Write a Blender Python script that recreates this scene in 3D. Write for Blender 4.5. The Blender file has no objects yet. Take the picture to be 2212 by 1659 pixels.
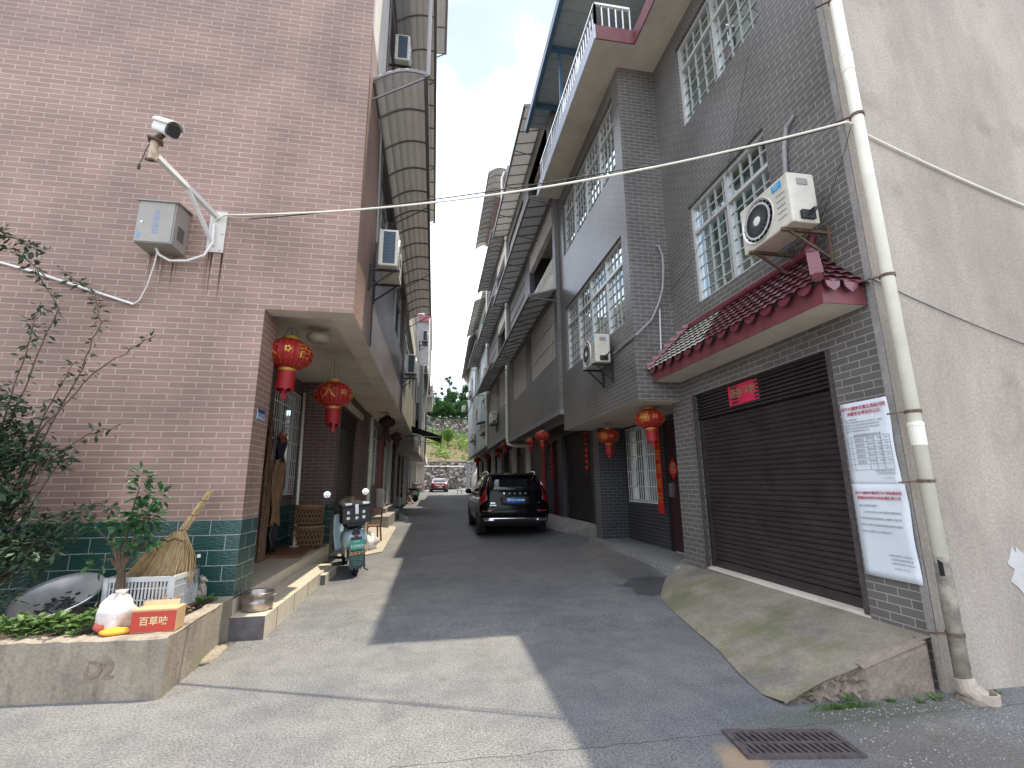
import bpy, math, random
from mathutils import Vector, Matrix, Euler
R=math.radians
random.seed(7)
sc=bpy.context.scene
COL=sc.collection
# ---------------------------------------------------------------- camera
def camrot():
    ax,ay,az=-.21145,.16436,-.00731
    Bm=Matrix(((1,0,0),(0,0,-1),(0,1,0)))
    yaw=Matrix(((math.cos(ay),-math.sin(ay),0),(math.sin(ay),math.cos(ay),0),(0,0,1)))
    pit=Matrix(((1,0,0),(0,math.cos(ax),-math.sin(ax)),(0,math.sin(ax),math.cos(ax))))
    rol=Matrix(((math.cos(az),-math.sin(az),0),(math.sin(az),math.cos(az),0),(0,0,1)))
    M=(rol@pit@Bm@yaw).transposed()
    r,u,b=M.col[0],-M.col[1],-M.col[2]
    return Matrix(((r.x,u.x,b.x),(r.y,u.y,b.y),(r.z,u.z,b.z)))
cd=bpy.data.cameras.new('camera'); cam=bpy.data.objects.new('camera',cd); COL.objects.link(cam)
cam.matrix_world=Matrix.Translation((0,0,1.5))@camrot().to_4x4()
cd.sensor_width=36; cd.lens=36*1006.84/2212; cd.clip_end=2000; cd.clip_start=.05
sc.camera=cam
# ---------------------------------------------------------------- light
SUNV=Vector((.25,.085,1)).normalized()
EL=math.asin(SUNV.z); AZ=math.atan2(SUNV.x,SUNV.y)
w=bpy.data.worlds.new('World'); sc.world=w; w.use_nodes=True
nt=w.node_tree; nt.nodes.clear()
def N(nt,t,**k):
    n=nt.nodes.new(t)
    for a,b in k.items(): setattr(n,a,b)
    return n
BLUE=Vector((0.090,0.668,0.739)).normalized()
out=N(nt,'ShaderNodeOutputWorld'); bg=N(nt,'ShaderNodeBackground'); sky=N(nt,'ShaderNodeTexSky')
sky.sky_type='NISHITA'; sky.sun_disc=False; sky.sun_elevation=EL; sky.sun_rotation=AZ; sky.air_density=1.3; sky.dust_density=3
bg.inputs[1].default_value=.15
tc=N(nt,'ShaderNodeTexCoord'); mp=N(nt,'ShaderNodeMapping'); mp.inputs['Scale'].default_value=(1,1,2.2); mp.inputs['Location'].default_value=(.35,.1,.55)
nz=N(nt,'ShaderNodeTexNoise'); nz.inputs['Scale'].default_value=1.6; nz.inputs['Detail'].default_value=7; nz.inputs['Roughness'].default_value=.55
rp=N(nt,'ShaderNodeValToRGB'); rp.color_ramp.elements[0].position=.40; rp.color_ramp.elements[1].position=.52
mx=N(nt,'ShaderNodeMix',data_type='RGBA'); mx.inputs[7].default_value=(9.4,10.0,11.2,1)
L=nt.links.new
L(tc.outputs['Generated'],mp.inputs[0]);L(mp.outputs[0],nz.inputs[0]);L(nz.outputs[0],rp.inputs[0])
vd=N(nt,'ShaderNodeVectorMath',operation='DOT_PRODUCT'); vd.inputs[1].default_value=BLUE; L(tc.outputs['Generated'],vd.inputs[0])
vm=N(nt,'ShaderNodeMapRange',interpolation_type='SMOOTHSTEP'); vm.inputs[1].default_value=.955; vm.inputs[2].default_value=.999; vm.inputs[3].default_value=0; vm.inputs[4].default_value=1; L(vd.outputs['Value'],vm.inputs[0])
n9=N(nt,'ShaderNodeTexNoise'); n9.inputs['Scale'].default_value=5; n9.inputs['Detail'].default_value=5; L(tc.outputs['Generated'],n9.inputs[0])
m9=N(nt,'ShaderNodeMath',operation='MULTIPLY'); L(vm.outputs[0],m9.inputs[0]); L(n9.outputs[0],m9.inputs[1])
L(rp.outputs[0],mx.inputs[0])
r9=N(nt,'ShaderNodeMapRange',interpolation_type='SMOOTHSTEP'); r9.inputs[1].default_value=.12; r9.inputs[2].default_value=.52; r9.inputs[3].default_value=0; r9.inputs[4].default_value=.92; L(m9.outputs[0],r9.inputs[0])
mb=N(nt,'ShaderNodeMix',data_type='RGBA'); mb.inputs[7].default_value=(2.5,3.0,3.5,1); L(r9.outputs[0],mb.inputs[0]); L(mx.outputs[2],mb.inputs[6])
L(sky.outputs[0],mx.inputs[6]);L(mb.outputs[2],bg.inputs[0]);L(bg.outputs[0],out.inputs[0])
sd=bpy.data.lights.new('sun','SUN'); sd.energy=3.9; sd.angle=R(.5); sd.color=(1,.90,.73)
so=bpy.data.objects.new('sun',sd); COL.objects.link(so); so.rotation_euler=SUNV.to_track_quat('Z','Y').to_euler()
sc.view_settings.view_transform='Standard'; sc.view_settings.look='None'; sc.view_settings.gamma=1; sc.view_settings.exposure=.9
sc.cycles.max_bounces=6; sc.cycles.diffuse_bounces=4; sc.cycles.transparent_max_bounces=8; sc.cycles.sample_clamp_indirect=6
try: sc.cycles.use_denoising=True
except: pass
# ---------------------------------------------------------------- helpers
def setp(o,label=None,cat=None,group=None,kind=None):
    if label:o['label']=label
    if cat:o['category']=cat
    if group:o['group']=group
    if kind:o['kind']=kind
    return o
def thing(name,label,cat,loc=(0,0,0),rz=0,group=None,kind=None):
    o=bpy.data.objects.new(name,None); COL.objects.link(o); o.location=loc; o.rotation_euler=(0,0,rz); o.empty_display_size=.1
    setp(o,label,cat,group,kind); return o
class B:
    def __init__(s): s.v=[];s.f=[];s.m=[]
    def add(s,vs,fs,m=0):
        k=len(s.v); s.v+= [tuple(p) for p in vs]; s.f+=[tuple(i+k for i in f) for f in fs]; s.m+=[m]*len(fs); return s
    def box(s,x0,x1,y0,y1,z0,z1,m=0):
        if x0>x1:x0,x1=x1,x0
        if y0>y1:y0,y1=y1,y0
        if z0>z1:z0,z1=z1,z0
        return s.add([(x0,y0,z0),(x1,y0,z0),(x1,y1,z0),(x0,y1,z0),(x0,y0,z1),(x1,y0,z1),(x1,y1,z1),(x0,y1,z1)],[(0,3,2,1),(4,5,6,7),(0,1,5,4),(1,2,6,5),(2,3,7,6),(3,0,4,7)],m)
    def ob(s,c,sz,rot=(0,0,0),m=0):
        E_=Euler(rot).to_matrix(); c=Vector(c); h=[a/2 for a in sz]
        vs=[c+E_@Vector((x*h[0],y*h[1],z*h[2])) for x,y,z in ((-1,-1,-1),(1,-1,-1),(1,1,-1),(-1,1,-1),(-1,-1,1),(1,-1,1),(1,1,1),(-1,1,1))]
        return s.add(vs,[(0,3,2,1),(4,5,6,7),(0,1,5,4),(1,2,6,5),(2,3,7,6),(3,0,4,7)],m)
    def quad(s,*p,m=0): return s.add(p,[tuple(range(len(p)))],m)
    def tube(s,pts,r,n=8,m=0,caps=True):
        pts=[Vector(p) for p in pts]; rs=r if isinstance(r,(list,tuple)) else [r]*len(pts)
        k=len(s.v); up=None; fs=[]
        for i,p in enumerate(pts):
            d=(pts[min(i+1,len(pts)-1)]-pts[max(i-1,0)]); d=d.normalized() if d.length>1e-9 else Vector((0,0,1))
            if up is None: up=Vector((0,0,1)) if abs(d.z)<.9 else Vector((1,0,0))
            a=d.cross(up)
            if a.length<1e-4: a=d.cross(Vector((0,1,0)))
            a.normalize(); b=a.cross(d).normalized(); up=b
            for j in range(n):
                t=2*math.pi*(j+.5)/n; s.v.append(tuple(p+(a*math.cos(t)+b*math.sin(t))*rs[i]))
        for i in range(len(pts)-1):
            for j in range(n):
                q=(j+1)%n; fs.append((k+i*n+j,k+i*n+q,k+(i+1)*n+q,k+(i+1)*n+j))
        if caps: fs.append(tuple(k+j for j in range(n))[::-1]); fs.append(tuple(k+(len(pts)-1)*n+j for j in range(n)))
        s.f+=fs; s.m+=[m]*len(fs); return s
    def bar(s,a,b,w,h=None,m=0):
        a=Vector(a);b=Vector(b);d=b-a; q=d.to_track_quat('Y','Z').to_matrix(); h=h or w; c=(a+b)/2; H=(w/2,d.length/2,h/2)
        vs=[c+q@Vector((x*H[0],y*H[1],z*H[2])) for x,y,z in ((-1,-1,-1),(1,-1,-1),(1,1,-1),(-1,1,-1),(-1,-1,1),(1,-1,1),(1,1,1),(-1,1,1))]
        return s.add(vs,[(0,3,2,1),(4,5,6,7),(0,1,5,4),(1,2,6,5),(2,3,7,6),(3,0,4,7)],m)
    def lathe(s,prof,c=(0,0,0),n=16,m=0,axis='z',mod=None):
        k=len(s.v); fs=[]
        for i,(r,h) in enumerate(prof):
            for j in range(n):
                t=2*math.pi*j/n; rr=r*(mod(t,i) if mod else 1); a,b=rr*math.cos(t),rr*math.sin(t)
                p={'z':(a,b,h),'y':(a,h,b),'x':(h,a,b)}[axis]
                s.v.append((c[0]+p[0],c[1]+p[1],c[2]+p[2]))
        for i in range(len(prof)-1):
            for j in range(n):
                q=(j+1)%n; fs.append((k+i*n+j,k+i*n+q,k+(i+1)*n+q,k+(i+1)*n+j))
        if prof[0][0]>1e-6: fs.append(tuple(k+j for j in range(n))[::-1])
        if prof[-1][0]>1e-6: fs.append(tuple(k+(len(prof)-1)*n+j for j in range(n)))
        s.f+=fs; s.m+=[m]*len(fs); return s
    def prism(s,poly,axis,d0,d1,m=0):
        def P(a,b,d): return {'x':(d,a,b),'y':(a,d,b),'z':(a,b,d)}[axis]
        n=len(poly); vs=[P(a,b,d0) for a,b in poly]+[P(a,b,d1) for a,b in poly]
        return s.add(vs,[tuple(range(n))[::-1],tuple(range(n,2*n))]+[(i,(i+1)%n,n+(i+1)%n,n+i) for i in range(n)],m)
    def grid(s,fn,nu,nv,m=0):
        k=len(s.v)
        for i in range(nu+1):
            for j in range(nv+1): s.v.append(tuple(fn(i/nu,j/nv)))
        for i in range(nu):
            for j in range(nv):
                a=k+i*(nv+1)+j; s.f.append((a,a+nv+1,a+nv+2,a+1)); s.m.append(m)
        return s
    def make(s,name,mats,parent=None,smooth=False,label=None,cat=None,group=None,kind=None,local=False,subsurf=0,bevel=0,solid=0):
        me=bpy.data.meshes.new(name); me.from_pydata(s.v,[],s.f)
        if not isinstance(mats,(list,tuple)): mats=[mats]
        for m in mats: me.materials.append(m)
        me.polygons.foreach_set('material_index',s.m)
        if smooth: me.polygons.foreach_set('use_smooth',[True]*len(s.f))
        me.update()
        o=bpy.data.objects.new(name,me); COL.objects.link(o)
        if parent:
            o.parent=parent
            if not local:
                T=Vector((0,0,0)); p=parent
                while p: T+=p.location; p=p.parent
                if parent.type=='EMPTY': o.matrix_parent_inverse=Matrix.Translation(-T)
        if solid: md=o.modifiers.new('s','SOLIDIFY'); md.thickness=solid
        if bevel: md=o.modifiers.new('b','BEVEL'); md.width=bevel; md.segments=2; md.limit_method='ANGLE'
        if subsurf: md=o.modifiers.new('u','SUBSURF'); md.levels=subsurf; md.render_levels=subsurf
        return setp(o,label,cat,group,kind)
def _each(self,name,mats,parent=None,**k):
    n=len(self.v); par=list(range(n))
    def fd(a):
        while par[a]!=a: par[a]=par[par[a]]; a=par[a]
        return a
    for f in self.f:
        r=fd(f[0])
        for q in f[1:]: par[fd(q)]=r
    groups={}
    for f,m in zip(self.f,self.m): groups.setdefault(fd(f[0]),[]).append((f,m))
    for g_ in groups.values():
        b=B(); mp={}
        for f,m in g_:
            for q in f:
                if q not in mp: mp[q]=len(b.v); b.v.append(self.v[q])
            b.f.append(tuple(mp[q] for q in f)); b.m.append(m)
        o=b.make(name,mats,parent,**k)
    return o
B.each=_each
def dup(root,loc,rz=None,label=None,group=None):
    r=root.copy(); COL.objects.link(r); r.location=loc
    if rz is not None: r.rotation_euler=(0,0,rz)
    if label: r['label']=label
    if group: r['group']=group
    for c in [o for o in bpy.data.objects if o.parent==root]:
        d=c.copy(); COL.objects.link(d); d.parent=r
        for g in [o for o in bpy.data.objects if o.parent==c]:
            e=g.copy(); COL.objects.link(e); e.parent=d
    return r
def textgeo(b,body,o,xd,yd,size,off=0,align='CENTER',m=0,warp=None,space=1,bold=0,extr=0):
    c=bpy.data.curves.new('t','FONT'); c.body=body; c.size=size; c.align_x=align; c.align_y='CENTER'; c.space_character=space; c.offset=bold; c.resolution_u=2 if size>.05 else 1
    t=bpy.data.objects.new('t',c); COL.objects.link(t)
    d=bpy.context.evaluated_depsgraph_get(); d.update(); me=bpy.data.meshes.new_from_object(t.evaluated_get(d))
    o=Vector(o);xd=Vector(xd).normalized();yd=Vector(yd).normalized();n=xd.cross(yd)
    vs=[(warp(v.co.x,v.co.y) if warp else o+xd*v.co.x+yd*v.co.y+n*off) for v in me.vertices]
    b.add(vs,[tuple(p.vertices) for p in me.polygons],m)
    bpy.data.objects.remove(t); bpy.data.curves.remove(c); bpy.data.meshes.remove(me); return b
# ---------------------------------------------------------------- materials
def nmat(name):
    m=bpy.data.materials.new(name); m.use_nodes=True; nt=m.node_tree; return m,nt,nt.nodes['Principled BSDF']
def mat(name,col,rough=.6,metal=0,var=.15,scale=6,bump=0,bscale=40,spec=.5,col2=None,stretch=None,trans=0,alpha=1,coat=0,emit=None):
    m,nt,p=nmat(name); L=nt.links.new
    p.inputs['Roughness'].default_value=rough; p.inputs['Metallic'].default_value=metal; p.inputs['Specular IOR Level'].default_value=spec
    tc=N(nt,'ShaderNodeTexCoord'); v=tc.outputs['Object']
    if stretch:
        mp=N(nt,'ShaderNodeMapping'); mp.inputs['Scale'].default_value=stretch; L(v,mp.inputs[0]); v=mp.outputs[0]
    if var or col2:
        nz=N(nt,'ShaderNodeTexNoise'); nz.inputs['Scale'].default_value=scale; nz.inputs['Detail'].default_value=5; nz.inputs['Roughness'].default_value=.65; L(v,nz.inputs[0])
        r=N(nt,'ShaderNodeValToRGB'); r.color_ramp.elements[0].position=.32; r.color_ramp.elements[1].position=.7
        a=[c*(1-var) for c in col]; b=list(col2) if col2 else [min(1,c*(1+var)) for c in col]
        r.color_ramp.elements[0].color=(*a,1); r.color_ramp.elements[1].color=(*b,1)
        L(nz.outputs[0],r.inputs[0]); L(r.outputs[0],p.inputs['Base Color'])
    else: p.inputs['Base Color'].default_value=(*col,1)
    if bump:
        n2=N(nt,'ShaderNodeTexNoise'); n2.inputs['Scale'].default_value=bscale; n2.inputs['Detail'].default_value=4; L(v,n2.inputs[0])
        bm=N(nt,'ShaderNodeBump'); bm.inputs['Strength'].default_value=bump; bm.inputs['Distance'].default_value=.02; L(n2.outputs[0],bm.inputs['Height']); L(bm.outputs[0],p.inputs['Normal'])
    if coat: p.inputs['Coat Weight'].default_value=coat; p.inputs['Coat Roughness'].default_value=.04
    if alpha<1: p.inputs['Alpha'].default_value=alpha
    if trans:
        tr=N(nt,'ShaderNodeBsdfTranslucent'); tr.inputs[0].default_value=(*[min(1,c*1.3) for c in col],1); ms=N(nt,'ShaderNodeMixShader'); ms.inputs[0].default_value=trans
        o=nt.nodes['Material Output']; L(p.outputs[0],ms.inputs[1]); L(tr.outputs[0],ms.inputs[2]); L(ms.outputs[0],o.inputs[0])
    if emit: p.inputs['Emission Color'].default_value=(*emit[0],1); p.inputs['Emission Strength'].default_value=emit[1]
    return m
def tile(name,c1,c2,mortar,w,h,ms=.008,rough=.5,bump=.6,rock=.35,spec=.5,squash=None,off=.5,stain=.25,ph=(0,0)):
    m,nt,p=nmat(name); L=nt.links.new
    tc=N(nt,'ShaderNodeTexCoord'); ge=N(nt,'ShaderNodeNewGeometry'); sx=N(nt,'ShaderNodeSeparateXYZ'); sn=N(nt,'ShaderNodeSeparateXYZ')
    L(tc.outputs['Object'],sx.inputs[0]); L(ge.outputs['True Normal'],sn.inputs[0])
    ab=N(nt,'ShaderNodeMath',operation='ABSOLUTE'); L(sn.outputs[0],ab.inputs[0]); gt=N(nt,'ShaderNodeMath',operation='GREATER_THAN'); L(ab.outputs[0],gt.inputs[0]); gt.inputs[1].default_value=.5
    az=N(nt,'ShaderNodeMath',operation='ABSOLUTE'); L(sn.outputs[2],az.inputs[0]); gz=N(nt,'ShaderNodeMath',operation='GREATER_THAN'); L(az.outputs[0],gz.inputs[0]); gz.inputs[1].default_value=.7
    u=N(nt,'ShaderNodeMix',data_type='FLOAT'); L(gt.outputs[0],u.inputs[0]); L(sx.outputs[0],u.inputs[2]); L(sx.outputs[1],u.inputs[3])
    vv=N(nt,'ShaderNodeMix',data_type='FLOAT'); L(gz.outputs[0],vv.inputs[0]); L(sx.outputs[2],vv.inputs[2]); L(sx.outputs[1],vv.inputs[3])
    cb=N(nt,'ShaderNodeCombineXYZ')
    for o_,i_,ph_ in ((u.outputs[0],0,ph[0]),(vv.outputs[0],1,ph[1])):
        ad=N(nt,'ShaderNodeMath',operation='ADD'); ad.inputs[1].default_value=ph_+50*(w if i_==0 else h); L(o_,ad.inputs[0]); L(ad.outputs[0],cb.inputs[i_])
    br=N(nt,'ShaderNodeTexBrick'); br.offset=off; br.inputs['Scale'].default_value=1; br.inputs['Brick Width'].default_value=w; br.inputs['Row Height'].default_value=h; br.inputs['Mortar Size'].default_value=ms/2; br.inputs['Mortar Smooth'].default_value=.15
    br.inputs['Color1'].default_value=(*c1,1); br.inputs['Color2'].default_value=(*c2,1); br.inputs['Mortar'].default_value=(*mortar,1); L(cb.outputs[0],br.inputs[0])
    nz=N(nt,'ShaderNodeTexNoise'); nz.inputs['Scale'].default_value=.9; nz.inputs['Detail'].default_value=6; L(tc.outputs['Object'],nz.inputs[0])
    mr=N(nt,'ShaderNodeMapRange'); mr.inputs[1].default_value=.3; mr.inputs[2].default_value=.7; mr.inputs[3].default_value=1-stain; mr.inputs[4].default_value=1+stain*.5; L(nz.outputs[0],mr.inputs[0])
    mu=N(nt,'ShaderNodeMix',data_type='RGBA',blend_type='MULTIPLY'); mu.inputs[0].default_value=1; L(br.outputs[0],mu.inputs[6]); L(mr.outputs[0],mu.inputs[7]); L(mu.outputs[2],p.inputs['Base Color'])
    mp=N(nt,'ShaderNodeMapping'); mp.inputs['Scale'].default_value=(1,1,2.5); L(tc.outputs['Object'],mp.inputs[0])
    n2=N(nt,'ShaderNodeTexNoise'); n2.inputs['Scale'].default_value=28; n2.inputs['Detail'].default_value=3; L(mp.outputs[0],n2.inputs[0])
    a=N(nt,'ShaderNodeMath',operation='MULTIPLY_ADD'); a.inputs[1].default_value=-1; a.inputs[2].default_value=1; L(br.outputs[1],a.inputs[0])
    b=N(nt,'ShaderNodeMath',operation='MULTIPLY_ADD'); b.inputs[1].default_value=rock; L(n2.outputs[0],b.inputs[0]); L(a.outputs[0],b.inputs[2])
    bm=N(nt,'ShaderNodeBump'); bm.inputs['Strength'].default_value=bump; bm.inputs['Distance'].default_value=.008; L(b.outputs[0],bm.inputs['Height']); L(bm.outputs[0],p.inputs['Normal'])
    p.inputs['Roughness'].default_value=rough; p.inputs['Specular IOR Level'].default_value=spec
    return m
M={}
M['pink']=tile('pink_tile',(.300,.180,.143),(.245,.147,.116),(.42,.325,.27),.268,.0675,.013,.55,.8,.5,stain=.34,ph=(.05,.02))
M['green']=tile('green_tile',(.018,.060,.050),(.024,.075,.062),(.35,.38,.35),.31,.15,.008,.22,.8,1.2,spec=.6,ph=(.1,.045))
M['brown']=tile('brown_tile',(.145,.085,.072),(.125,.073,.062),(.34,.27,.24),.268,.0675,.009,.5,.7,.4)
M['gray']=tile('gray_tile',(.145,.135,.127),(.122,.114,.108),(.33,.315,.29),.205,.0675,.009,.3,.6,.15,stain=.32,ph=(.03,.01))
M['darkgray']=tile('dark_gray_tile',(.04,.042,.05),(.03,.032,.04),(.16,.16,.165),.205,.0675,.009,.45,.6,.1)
M['graybrown']=tile('gray_brown_tile',(.155,.148,.138),(.135,.128,.12),(.30,.28,.26),.205,.0675,.010,.45,.6,.15)
M['purple']=tile('purple_tile',(.13,.10,.10),(.11,.085,.088),(.33,.29,.28),.268,.0675,.009,.42,.7,.4)
M['yellow']=tile('yellow_tile',(.30,.29,.21),(.26,.255,.18),(.42,.40,.33),.24,.0675,.008,.5,.5,.3)
M['plaster']=mat('white_plaster',(.62,.59,.54),.85,var=.12,scale=2.5,bump=.15)
M['soffit']=mat('soffit_plaster',(.62,.56,.48),.9,var=.14,scale=1.8,bump=.15)
M['greenwall']=mat('greenish_render',(.42,.47,.43),.8,var=.18,scale=1.2,bump=.15)
M['graywall']=mat('gray_render',(.28,.27,.27),.85,var=.15,scale=2,bump=.2)
M['steptile']=mat('cream_step_tile',(.52,.46,.36),.35,var=.12,scale=9)
M['darkstone']=mat('dark_stone',(.11,.10,.10),.6,var=.25,scale=12,bump=.2)
M['white']=mat('white_metal',(.72,.71,.68),.4,var=.05)
M['aluminium']=mat('aluminium_frame',(.62,.62,.60),.35,.3,var=.06)
M['bars']=mat('painted_window_bars',(.40,.41,.38),.5,var=.06)
M['steel']=mat('steel',(.5,.5,.5),.25,.9,var=.1)
M['rust']=mat('rusty_metal',(.11,.075,.05),.8,var=.4,scale=30)
M['blackmetal']=mat('black_metal',(.02,.02,.022),.45,.2,var=.1)
M['shutter']=mat('brown_shutter_metal',(.052,.043,.042),.42,.35,var=.25,scale=3)
M['maroon']=mat('maroon_paint',(.16,.042,.052),.5,var=.3,scale=5,stretch=(1,1,.25))
M['rooftile']=mat('maroon_glazed_tile',(.16,.038,.055),.28,var=.3,scale=14,coat=.3)
M['rooftilepale']=mat('pale_weathered_tile',(.38,.36,.31),.6,var=.3,scale=14)
M['blueroof']=mat('blue_metal_roof',(.32,.37,.39),.4,.2,var=.1)
M['bluebeam']=mat('blue_beam',(.05,.12,.20),.45,var=.1)
M['awn']=mat('gray_awning_sheet',(.46,.45,.44),.5,var=.12,scale=2,trans=.36)
M['awnframe']=mat('awning_frame',(.19,.18,.18),.5,.2,var=.15)
M['pvc']=mat('cream_pvc',(.76,.74,.63),.4,var=.08,scale=4)
M['acwhite']=mat('ac_casing',(.56,.53,.45),.45,var=.14,scale=5)
M['acdark']=tile('ac_mesh',(.02,.05,.08),(.015,.04,.07),(.12,.16,.18),.022,.022,.006,.5,.4,0)
M['sticker']=mat('blue_sticker',(.02,.32,.62),.4,var=0)
M['red']=mat('red_cloth',(.31,.007,.009),.6,var=.15,scale=8)
M['redpaper']=mat('red_paper',(.50,.015,.012),.55,var=.2,scale=14)
M['pinkpaper']=mat('crimson_paper',(.62,.02,.08),.6,var=.15,scale=14)
M['gold']=mat('gold_print',(.55,.32,.05),.4,.3,var=.15)
M['dullgold']=mat('faded_gold_print',(.33,.24,.12),.6,var=.25,scale=30)
M['paper']=mat('poster_paper',(.66,.70,.74),.7,var=.06,scale=3,bump=.3,bscale=5)
M['inkred']=mat('red_ink',(.42,.03,.05),.7,var=.1)
M['ink']=mat('gray_ink',(.13,.13,.15),.8,var=0)
M['rubber']=mat('rubber',(.012,.012,.013),.8,var=.2)
M['bark']=mat('bark',(.10,.065,.045),.9,var=.35,scale=20,bump=.5)
M['soil']=mat('soil',(.06,.045,.032),.95,var=.4,scale=9,bump=.6,bscale=25)
M['wood']=mat('brown_wood',(.17,.075,.035),.6,var=.3,scale=6,stretch=(1,6,1))
M['straw']=mat('broom_straw',(.44,.31,.16),.75,var=.35,scale=35,stretch=(1,1,.3))
M['wicker']=mat('wicker',(.22,.13,.06),.7,var=.35,scale=30)
M['bamboo']=mat('bamboo_blind',(.36,.235,.12),.7,var=.3,scale=30,stretch=(1,1,.05))
M['carblack']=mat('black_car_paint',(.004,.004,.005),.14,.0,var=0,coat=.12,spec=.15)
M['carplastic']=mat('black_plastic',(.013,.013,.014),.5,var=.1)
M['carglass']=mat('dark_car_glass',(.006,.008,.012),.03,.0,var=0,spec=.5,coat=.3)
M['taillight']=mat('red_lens',(.19,.005,.008),.15,var=0,coat=1)
M['chrome']=mat('chrome',(.8,.8,.82),.08,1,var=0)
M['plateblue']=mat('blue_plate',(.015,.13,.42),.35,var=0)
M['plategreen']=mat('green_plate',(.01,.30,.20),.4,var=.06)
M['redpaint']=mat('red_car_paint',(.11,.005,.016),.15,var=0,coat=1)
M['skin']=mat('skin',(.33,.19,.13),.6,var=.1)
M['cast']=mat('cast_iron',(.10,.085,.085),.6,.4,var=.3,scale=25,bump=.3)
M['void']=mat('painted_opening_shade',(.012,.011,.011),.95,var=0)  # near-black colour painted in for the shade inside openings
M['bag']=mat('white_plastic_bag',(.66,.63,.60),.3,var=.12,scale=9,bump=.7,bscale=9,trans=.25)
def glassmat():
    m,nt,p=nmat('window_glass'); L=nt.links.new
    gl=N(nt,'ShaderNodeBsdfGlossy'); gl.inputs[0].default_value=(.9,.95,.97,1); gl.inputs[1].default_value=.03
    tr=N(nt,'ShaderNodeBsdfTransparent'); tr.inputs[0].default_value=(.55,.66,.66,1)
    lw=N(nt,'ShaderNodeFresnel'); lw.inputs[0].default_value=1.42; ms=N(nt,'ShaderNodeMixShader'); hm=N(nt,'ShaderNodeMath',operation='MULTIPLY'); hm.inputs[1].default_value=.55; L(lw.outputs[0],hm.inputs[0]); L(hm.outputs[0],ms.inputs[0]); L(tr.outputs[0],ms.inputs[1]); L(gl.outputs[0],ms.inputs[2]); L(ms.outputs[0],nt.nodes['Material Output'].inputs[0]); return m
M['glass']=glassmat()
M['curtain']=mat('pale_curtain',(.26,.31,.27),.9,var=.3,scale=5,stretch=(4,4,.2))
M['roomshade']=mat('painted_room_shade',(.018,.02,.02),.9,var=.4,scale=2)  # near-black sheet behind panes, painted as the unlit room
def leafmat(name,a,b,sc_=9,rough=.45,trans=.3):
    return mat(name,a,rough,var=.0,scale=sc_,col2=b,trans=trans)
M['leaf']=leafmat('bush_leaf',(.03,.06,.032),(.09,.14,.075))
M['leafcam']=leafmat('camellia_leaf',(.02,.065,.025),(.07,.16,.06),14,.25)
M['leafweed']=leafmat('weed_leaf',(.045,.10,.025),(.14,.23,.06),12)
M['leaftree']=leafmat('far_tree_leaf',(.025,.075,.022),(.09,.18,.05),.5)
M['leafcrop']=leafmat('crop_leaf',(.08,.18,.03),(.26,.38,.09),.7)
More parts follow.
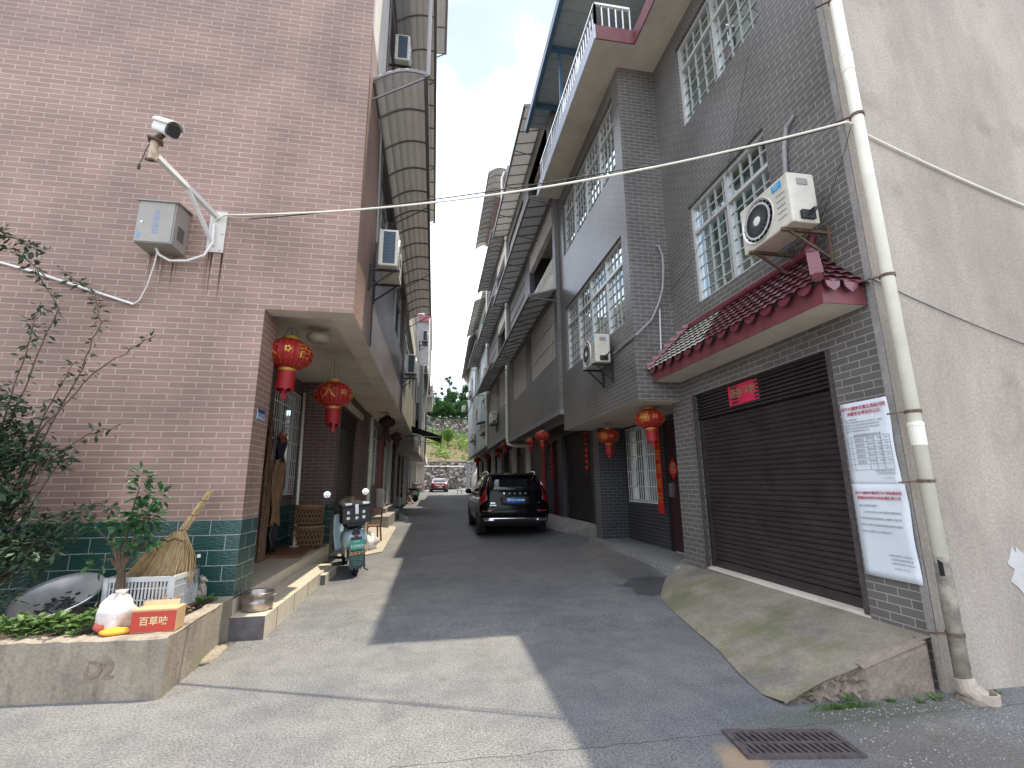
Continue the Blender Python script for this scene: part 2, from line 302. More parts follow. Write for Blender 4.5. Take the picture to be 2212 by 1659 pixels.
# ---- ground materials
def asphalt():
    m,nt,p=nmat('asphalt'); L=nt.links.new
    tc=N(nt,'ShaderNodeTexCoord'); O=tc.outputs['Object']
    def noise(s,d=4,r=.6,v=O):
        n=N(nt,'ShaderNodeTexNoise'); n.inputs['Scale'].default_value=s; n.inputs['Detail'].default_value=d; n.inputs['Roughness'].default_value=r; L(v,n.inputs[0]); return n.outputs[0]
    def math_(op,a,b=None,c=None):
        n=N(nt,'ShaderNodeMath',operation=op)
        for i,x in enumerate((a,b,c)):
            if x is None: continue
            if isinstance(x,(int,float)): n.inputs[i].default_value=x
            else: L(x,n.inputs[i])
        return n.outputs[0]
    def ramp(x,p0,p1,c0,c1):
        r=N(nt,'ShaderNodeValToRGB'); r.color_ramp.elements[0].position=p0; r.color_ramp.elements[1].position=p1; r.color_ramp.elements[0].color=(*c0,1); r.color_ramp.elements[1].color=(*c1,1); L(x,r.inputs[0]); return r.outputs[0]
    def mixc(f,a,b,bt='MIX'):
        n=N(nt,'ShaderNodeMix',data_type='RGBA',blend_type=bt)
        for i,x in ((0,f),(6,a),(7,b)):
            if isinstance(x,(int,float)): n.inputs[i].default_value=x
            elif isinstance(x,tuple): n.inputs[i].default_value=(*x,1)
            else: L(x,n.inputs[i])
        return n.outputs[2]
    sx=N(nt,'ShaderNodeSeparateXYZ'); L(O,sx.inputs[0]); X,Y=sx.outputs[0],sx.outputs[1]
    vo=N(nt,'ShaderNodeTexVoronoi'); vo.inputs['Scale'].default_value=95; L(O,vo.inputs[0])
    spk=ramp(noise(70,4,.75),.36,.66,(.056,.064,.076),(.232,.234,.236))
    big=ramp(noise(.55,6),.32,.68,(.72,.73,.76),(1.22,1.17,1.07))
    c=mixc(1.0,spk,big,'MULTIPLY'); c=mixc(1.0,c,ramp(noise(3.2,7,.75),.36,.62,(.80,.80,.81),(1.12,1.11,1.09)),'MULTIPLY')
    oil=ramp(noise(1.9,5,.6),.64,.70,(0,0,0),(1,1,1)); c=mixc(math_('MULTIPLY',oil,.45),c,(.055,.056,.06))
    dust=ramp(noise(1.15,7,.7),.60,.72,(0,0,0),(1,1,1)); c=mixc(math_('MULTIPLY',dust,.35),c,(.30,.265,.21))
    st=ramp(vo.outputs['Distance'],.0,.12,(1,1,1),(0,0,0)); stm=math_('MULTIPLY',st,math_('GREATER_THAN',noise(60,1),.57))
    c=mixc(stm,c,(.40,.38,.35))
    # darker tone further along the street, away from the junction
    far=ramp(math_('ADD',Y,math_('MULTIPLY',noise(.8),1.2)),0,1,(0,0,0),(1,1,1))
    lane=N(nt,'ShaderNodeMapRange'); L(math_('ADD',Y,math_('MULTIPLY',noise(1.3),2.)),lane.inputs[0]); lane.inputs[1].default_value=6.5; lane.inputs[2].default_value=14
    c=mixc(math_('MULTIPLY',lane.outputs[0],.35),c,(.085,.088,.092))
    # jagged crack between two pours
    cy=math_('ABSOLUTE',math_('SUBTRACT',math_('ADD',Y,math_('MULTIPLY',noise(5,6,.7),.10)),3.03)); ck=math_('MULTIPLY',math_('LESS_THAN',cy,.0045),math_('GREATER_THAN',noise(1.7,3),.38))
    c=mixc(math_('MULTIPLY',ck,.8),c,(.035,.033,.03))
    # damp dark stain by the right ramp, brown silt by the drain
    def blob(cx,cy_,rx,ry,edge=.25,ns=3,na=.7):
        a=math_('DIVIDE',math_('SUBTRACT',X,cx),rx); b=math_('DIVIDE',math_('SUBTRACT',Y,cy_),ry)
        d=math_('SQRT',math_('ADD',math_('MULTIPLY',a,a),math_('MULTIPLY',b,b))); d=math_('ADD',d,math_('MULTIPLY',math_('SUBTRACT',noise(ns,6,.7),.5),na*2))
        mr=N(nt,'ShaderNodeMapRange'); L(d,mr.inputs[0]); mr.inputs[1].default_value=1-edge; mr.inputs[2].default_value=1+edge; mr.inputs[3].default_value=1; mr.inputs[4].default_value=0; return mr.outputs[0]
    w1=blob(3.15,6.75,.42,.55,.12,2.2,1.1); w1b=blob(3.2,7.9,.3,1.0,.2,2.5,1.1)
    c=mixc(math_('MULTIPLY',w1,.6),c,(.035,.036,.04)); c=mixc(math_('MULTIPLY',w1b,.5),c,(.04,.04,.043))
    s1=blob(2.9,2.55,.55,.35,.3,6); c=mixc(math_('MULTIPLY',s1,.35),c,(.10,.075,.045))
    s2=blob(2.9,3.05,.75,.14,.5,8); c=mixc(math_('MULTIPLY',s2,.65),c,(.05,.06,.03))
    s3=blob(1.72,2.7,.12,.16,.3,6); c=mixc(math_('MULTIPLY',s3,.7),c,(.32,.22,.13))
    s4=blob(1.9,9.5,1.3,1.8,.6,1.5); c=mixc(math_('MULTIPLY',s4,.3),c,(.16,.13,.10))
    s5=blob(.35,9.8,.55,.55,.1,2,.3); c=mixc(math_('MULTIPLY',s5,.35),c,(.20,.20,.20))
    s6=blob(3.4,9.,.5,1.2,.5,3); c=mixc(math_('MULTIPLY',s6,.4),c,(.20,.16,.13))
    L(c,p.inputs['Base Color'])
    rg=mixc(w1,(.85,.85,.85),(.4,.4,.4)); L(rg,p.inputs['Roughness'])
    bm=N(nt,'ShaderNodeBump'); bm.inputs['Strength'].default_value=.55; bm.inputs['Distance'].default_value=.006; L(noise(130,3),bm.inputs['Height']); L(bm.outputs[0],p.inputs['Normal'])
    return m
M['asphalt']=asphalt()
def concrete(name,base,moss=None,stain=(.10,.085,.07),sc_=1.6,mossamt=.5,vstreak=False,bump=.35):
    m,nt,p=nmat(name); L=nt.links.new; tc=N(nt,'ShaderNodeTexCoord'); O=tc.outputs['Object']
    if vstreak:
        mp=N(nt,'ShaderNodeMapping'); mp.inputs['Scale'].default_value=(1,1,.35); L(O,mp.inputs[0]); V=mp.outputs[0]
    else: V=O
    def ns(s,v,d=6):
        n=N(nt,'ShaderNodeTexNoise'); n.inputs['Scale'].default_value=s; n.inputs['Detail'].default_value=d; n.inputs['Roughness'].default_value=.65; L(v,n.inputs[0]); return n.outputs[0]
    def rm(x,a,b,c0,c1):
        r=N(nt,'ShaderNodeValToRGB'); r.color_ramp.elements[0].position=a; r.color_ramp.elements[1].position=b; r.color_ramp.elements[0].color=(*c0,1); r.color_ramp.elements[1].color=(*c1,1); L(x,r.inputs[0]); return r.outputs[0]
    def mixc(f,a,b):
        n=N(nt,'ShaderNodeMix',data_type='RGBA')
        for i,x in ((0,f),(6,a),(7,b)):
            if isinstance(x,tuple): n.inputs[i].default_value=(*x,1)
            else: L(x,n.inputs[i])
        return n.outputs[2]
    c=rm(ns(sc_*2.2,V),.3,.72,tuple(k*.72 for k in base),tuple(k*1.12 for k in base))
    c=mixc(rm(ns(sc_,V),.52,.64,(0,0,0),(.75,.75,.75)),c,stain)
    fine=rm(ns(45,O,3),.35,.7,(.8,.8,.8),(1.12,1.12,1.12)); mm=N(nt,'ShaderNodeMix',data_type='RGBA',blend_type='MULTIPLY'); mm.inputs[0].default_value=1; L(c,mm.inputs[6]); L(fine,mm.inputs[7]); c=mm.outputs[2]
    if moss: c=mixc(rm(ns(sc_*1.7,O),1-mossamt-.08,1-mossamt+.12,(0,0,0),(.8,.8,.8)),c,moss)
    L(c,p.inputs['Base Color']); p.inputs['Roughness'].default_value=.88
    bm=N(nt,'ShaderNodeBump'); bm.inputs['Strength'].default_value=bump; bm.inputs['Distance'].default_value=.01; L(ns(35,O,5),bm.inputs['Height']); L(bm.outputs[0],p.inputs['Normal']); return m
M['ramp']=concrete('mossy_concrete',(.27,.235,.185),(.13,.14,.05),(.13,.125,.11),1.3,.44)
M['ramp2']=concrete('gray_concrete',(.30,.28,.26),None,(.17,.16,.15),1.6)
M['rampside']=concrete('rough_concrete',(.25,.20,.16),(.10,.10,.06),(.12,.09,.07),2.2,.36,bump=.8)
M['cement']=concrete('cement_render',(.44,.385,.325),(.22,.185,.16),(.33,.27,.225),.75,mossamt=.36,vstreak=True,bump=.25)
M['planter']=concrete('planter_concrete',(.30,.255,.20),(.20,.20,.10),(.12,.10,.085),2.6,.36,vstreak=True,bump=.5)
M['mat']=concrete('pale_paver',(.38,.34,.28),None,(.27,.235,.19),2.2,vstreak=False)
def stone():
    m,nt,p=nmat('stone_masonry'); L=nt.links.new; tc=N(nt,'ShaderNodeTexCoord'); mp=N(nt,'ShaderNodeMapping'); mp.inputs['Scale'].default_value=(1,1,1.5); L(tc.outputs['Object'],mp.inputs[0])
    vo=N(nt,'ShaderNodeTexVoronoi',feature='DISTANCE_TO_EDGE'); vo.inputs['Scale'].default_value=2.2; L(mp.outputs[0],vo.inputs[0])
    vc=N(nt,'ShaderNodeTexVoronoi'); vc.inputs['Scale'].default_value=2.2; L(mp.outputs[0],vc.inputs[0])
    r=N(nt,'ShaderNodeValToRGB'); r.color_ramp.elements[0].position=.03; r.color_ramp.elements[1].position=.10; r.color_ramp.elements[0].color=(.05,.045,.04,1); r.color_ramp.elements[1].color=(1,1,1,1); L(vo.outputs[0],r.inputs[0])
    bw=N(nt,'ShaderNodeRGBToBW'); L(vc.outputs['Color'],bw.inputs[0]); r2=N(nt,'ShaderNodeValToRGB'); r2.color_ramp.elements[0].color=(.09,.08,.07,1); r2.color_ramp.elements[1].color=(.40,.36,.31,1); r2.color_ramp.elements[0].position=.2; r2.color_ramp.elements[1].position=.85; L(bw.outputs[0],r2.inputs[0])
    mu=N(nt,'ShaderNodeMix',data_type='RGBA',blend_type='MULTIPLY'); mu.inputs[0].default_value=1; L(r.outputs[0],mu.inputs[6]); L(r2.outputs[0],mu.inputs[7]); L(mu.outputs[2],p.inputs['Base Color']); p.inputs['Roughness'].default_value=.9
    bm=N(nt,'ShaderNodeBump'); bm.inputs['Distance'].default_value=.05; L(vo.outputs[0],bm.inputs['Height']); L(bm.outputs[0],p.inputs['Normal']); return m
M['stone']=stone()
M['hill']=mat('red_soil_hill',(.17,.09,.05),.95,var=.3,scale=.8,col2=(.07,.09,.035),bump=.4,bscale=6)
# ================================================================ ground
def ss(a,b,x):
    t=max(0,min(1,(x-a)/(b-a))); return t*t*(3-2*t)
def gz(x,y):
    z=.0172*max(0,min(y,56)-5)
    z+=.17*ss(2.7,3.6,x)*ss(6.2,8,y)
    return z
def lin(a,b,n): return [a+(b-a)*i/n for i in range(n+1)]
xs=[-400,-120,-60,-30]+lin(-16,16,64)+[30,60,120,400]; ys=[-300,-80,-30,-12]+lin(-6,14,50)+lin(15,60,45)+[70,90,140,400]
g=B(); nx=len(xs)
for y in ys:
    for x in xs: g.v.append((x,y,gz(x,y)))
for j in range(len(ys)-1):
    for i in range(nx-1): g.f.append((j*nx+i,j*nx+i+1,(j+1)*nx+i+1,(j+1)*nx+i)); g.m.append(0)
g.make('road',M['asphalt'],smooth=True,kind='structure')
def struct(o): o['kind']='structure'; return o
# ================================================================ building helpers
def panel(b,ax,c,u0,u1,z0,z1,holes=(),depth=.15,inw=1,m=0):
    """wall face in plane ax=c with rectangular holes (u0,u1,z0,z1); inw = direction (+1/-1) the reveals run"""
    us=sorted({u0,u1,*[h[0] for h in holes],*[h[1] for h in holes]}); zs=sorted({z0,z1,*[h[2] for h in holes],*[h[3] for h in holes]})
    P=(lambda u,z,d=0:(c+d*inw,u,z)) if ax=='X' else (lambda u,z,d=0:(u,c+d*inw,z))
    def inh(a,b_): return any(h[0]<=a<h[1] and h[2]<=b_<h[3] for h in holes)
    for i in range(len(us)-1):
        for j in range(len(zs)-1):
            if not inh((us[i]+us[i+1])/2,(zs[j]+zs[j+1])/2): b.quad(P(us[i],zs[j]),P(us[i+1],zs[j]),P(us[i+1],zs[j+1]),P(us[i],zs[j+1]),m=m)
    for h in holes:
        a0,a1,c0,c1=h[:4]
        b.quad(P(a0,c0),P(a0,c1),P(a0,c1,depth),P(a0,c0,depth),m=m); b.quad(P(a1,c0),P(a1,c1),P(a1,c1,depth),P(a1,c0,depth),m=m)
        b.quad(P(a0,c0),P(a1,c0),P(a1,c0,depth),P(a0,c0,depth),m=m); b.quad(P(a0,c1),P(a1,c1),P(a1,c1,depth),P(a0,c1,depth),m=m)
    return b
def abox(b,ax,c,d0,d1,u0,u1,z0,z1,m=0):
    if ax=='X': b.box(c+d0,c+d1,u0,u1,z0,z1,m)
    else: b.box(u0,u1,c+d0,c+d1,z0,z1,m)
def window(par,ax,c,u0,u1,z0,z1,inw,depth=.08,nb=2,tr=.45,gx=.2,gz_=.24,bars=True,matf='aluminium',curt='curtain',name='window',grillepro=None,fw=.05,open_=None):
    """sliding window: outer frame, transom, nb leaves, security grid; sub-parts pane and curtain"""
    f=B(); D=depth*inw; t=.03
    for a in (0,1):
        uu=(u0,u0+fw) if a==0 else (u1-fw,u1); abox(f,ax,c,D-t*inw,D+t*inw,uu[0],uu[1],z0,z1)
    abox(f,ax,c,D-t*inw,D+t*inw,u0+fw,u1-fw,z0,z0+fw); abox(f,ax,c,D-t*inw,D+t*inw,u0+fw,u1-fw,z1-fw,z1)
    zt=z1-tr
    if tr: abox(f,ax,c,D-t*1.1*inw,D+t*inw,u0+fw,u1-fw,zt-fw/2,zt+fw/2)
    for i in range(1,nb):
        u=u0+(u1-u0)*i/nb; abox(f,ax,c,D-t*.9*inw,D+t*.9*inw,u-fw*.45,u+fw*.45,z0+fw,z1-fw)
    w_=f.make(name,M[matf],par)
    if bars:
        g_=B(); r=.008; d=D+.004*inw
        n=max(1,round((u1-u0)/gx)); 
        for i in range(1,n):
            u=u0+(u1-u0)*i/n; abox(g_,ax,c,d-r,d+r,u-r,u+r,z0+fw,z1-fw)
        n=max(1,round((zt-z0)/gz_))
        for i in range(1,n):
            z=z0+(zt-z0)*i/n; abox(g_,ax,c,d-r*.9,d+r*.9,u0+fw,u1-fw,z-r,z+r)
        if tr: z=(zt+z1)/2; abox(g_,ax,c,d-r*.9,d+r*.9,u0+fw,u1-fw,z-r,z+r)
        g_.make('grille_bars',M['bars'],w_)
    p=B(); q=c+D+.012*inw
    if ax=='X': p.quad((q,u0+fw,z0+fw),(q,u1-fw,z0+fw),(q,u1-fw,z1-fw),(q,u0+fw,z1-fw))
    else: p.quad((u0+fw,q,z0+fw),(u1-fw,q,z0+fw),(u1-fw,q,z1-fw),(u0+fw,q,z1-fw))
    p.make('pane',M['glass'],w_)
    if curt:
        k=B(); q=c+D+.16*inw; n=int((u1-u0)/.04)
        def fn(a,b_):
            u=u0+(u1-u0)*a; o_=q+.018*math.sin(a*n*1.9)+.012*math.sin(a*n*.73)
            z=z0+(z1-z0)*b_
            return (o_,u,z) if ax=='X' else (u,o_,z)
        k.grid(fn,n,1); k.make('curtain',M[curt],w_,smooth=True)  # with the dark material this sheet is painted room shade, no cloth
    return w_
def shutter(par,ax,c,u0,u1,z0,z1,inw,box=.36,pitch=.06,depth=.1,mt='shutter'):
    b=B(); D=c+depth*inw; n=int((z1-box-z0)/pitch)
    def P(u,z,d): return (D-d*inw,u,z) if ax=='X' else (u,D-d*inw,z)
    zz=[]; 
    for i in range(n):
        a=z0+.10+(z1-box-z0-.10)*i/n; h=(z1-box-z0-.10)/n
        zz+=[(a,0),(a+h*.3,.016),(a+h*.75,.016),(a+h*.97,0)]
    zz=[(z0,.02),(z0+.1,.02)]+zz+[(z1-box,0)]
    k=len(b.v)
    for z,d in zz: b.v+= [P(u0,z,d),P(u1,z,d)]
    for i in range(len(zz)-1): b.f.append((k+2*i,k+2*i+1,k+2*i+3,k+2*i+2)); b.m.append(0)
    s=b.make('roller_shutter',M[mt],par)
    h=B(); 
    if box:
        m_=8
        for i in range(m_):
            a=z1-box+box*i/m_; hh=box/m_
            pr=[(a,0.0),(a+hh*.25,.03),(a+hh*.8,.03),(a+hh,0)]
            for (za,da),(zb,db) in zip(pr[:-1],pr[1:]): h.quad(P(u0,za,da+.02),P(u1,za,da+.02),P(u1,zb,db+.02),P(u0,zb,db+.02))
        h.quad(P(u0,z1-box,.05),P(u1,z1-box,.05),P(u1,z1-box,-.05),P(u0,z1-box,-.05))
        h.make('shutter_box',M[mt],s)
    r=B(); abox(r,ax,D,-.04*inw,.0,u0,u0+.06,z0,z1-box); abox(r,ax,D,-.04*inw,0,u1-.06,u1,z0,z1-box); r.each('guide_rail',M[mt],s)
    return s
def awning(par,y0,y1,xi,zi,xo,zo,nr,arch=0,struts=3,name='awning',sheet='awn',drop=0):
    """sheet sloping from wall line (xi,zi) to outer edge (xo,zo) along Y"""
    b=B(); K=6 if arch else 1
    def S(t): return (xi+(xo-xi)*t, zi+(zo-zi)*t+arch*math.sin(math.pi*t)*1.0)
    for i in range(K):
        a,c=S(i/K),S((i+1)/K); b.quad((a[0],y0,a[1]),(a[0],y1,a[1]),(c[0],y1,c[1]),(c[0],y0,c[1]))
    a_=b.make(name,M[sheet],par,smooth=bool(arch),solid=.012)
    f=B()
    for i in range(nr+1):
        y=y0+(y1-y0)*i/nr
        for k in range(K):
            a,c=S(k/K),S((k+1)/K); f.bar((a[0],y,a[1]-.03),(c[0],y,c[1]-.03),.018,.03)
    f.bar((xo,y0,zo-.03),(xo,y1,zo-.03),.06,.07); f.bar((xi,y0,zi-.035),(xi,y1,zi-.035),.05,.06)
    if arch: mid=S(.5)
    for i in range(struts):
        y=y0+(y1-y0)*(i+.0)/(max(1,struts-1)); y=min(max(y,y0+.03),y1-.03)
        f.bar((xi,y,zi-.32-.0),(xo,y,zo-.06),.022)
    f.make('awning_frame',M['awnframe'],a_)
    return a_
def pipe(par,pts,r=.05,mt='pvc',name='downpipe',collars=True,**k):
    b=B(); b.tube(pts,r,10)
    if collars:
        for i in range(len(pts)-1):
            a,c=Vector(pts[i]),Vector(pts[i+1]); Ln=(c-a).length
            if Ln>1.5 and abs((c-a).normalized().z)>.9:
                n=int(Ln//1.6)
                for j in range(n): 
                    q=a+(c-a)*((j+.6)/n); b.lathe([(r*1.18,-.06),(r*1.18,.06)],q,10)
    return b.make(name,M[mt],par,smooth=False,**k)
def arc(p0,p1,sag,n=12):
    p0,p1=Vector(p0),Vector(p1); return [p0.lerp(p1,i/n)-Vector((0,0,sag*4*(i/n)*(1-i/n))) for i in range(n+1)]
# ================================================================ LEFT: pink corner house
H=thing('tiled_house','pink tiled corner house with green tiled base and an open porch under its overhang','house',(-5,7,0))
b=B(); panel(b,'Y',5.48,-14,-1.98,1.155,12.2,[],0,1); panel(b,'Y',5.48,-1.98,-1.0,3.5,12.2); panel(b,'X',-1.0,5.48,6.93,3.5,7.7); panel(b,'X',-1.98,5.48,5.95,1.155,3.5)
b.quad((-1.98,5.95,1.155),(-2.4,5.95,1.155),(-2.4,5.95,3.5),(-1.98,5.95,3.5))
b.make('upper_wall',M['pink'],H)
b=B(); panel(b,'Y',5.477,-14,-1.977,0.2,1.155); panel(b,'X',-1.977,5.477,5.953,.38,1.155)
b.quad((-1.977,5.953,.38),(-2.4,5.953,.38),(-2.4,5.953,1.155),(-1.977,5.953,1.155)); b.quad((-1.977,5.477,1.155),(-14,5.477,1.155),(-14,5.50,1.155),(-1.977,5.50,1.155)); b.make('base_wall',M['green'],H)
b=B(); panel(b,'X',-1.0,5.48,7.1,7.7,12.2); b.quad((-1,5.48,12.2),(-14,5.48,12.2),(-14,14,12.2),(-1,14,12.2)); b.make('plaster_wall',M['plaster'],H)
# porch soffit with edge beam, recess walls
b=B(); b.box(-14,-1.303,5.483,5.72,3.5,3.6); b.box(-1.303,-1.003,5.483,5.717,3.5,3.6); b.box(-14,-1.3,5.72,14,3.60,3.65); 
b.make('soffit',M['soffit'],H)
b=B(); b.box(-1.3,-1.003,5.72,6.92,3.497,3.6); b.make('edge_beam',M['soffit'],H)
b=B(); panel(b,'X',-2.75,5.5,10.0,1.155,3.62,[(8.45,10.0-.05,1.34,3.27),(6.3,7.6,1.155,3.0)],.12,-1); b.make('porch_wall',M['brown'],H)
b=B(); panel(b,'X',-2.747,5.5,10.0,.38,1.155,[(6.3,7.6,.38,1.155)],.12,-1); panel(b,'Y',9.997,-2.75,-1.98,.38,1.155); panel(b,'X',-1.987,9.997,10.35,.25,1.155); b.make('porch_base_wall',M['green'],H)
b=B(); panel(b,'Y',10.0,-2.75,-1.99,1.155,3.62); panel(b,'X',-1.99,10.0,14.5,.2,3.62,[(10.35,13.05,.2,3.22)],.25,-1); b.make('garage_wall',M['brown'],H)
b=B(); b.box(-2.02,-1.93,10.3,13.1,3.22,3.36); b.make('lintel',M['soffit'],H)
shutter(H,'X',-1.99,10.35,13.05,gz(-2,11.7)+.06,3.22,-1,box=.36,depth=.16)
# porch window: white security grille
wd=window(H,'X',-2.75,8.45,9.95,1.34,3.27,-1,depth=.1,nb=2,tr=0,bars=False,curt='roomshade',name='window')
b=B()
for z in (1.34,1.66,1.98,2.3,2.62,2.95,3.27): b.box(-2.735,-2.719,8.42,9.98,z-.012,z+.012)
for i in range(14): y=8.45+1.5*i/13; b.box(-2.731,-2.722,y-.008,y+.008,1.34,3.27)
b.make('window_grille',M['white'],wd)
b=B(); b.box(-2.87,-2.84,6.3,7.6,.38,3.0); d_=b.make('door',M['blackmetal'],H); b=B(); b.box(-2.84,-2.79,7.4,7.43,1.3,1.6); b.make('door_handle',M['steel'],d_)
b=B(); b.lathe([(0,-.1),(.11,-.095),(.15,-.06),(.155,-.02),(.15,0)],(-1.6,6.42,3.499),24); b.make('ceiling_lamp',mat('lamp_glass',(.42,.38,.27),.3,var=.1),H,smooth=True)
# porch steps: two tiers of cream tiles
b=B(); b.box(-14,-1.98,5.485,10.0,.0,.38); b.box(-1.98,-1.63,5.40,8.6,.0,.229); b.box(-1.98,-1.98+.02,5.4,5.485,.0,.38)
b.box(-1.64,-1.56,7.78,8.6,0,.19)
st=b.make('porch_steps',M['steptile'],H,bevel=.004)
b=B(); b.box(-1.978,-1.632,5.395,5.4,.0,.222); b.box(-1.64,-1.56,7.775,7.78,0,.185); b.box(-14,-2.76,5.49,10,.381,.384); b.each('step_end_stone',M['darkstone'],st)
b=B()
for y in (5.78,6.42,7.06,7.7,8.3): b.box(-1.6295,-1.6275,y-.006,y+.006,0,.225)
b.make('tile_joints',M['darkstone'],st)
# pvc seam strip and cable marks between houses
# ---- left purple house
H2=thing('tiled_house','dark mauve tiled house with big curved awnings, right behind the pink corner house','house',(-4,10.5,0))
b=B(); panel(b,'X',-1.003,6.95,13.95,3.5,13.2,[(7.3,9.3,5.6,7.0),(10.4,13.6,5.12,6.98),(7.3,9.3,8.6,10.2),(10.4,13.6,8.6,10.2)],.22,-1); b.make('wall',M['purple'],H2)
b=B(); b.box(-1.35,-.985,13.72,13.95,3.6,10.6); b.make('pilaster',M['brown'],H2)
b=B(); b.box(-1.02,-.985,6.925,6.965,3.55,13.2); b.make('expansion_joint',M['blackmetal'],H2)
b=B(); b.box(-1.3,-1.004,6.93,13.95,3.495,3.62); b.box(-2.0,-1.3,9.95,10.25,3.50,3.6); b.make('soffit',M['soffit'],H2)
for h in ((7.3,9.3,5.6,7.0),(10.4,13.6,5.12,6.98),(7.3,9.3,8.6,10.2),(10.4,13.6,8.6,10.2)): window(H2,'X',-1.003,*h,-1,depth=.14,bars=False)
awning(H2,5.78,15.7,-1.0,7.12,-.27,7.34,14,arch=.11,struts=4)
awning(H2,6.3,15.5,-1.0,10.55,-.22,10.8,12,arch=.11,struts=4)
awning(H2,5.9,11.5,-1.0,13.5,-.0,13.9,7,arch=.12,struts=3)
b=B(); b.tube([(-.24,5.8,7.30),(-.24,5.8,12),(-.26,5.85,12.4)],.03,8); b.make('downpipe',M['graywall'],H2)
# ---- left row further back
def lefthouse(lbl,y0,y1,zb,ztop,xw,wallm,holes,soff=True,extra=None,gf=True):
    Hh=thing('row_house',lbl,'house',(-4,(y0+y1)/2,gz(-3,y0)))
    b=B(); panel(b,'X',xw,y0,y1,zb,ztop,holes,.18,-1); b.quad((xw,y0,zb),(xw-5,y0,zb),(xw-5,y0,ztop),(xw,y0,ztop)); b.quad((xw,y1,zb),(xw-5,y1,zb),(xw-5,y1,ztop),(xw,y1,ztop)); b.quad((xw,y0,ztop),(xw-5,y0,ztop),(xw-5,y1,ztop),(xw,y1,ztop)); b.make('wall',M[wallm],Hh)
    b=B(); b.box(xw-2.5,xw-.003,y0+.002,y1-.002,zb-.004,zb+.12); b.make('soffit',M['soffit'],Hh)
    for h in holes: window(Hh,'X',xw,*h[:4],-1,depth=.12,nb=3,bars=False,tr=.5,curt='roomshade')
    if extra: extra(Hh)
    return Hh
def ex3(Hh):
    b=B(); panel(b,'X',-1.99,14.5,21.4,.2,3.7,[(15.35,16.95,1.5,3.45),(17.2,19.1,.25,3.3)],.12,-1); b.make('ground_wall',M['graybrown'],Hh)
    b=B(); b.box(-2.2,-2.0,13.96,21.4,3.58,3.72);b.box(-2.0,-1.1,16.9,17.15,3.56,3.7); b.make('beam',M['soffit'],Hh)
    w_=window(Hh,'X',-1.99,15.35,16.95,1.5,3.45,-1,depth=.05,nb=2,tr=0,bars=False,curt='roomshade')
    b=B()
    for z in (2.0,2.5,3.0): b.box(-2.0,-1.97,15.35,16.95,z-.02,z+.02)
    b.make('window_grille',M['white'],w_)
    b=B(); b.box(-2.06,-1.97,17.2,17.36,.25,3.3); b.box(-2.06,-1.97,18.94,19.1,.25,3.3); b.box(-2.06,-1.97,17.36,18.94,3.15,3.3); d=b.make('door_frame',mat('red_door_frame',(.26,.04,.02),.4,var=.2),Hh)
    b=B(); b.box(-2.1,-2.08,17.36,18.94,.25,3.15); b.make('door_glass',M['carglass'],d)
    shutter(Hh,'X',-1.96,19.4,21.2,.3,3.3,-1,box=.3,depth=.02,mt='white')
    pipe(Hh,[(-1.93,14.85,3.55),(-1.93,14.85,.3)],.055); pipe(Hh,[(-1.9,21.35,3.6),(-1.9,21.35,.3)],.055)
    b=B(); b.box(-1.03,-.985,14.0,21.3,7.0,7.7); b.make('white_band',M['plaster'],Hh)
H3=lefthouse('left row house with a sunlit yellowish tiled band under a long blue window strip',14.0,21.3,3.66,8.6,-1.003,'yellow',[(14.3,21.0,5.12,6.98)],extra=ex3)
def ex4(Hh):
    b=B(); panel(b,'X',-2.0,21.4,28,.2,3.6,[(22,24.4,.25,3.0),(25,27.6,.25,3.0)],.5,-1); b.make('ground_wall',M['brown'],Hh)
    b=B(); b.box(-2.6,-2.5,21.5,28,.2,3.2); b.make('opening_shade_sheet',M['void'],Hh)  # dark sheet added behind the openings, painted as their shade
    b=B(); b.box(-1.9,-.86,24.0,24.25,3.1,4.7); b.box(-1.9,-.82,24.25,28,3.12,3.55); b.make('lower_slab',M['soffit'],Hh)
    b=B(); b.box(-1.1,-.84,24.0,24.1,3.9,5.6); b.make('brick_pier',M['darkgray'],Hh)
    b=B(); b.box(-1.95,-1.85,24.6,24.8,.3,3.3);b.box(-1.95,-1.85,27.8,28.0,.3,3.3); b.each('post',M['plaster'],Hh)
H4=lefthouse('narrow gray left row house whose ground floor carries the black folding awning',21.5,28,3.6,9.8,-1.0,'graybrown',[(22.2,24,5.4,7.0),(25,27,5.4,7.0)],extra=ex4)
def ex5(Hh):
    b=B(); b.box(-4,-.46,30,36.8,8.45,12.1); b.make('overhanging_storey',M['graywall'],Hh)
    b=B(); b.box(-4,-.42,29.9,36.9,12.1,12.55); b.make('red_fascia',mat('dull_red_fascia',(.30,.10,.11),.6,var=.2),Hh)
    b=B()
    for y in (30.2,32,34,36): b.box(-.9,-.75,y-.1,y+.1,12.55,14.6)
    b.box(-1,-.6,29.9,36.9,14.6,14.75); b.each('rooftop_frame',M['graywall'],Hh)
    b=B(); panel(b,'X',-1.9,28,37,.3,3.4,[(28.6,31,.3,3.1),(32,35.5,.3,3.1)],.4,-1); b.make('ground_wall',M['graybrown'],Hh)
    b=B(); b.box(-2.5,-2.35,28,37,.3,3.3); b.make('opening_shade_sheet',M['void'],Hh)  # near-black backing paints the shade in the porch openings
    b=B(); b.box(-1.75,-1.55,28.0,28.25,.3,3.1); b.box(-1.8,-.81,28.0,37,3.23,3.55); b.box(-1.75,-1.6,31.3,31.5,.3,3.2); b.each('porch_frame',M['plaster'],Hh)
    b=B(); b.tube([(-.55,29.9,12.3),(-.5,29.9,8),(-.7,30,6),(-.7,30,3.6)],.05,8); b.make('downpipe',M['pvc'],Hh)
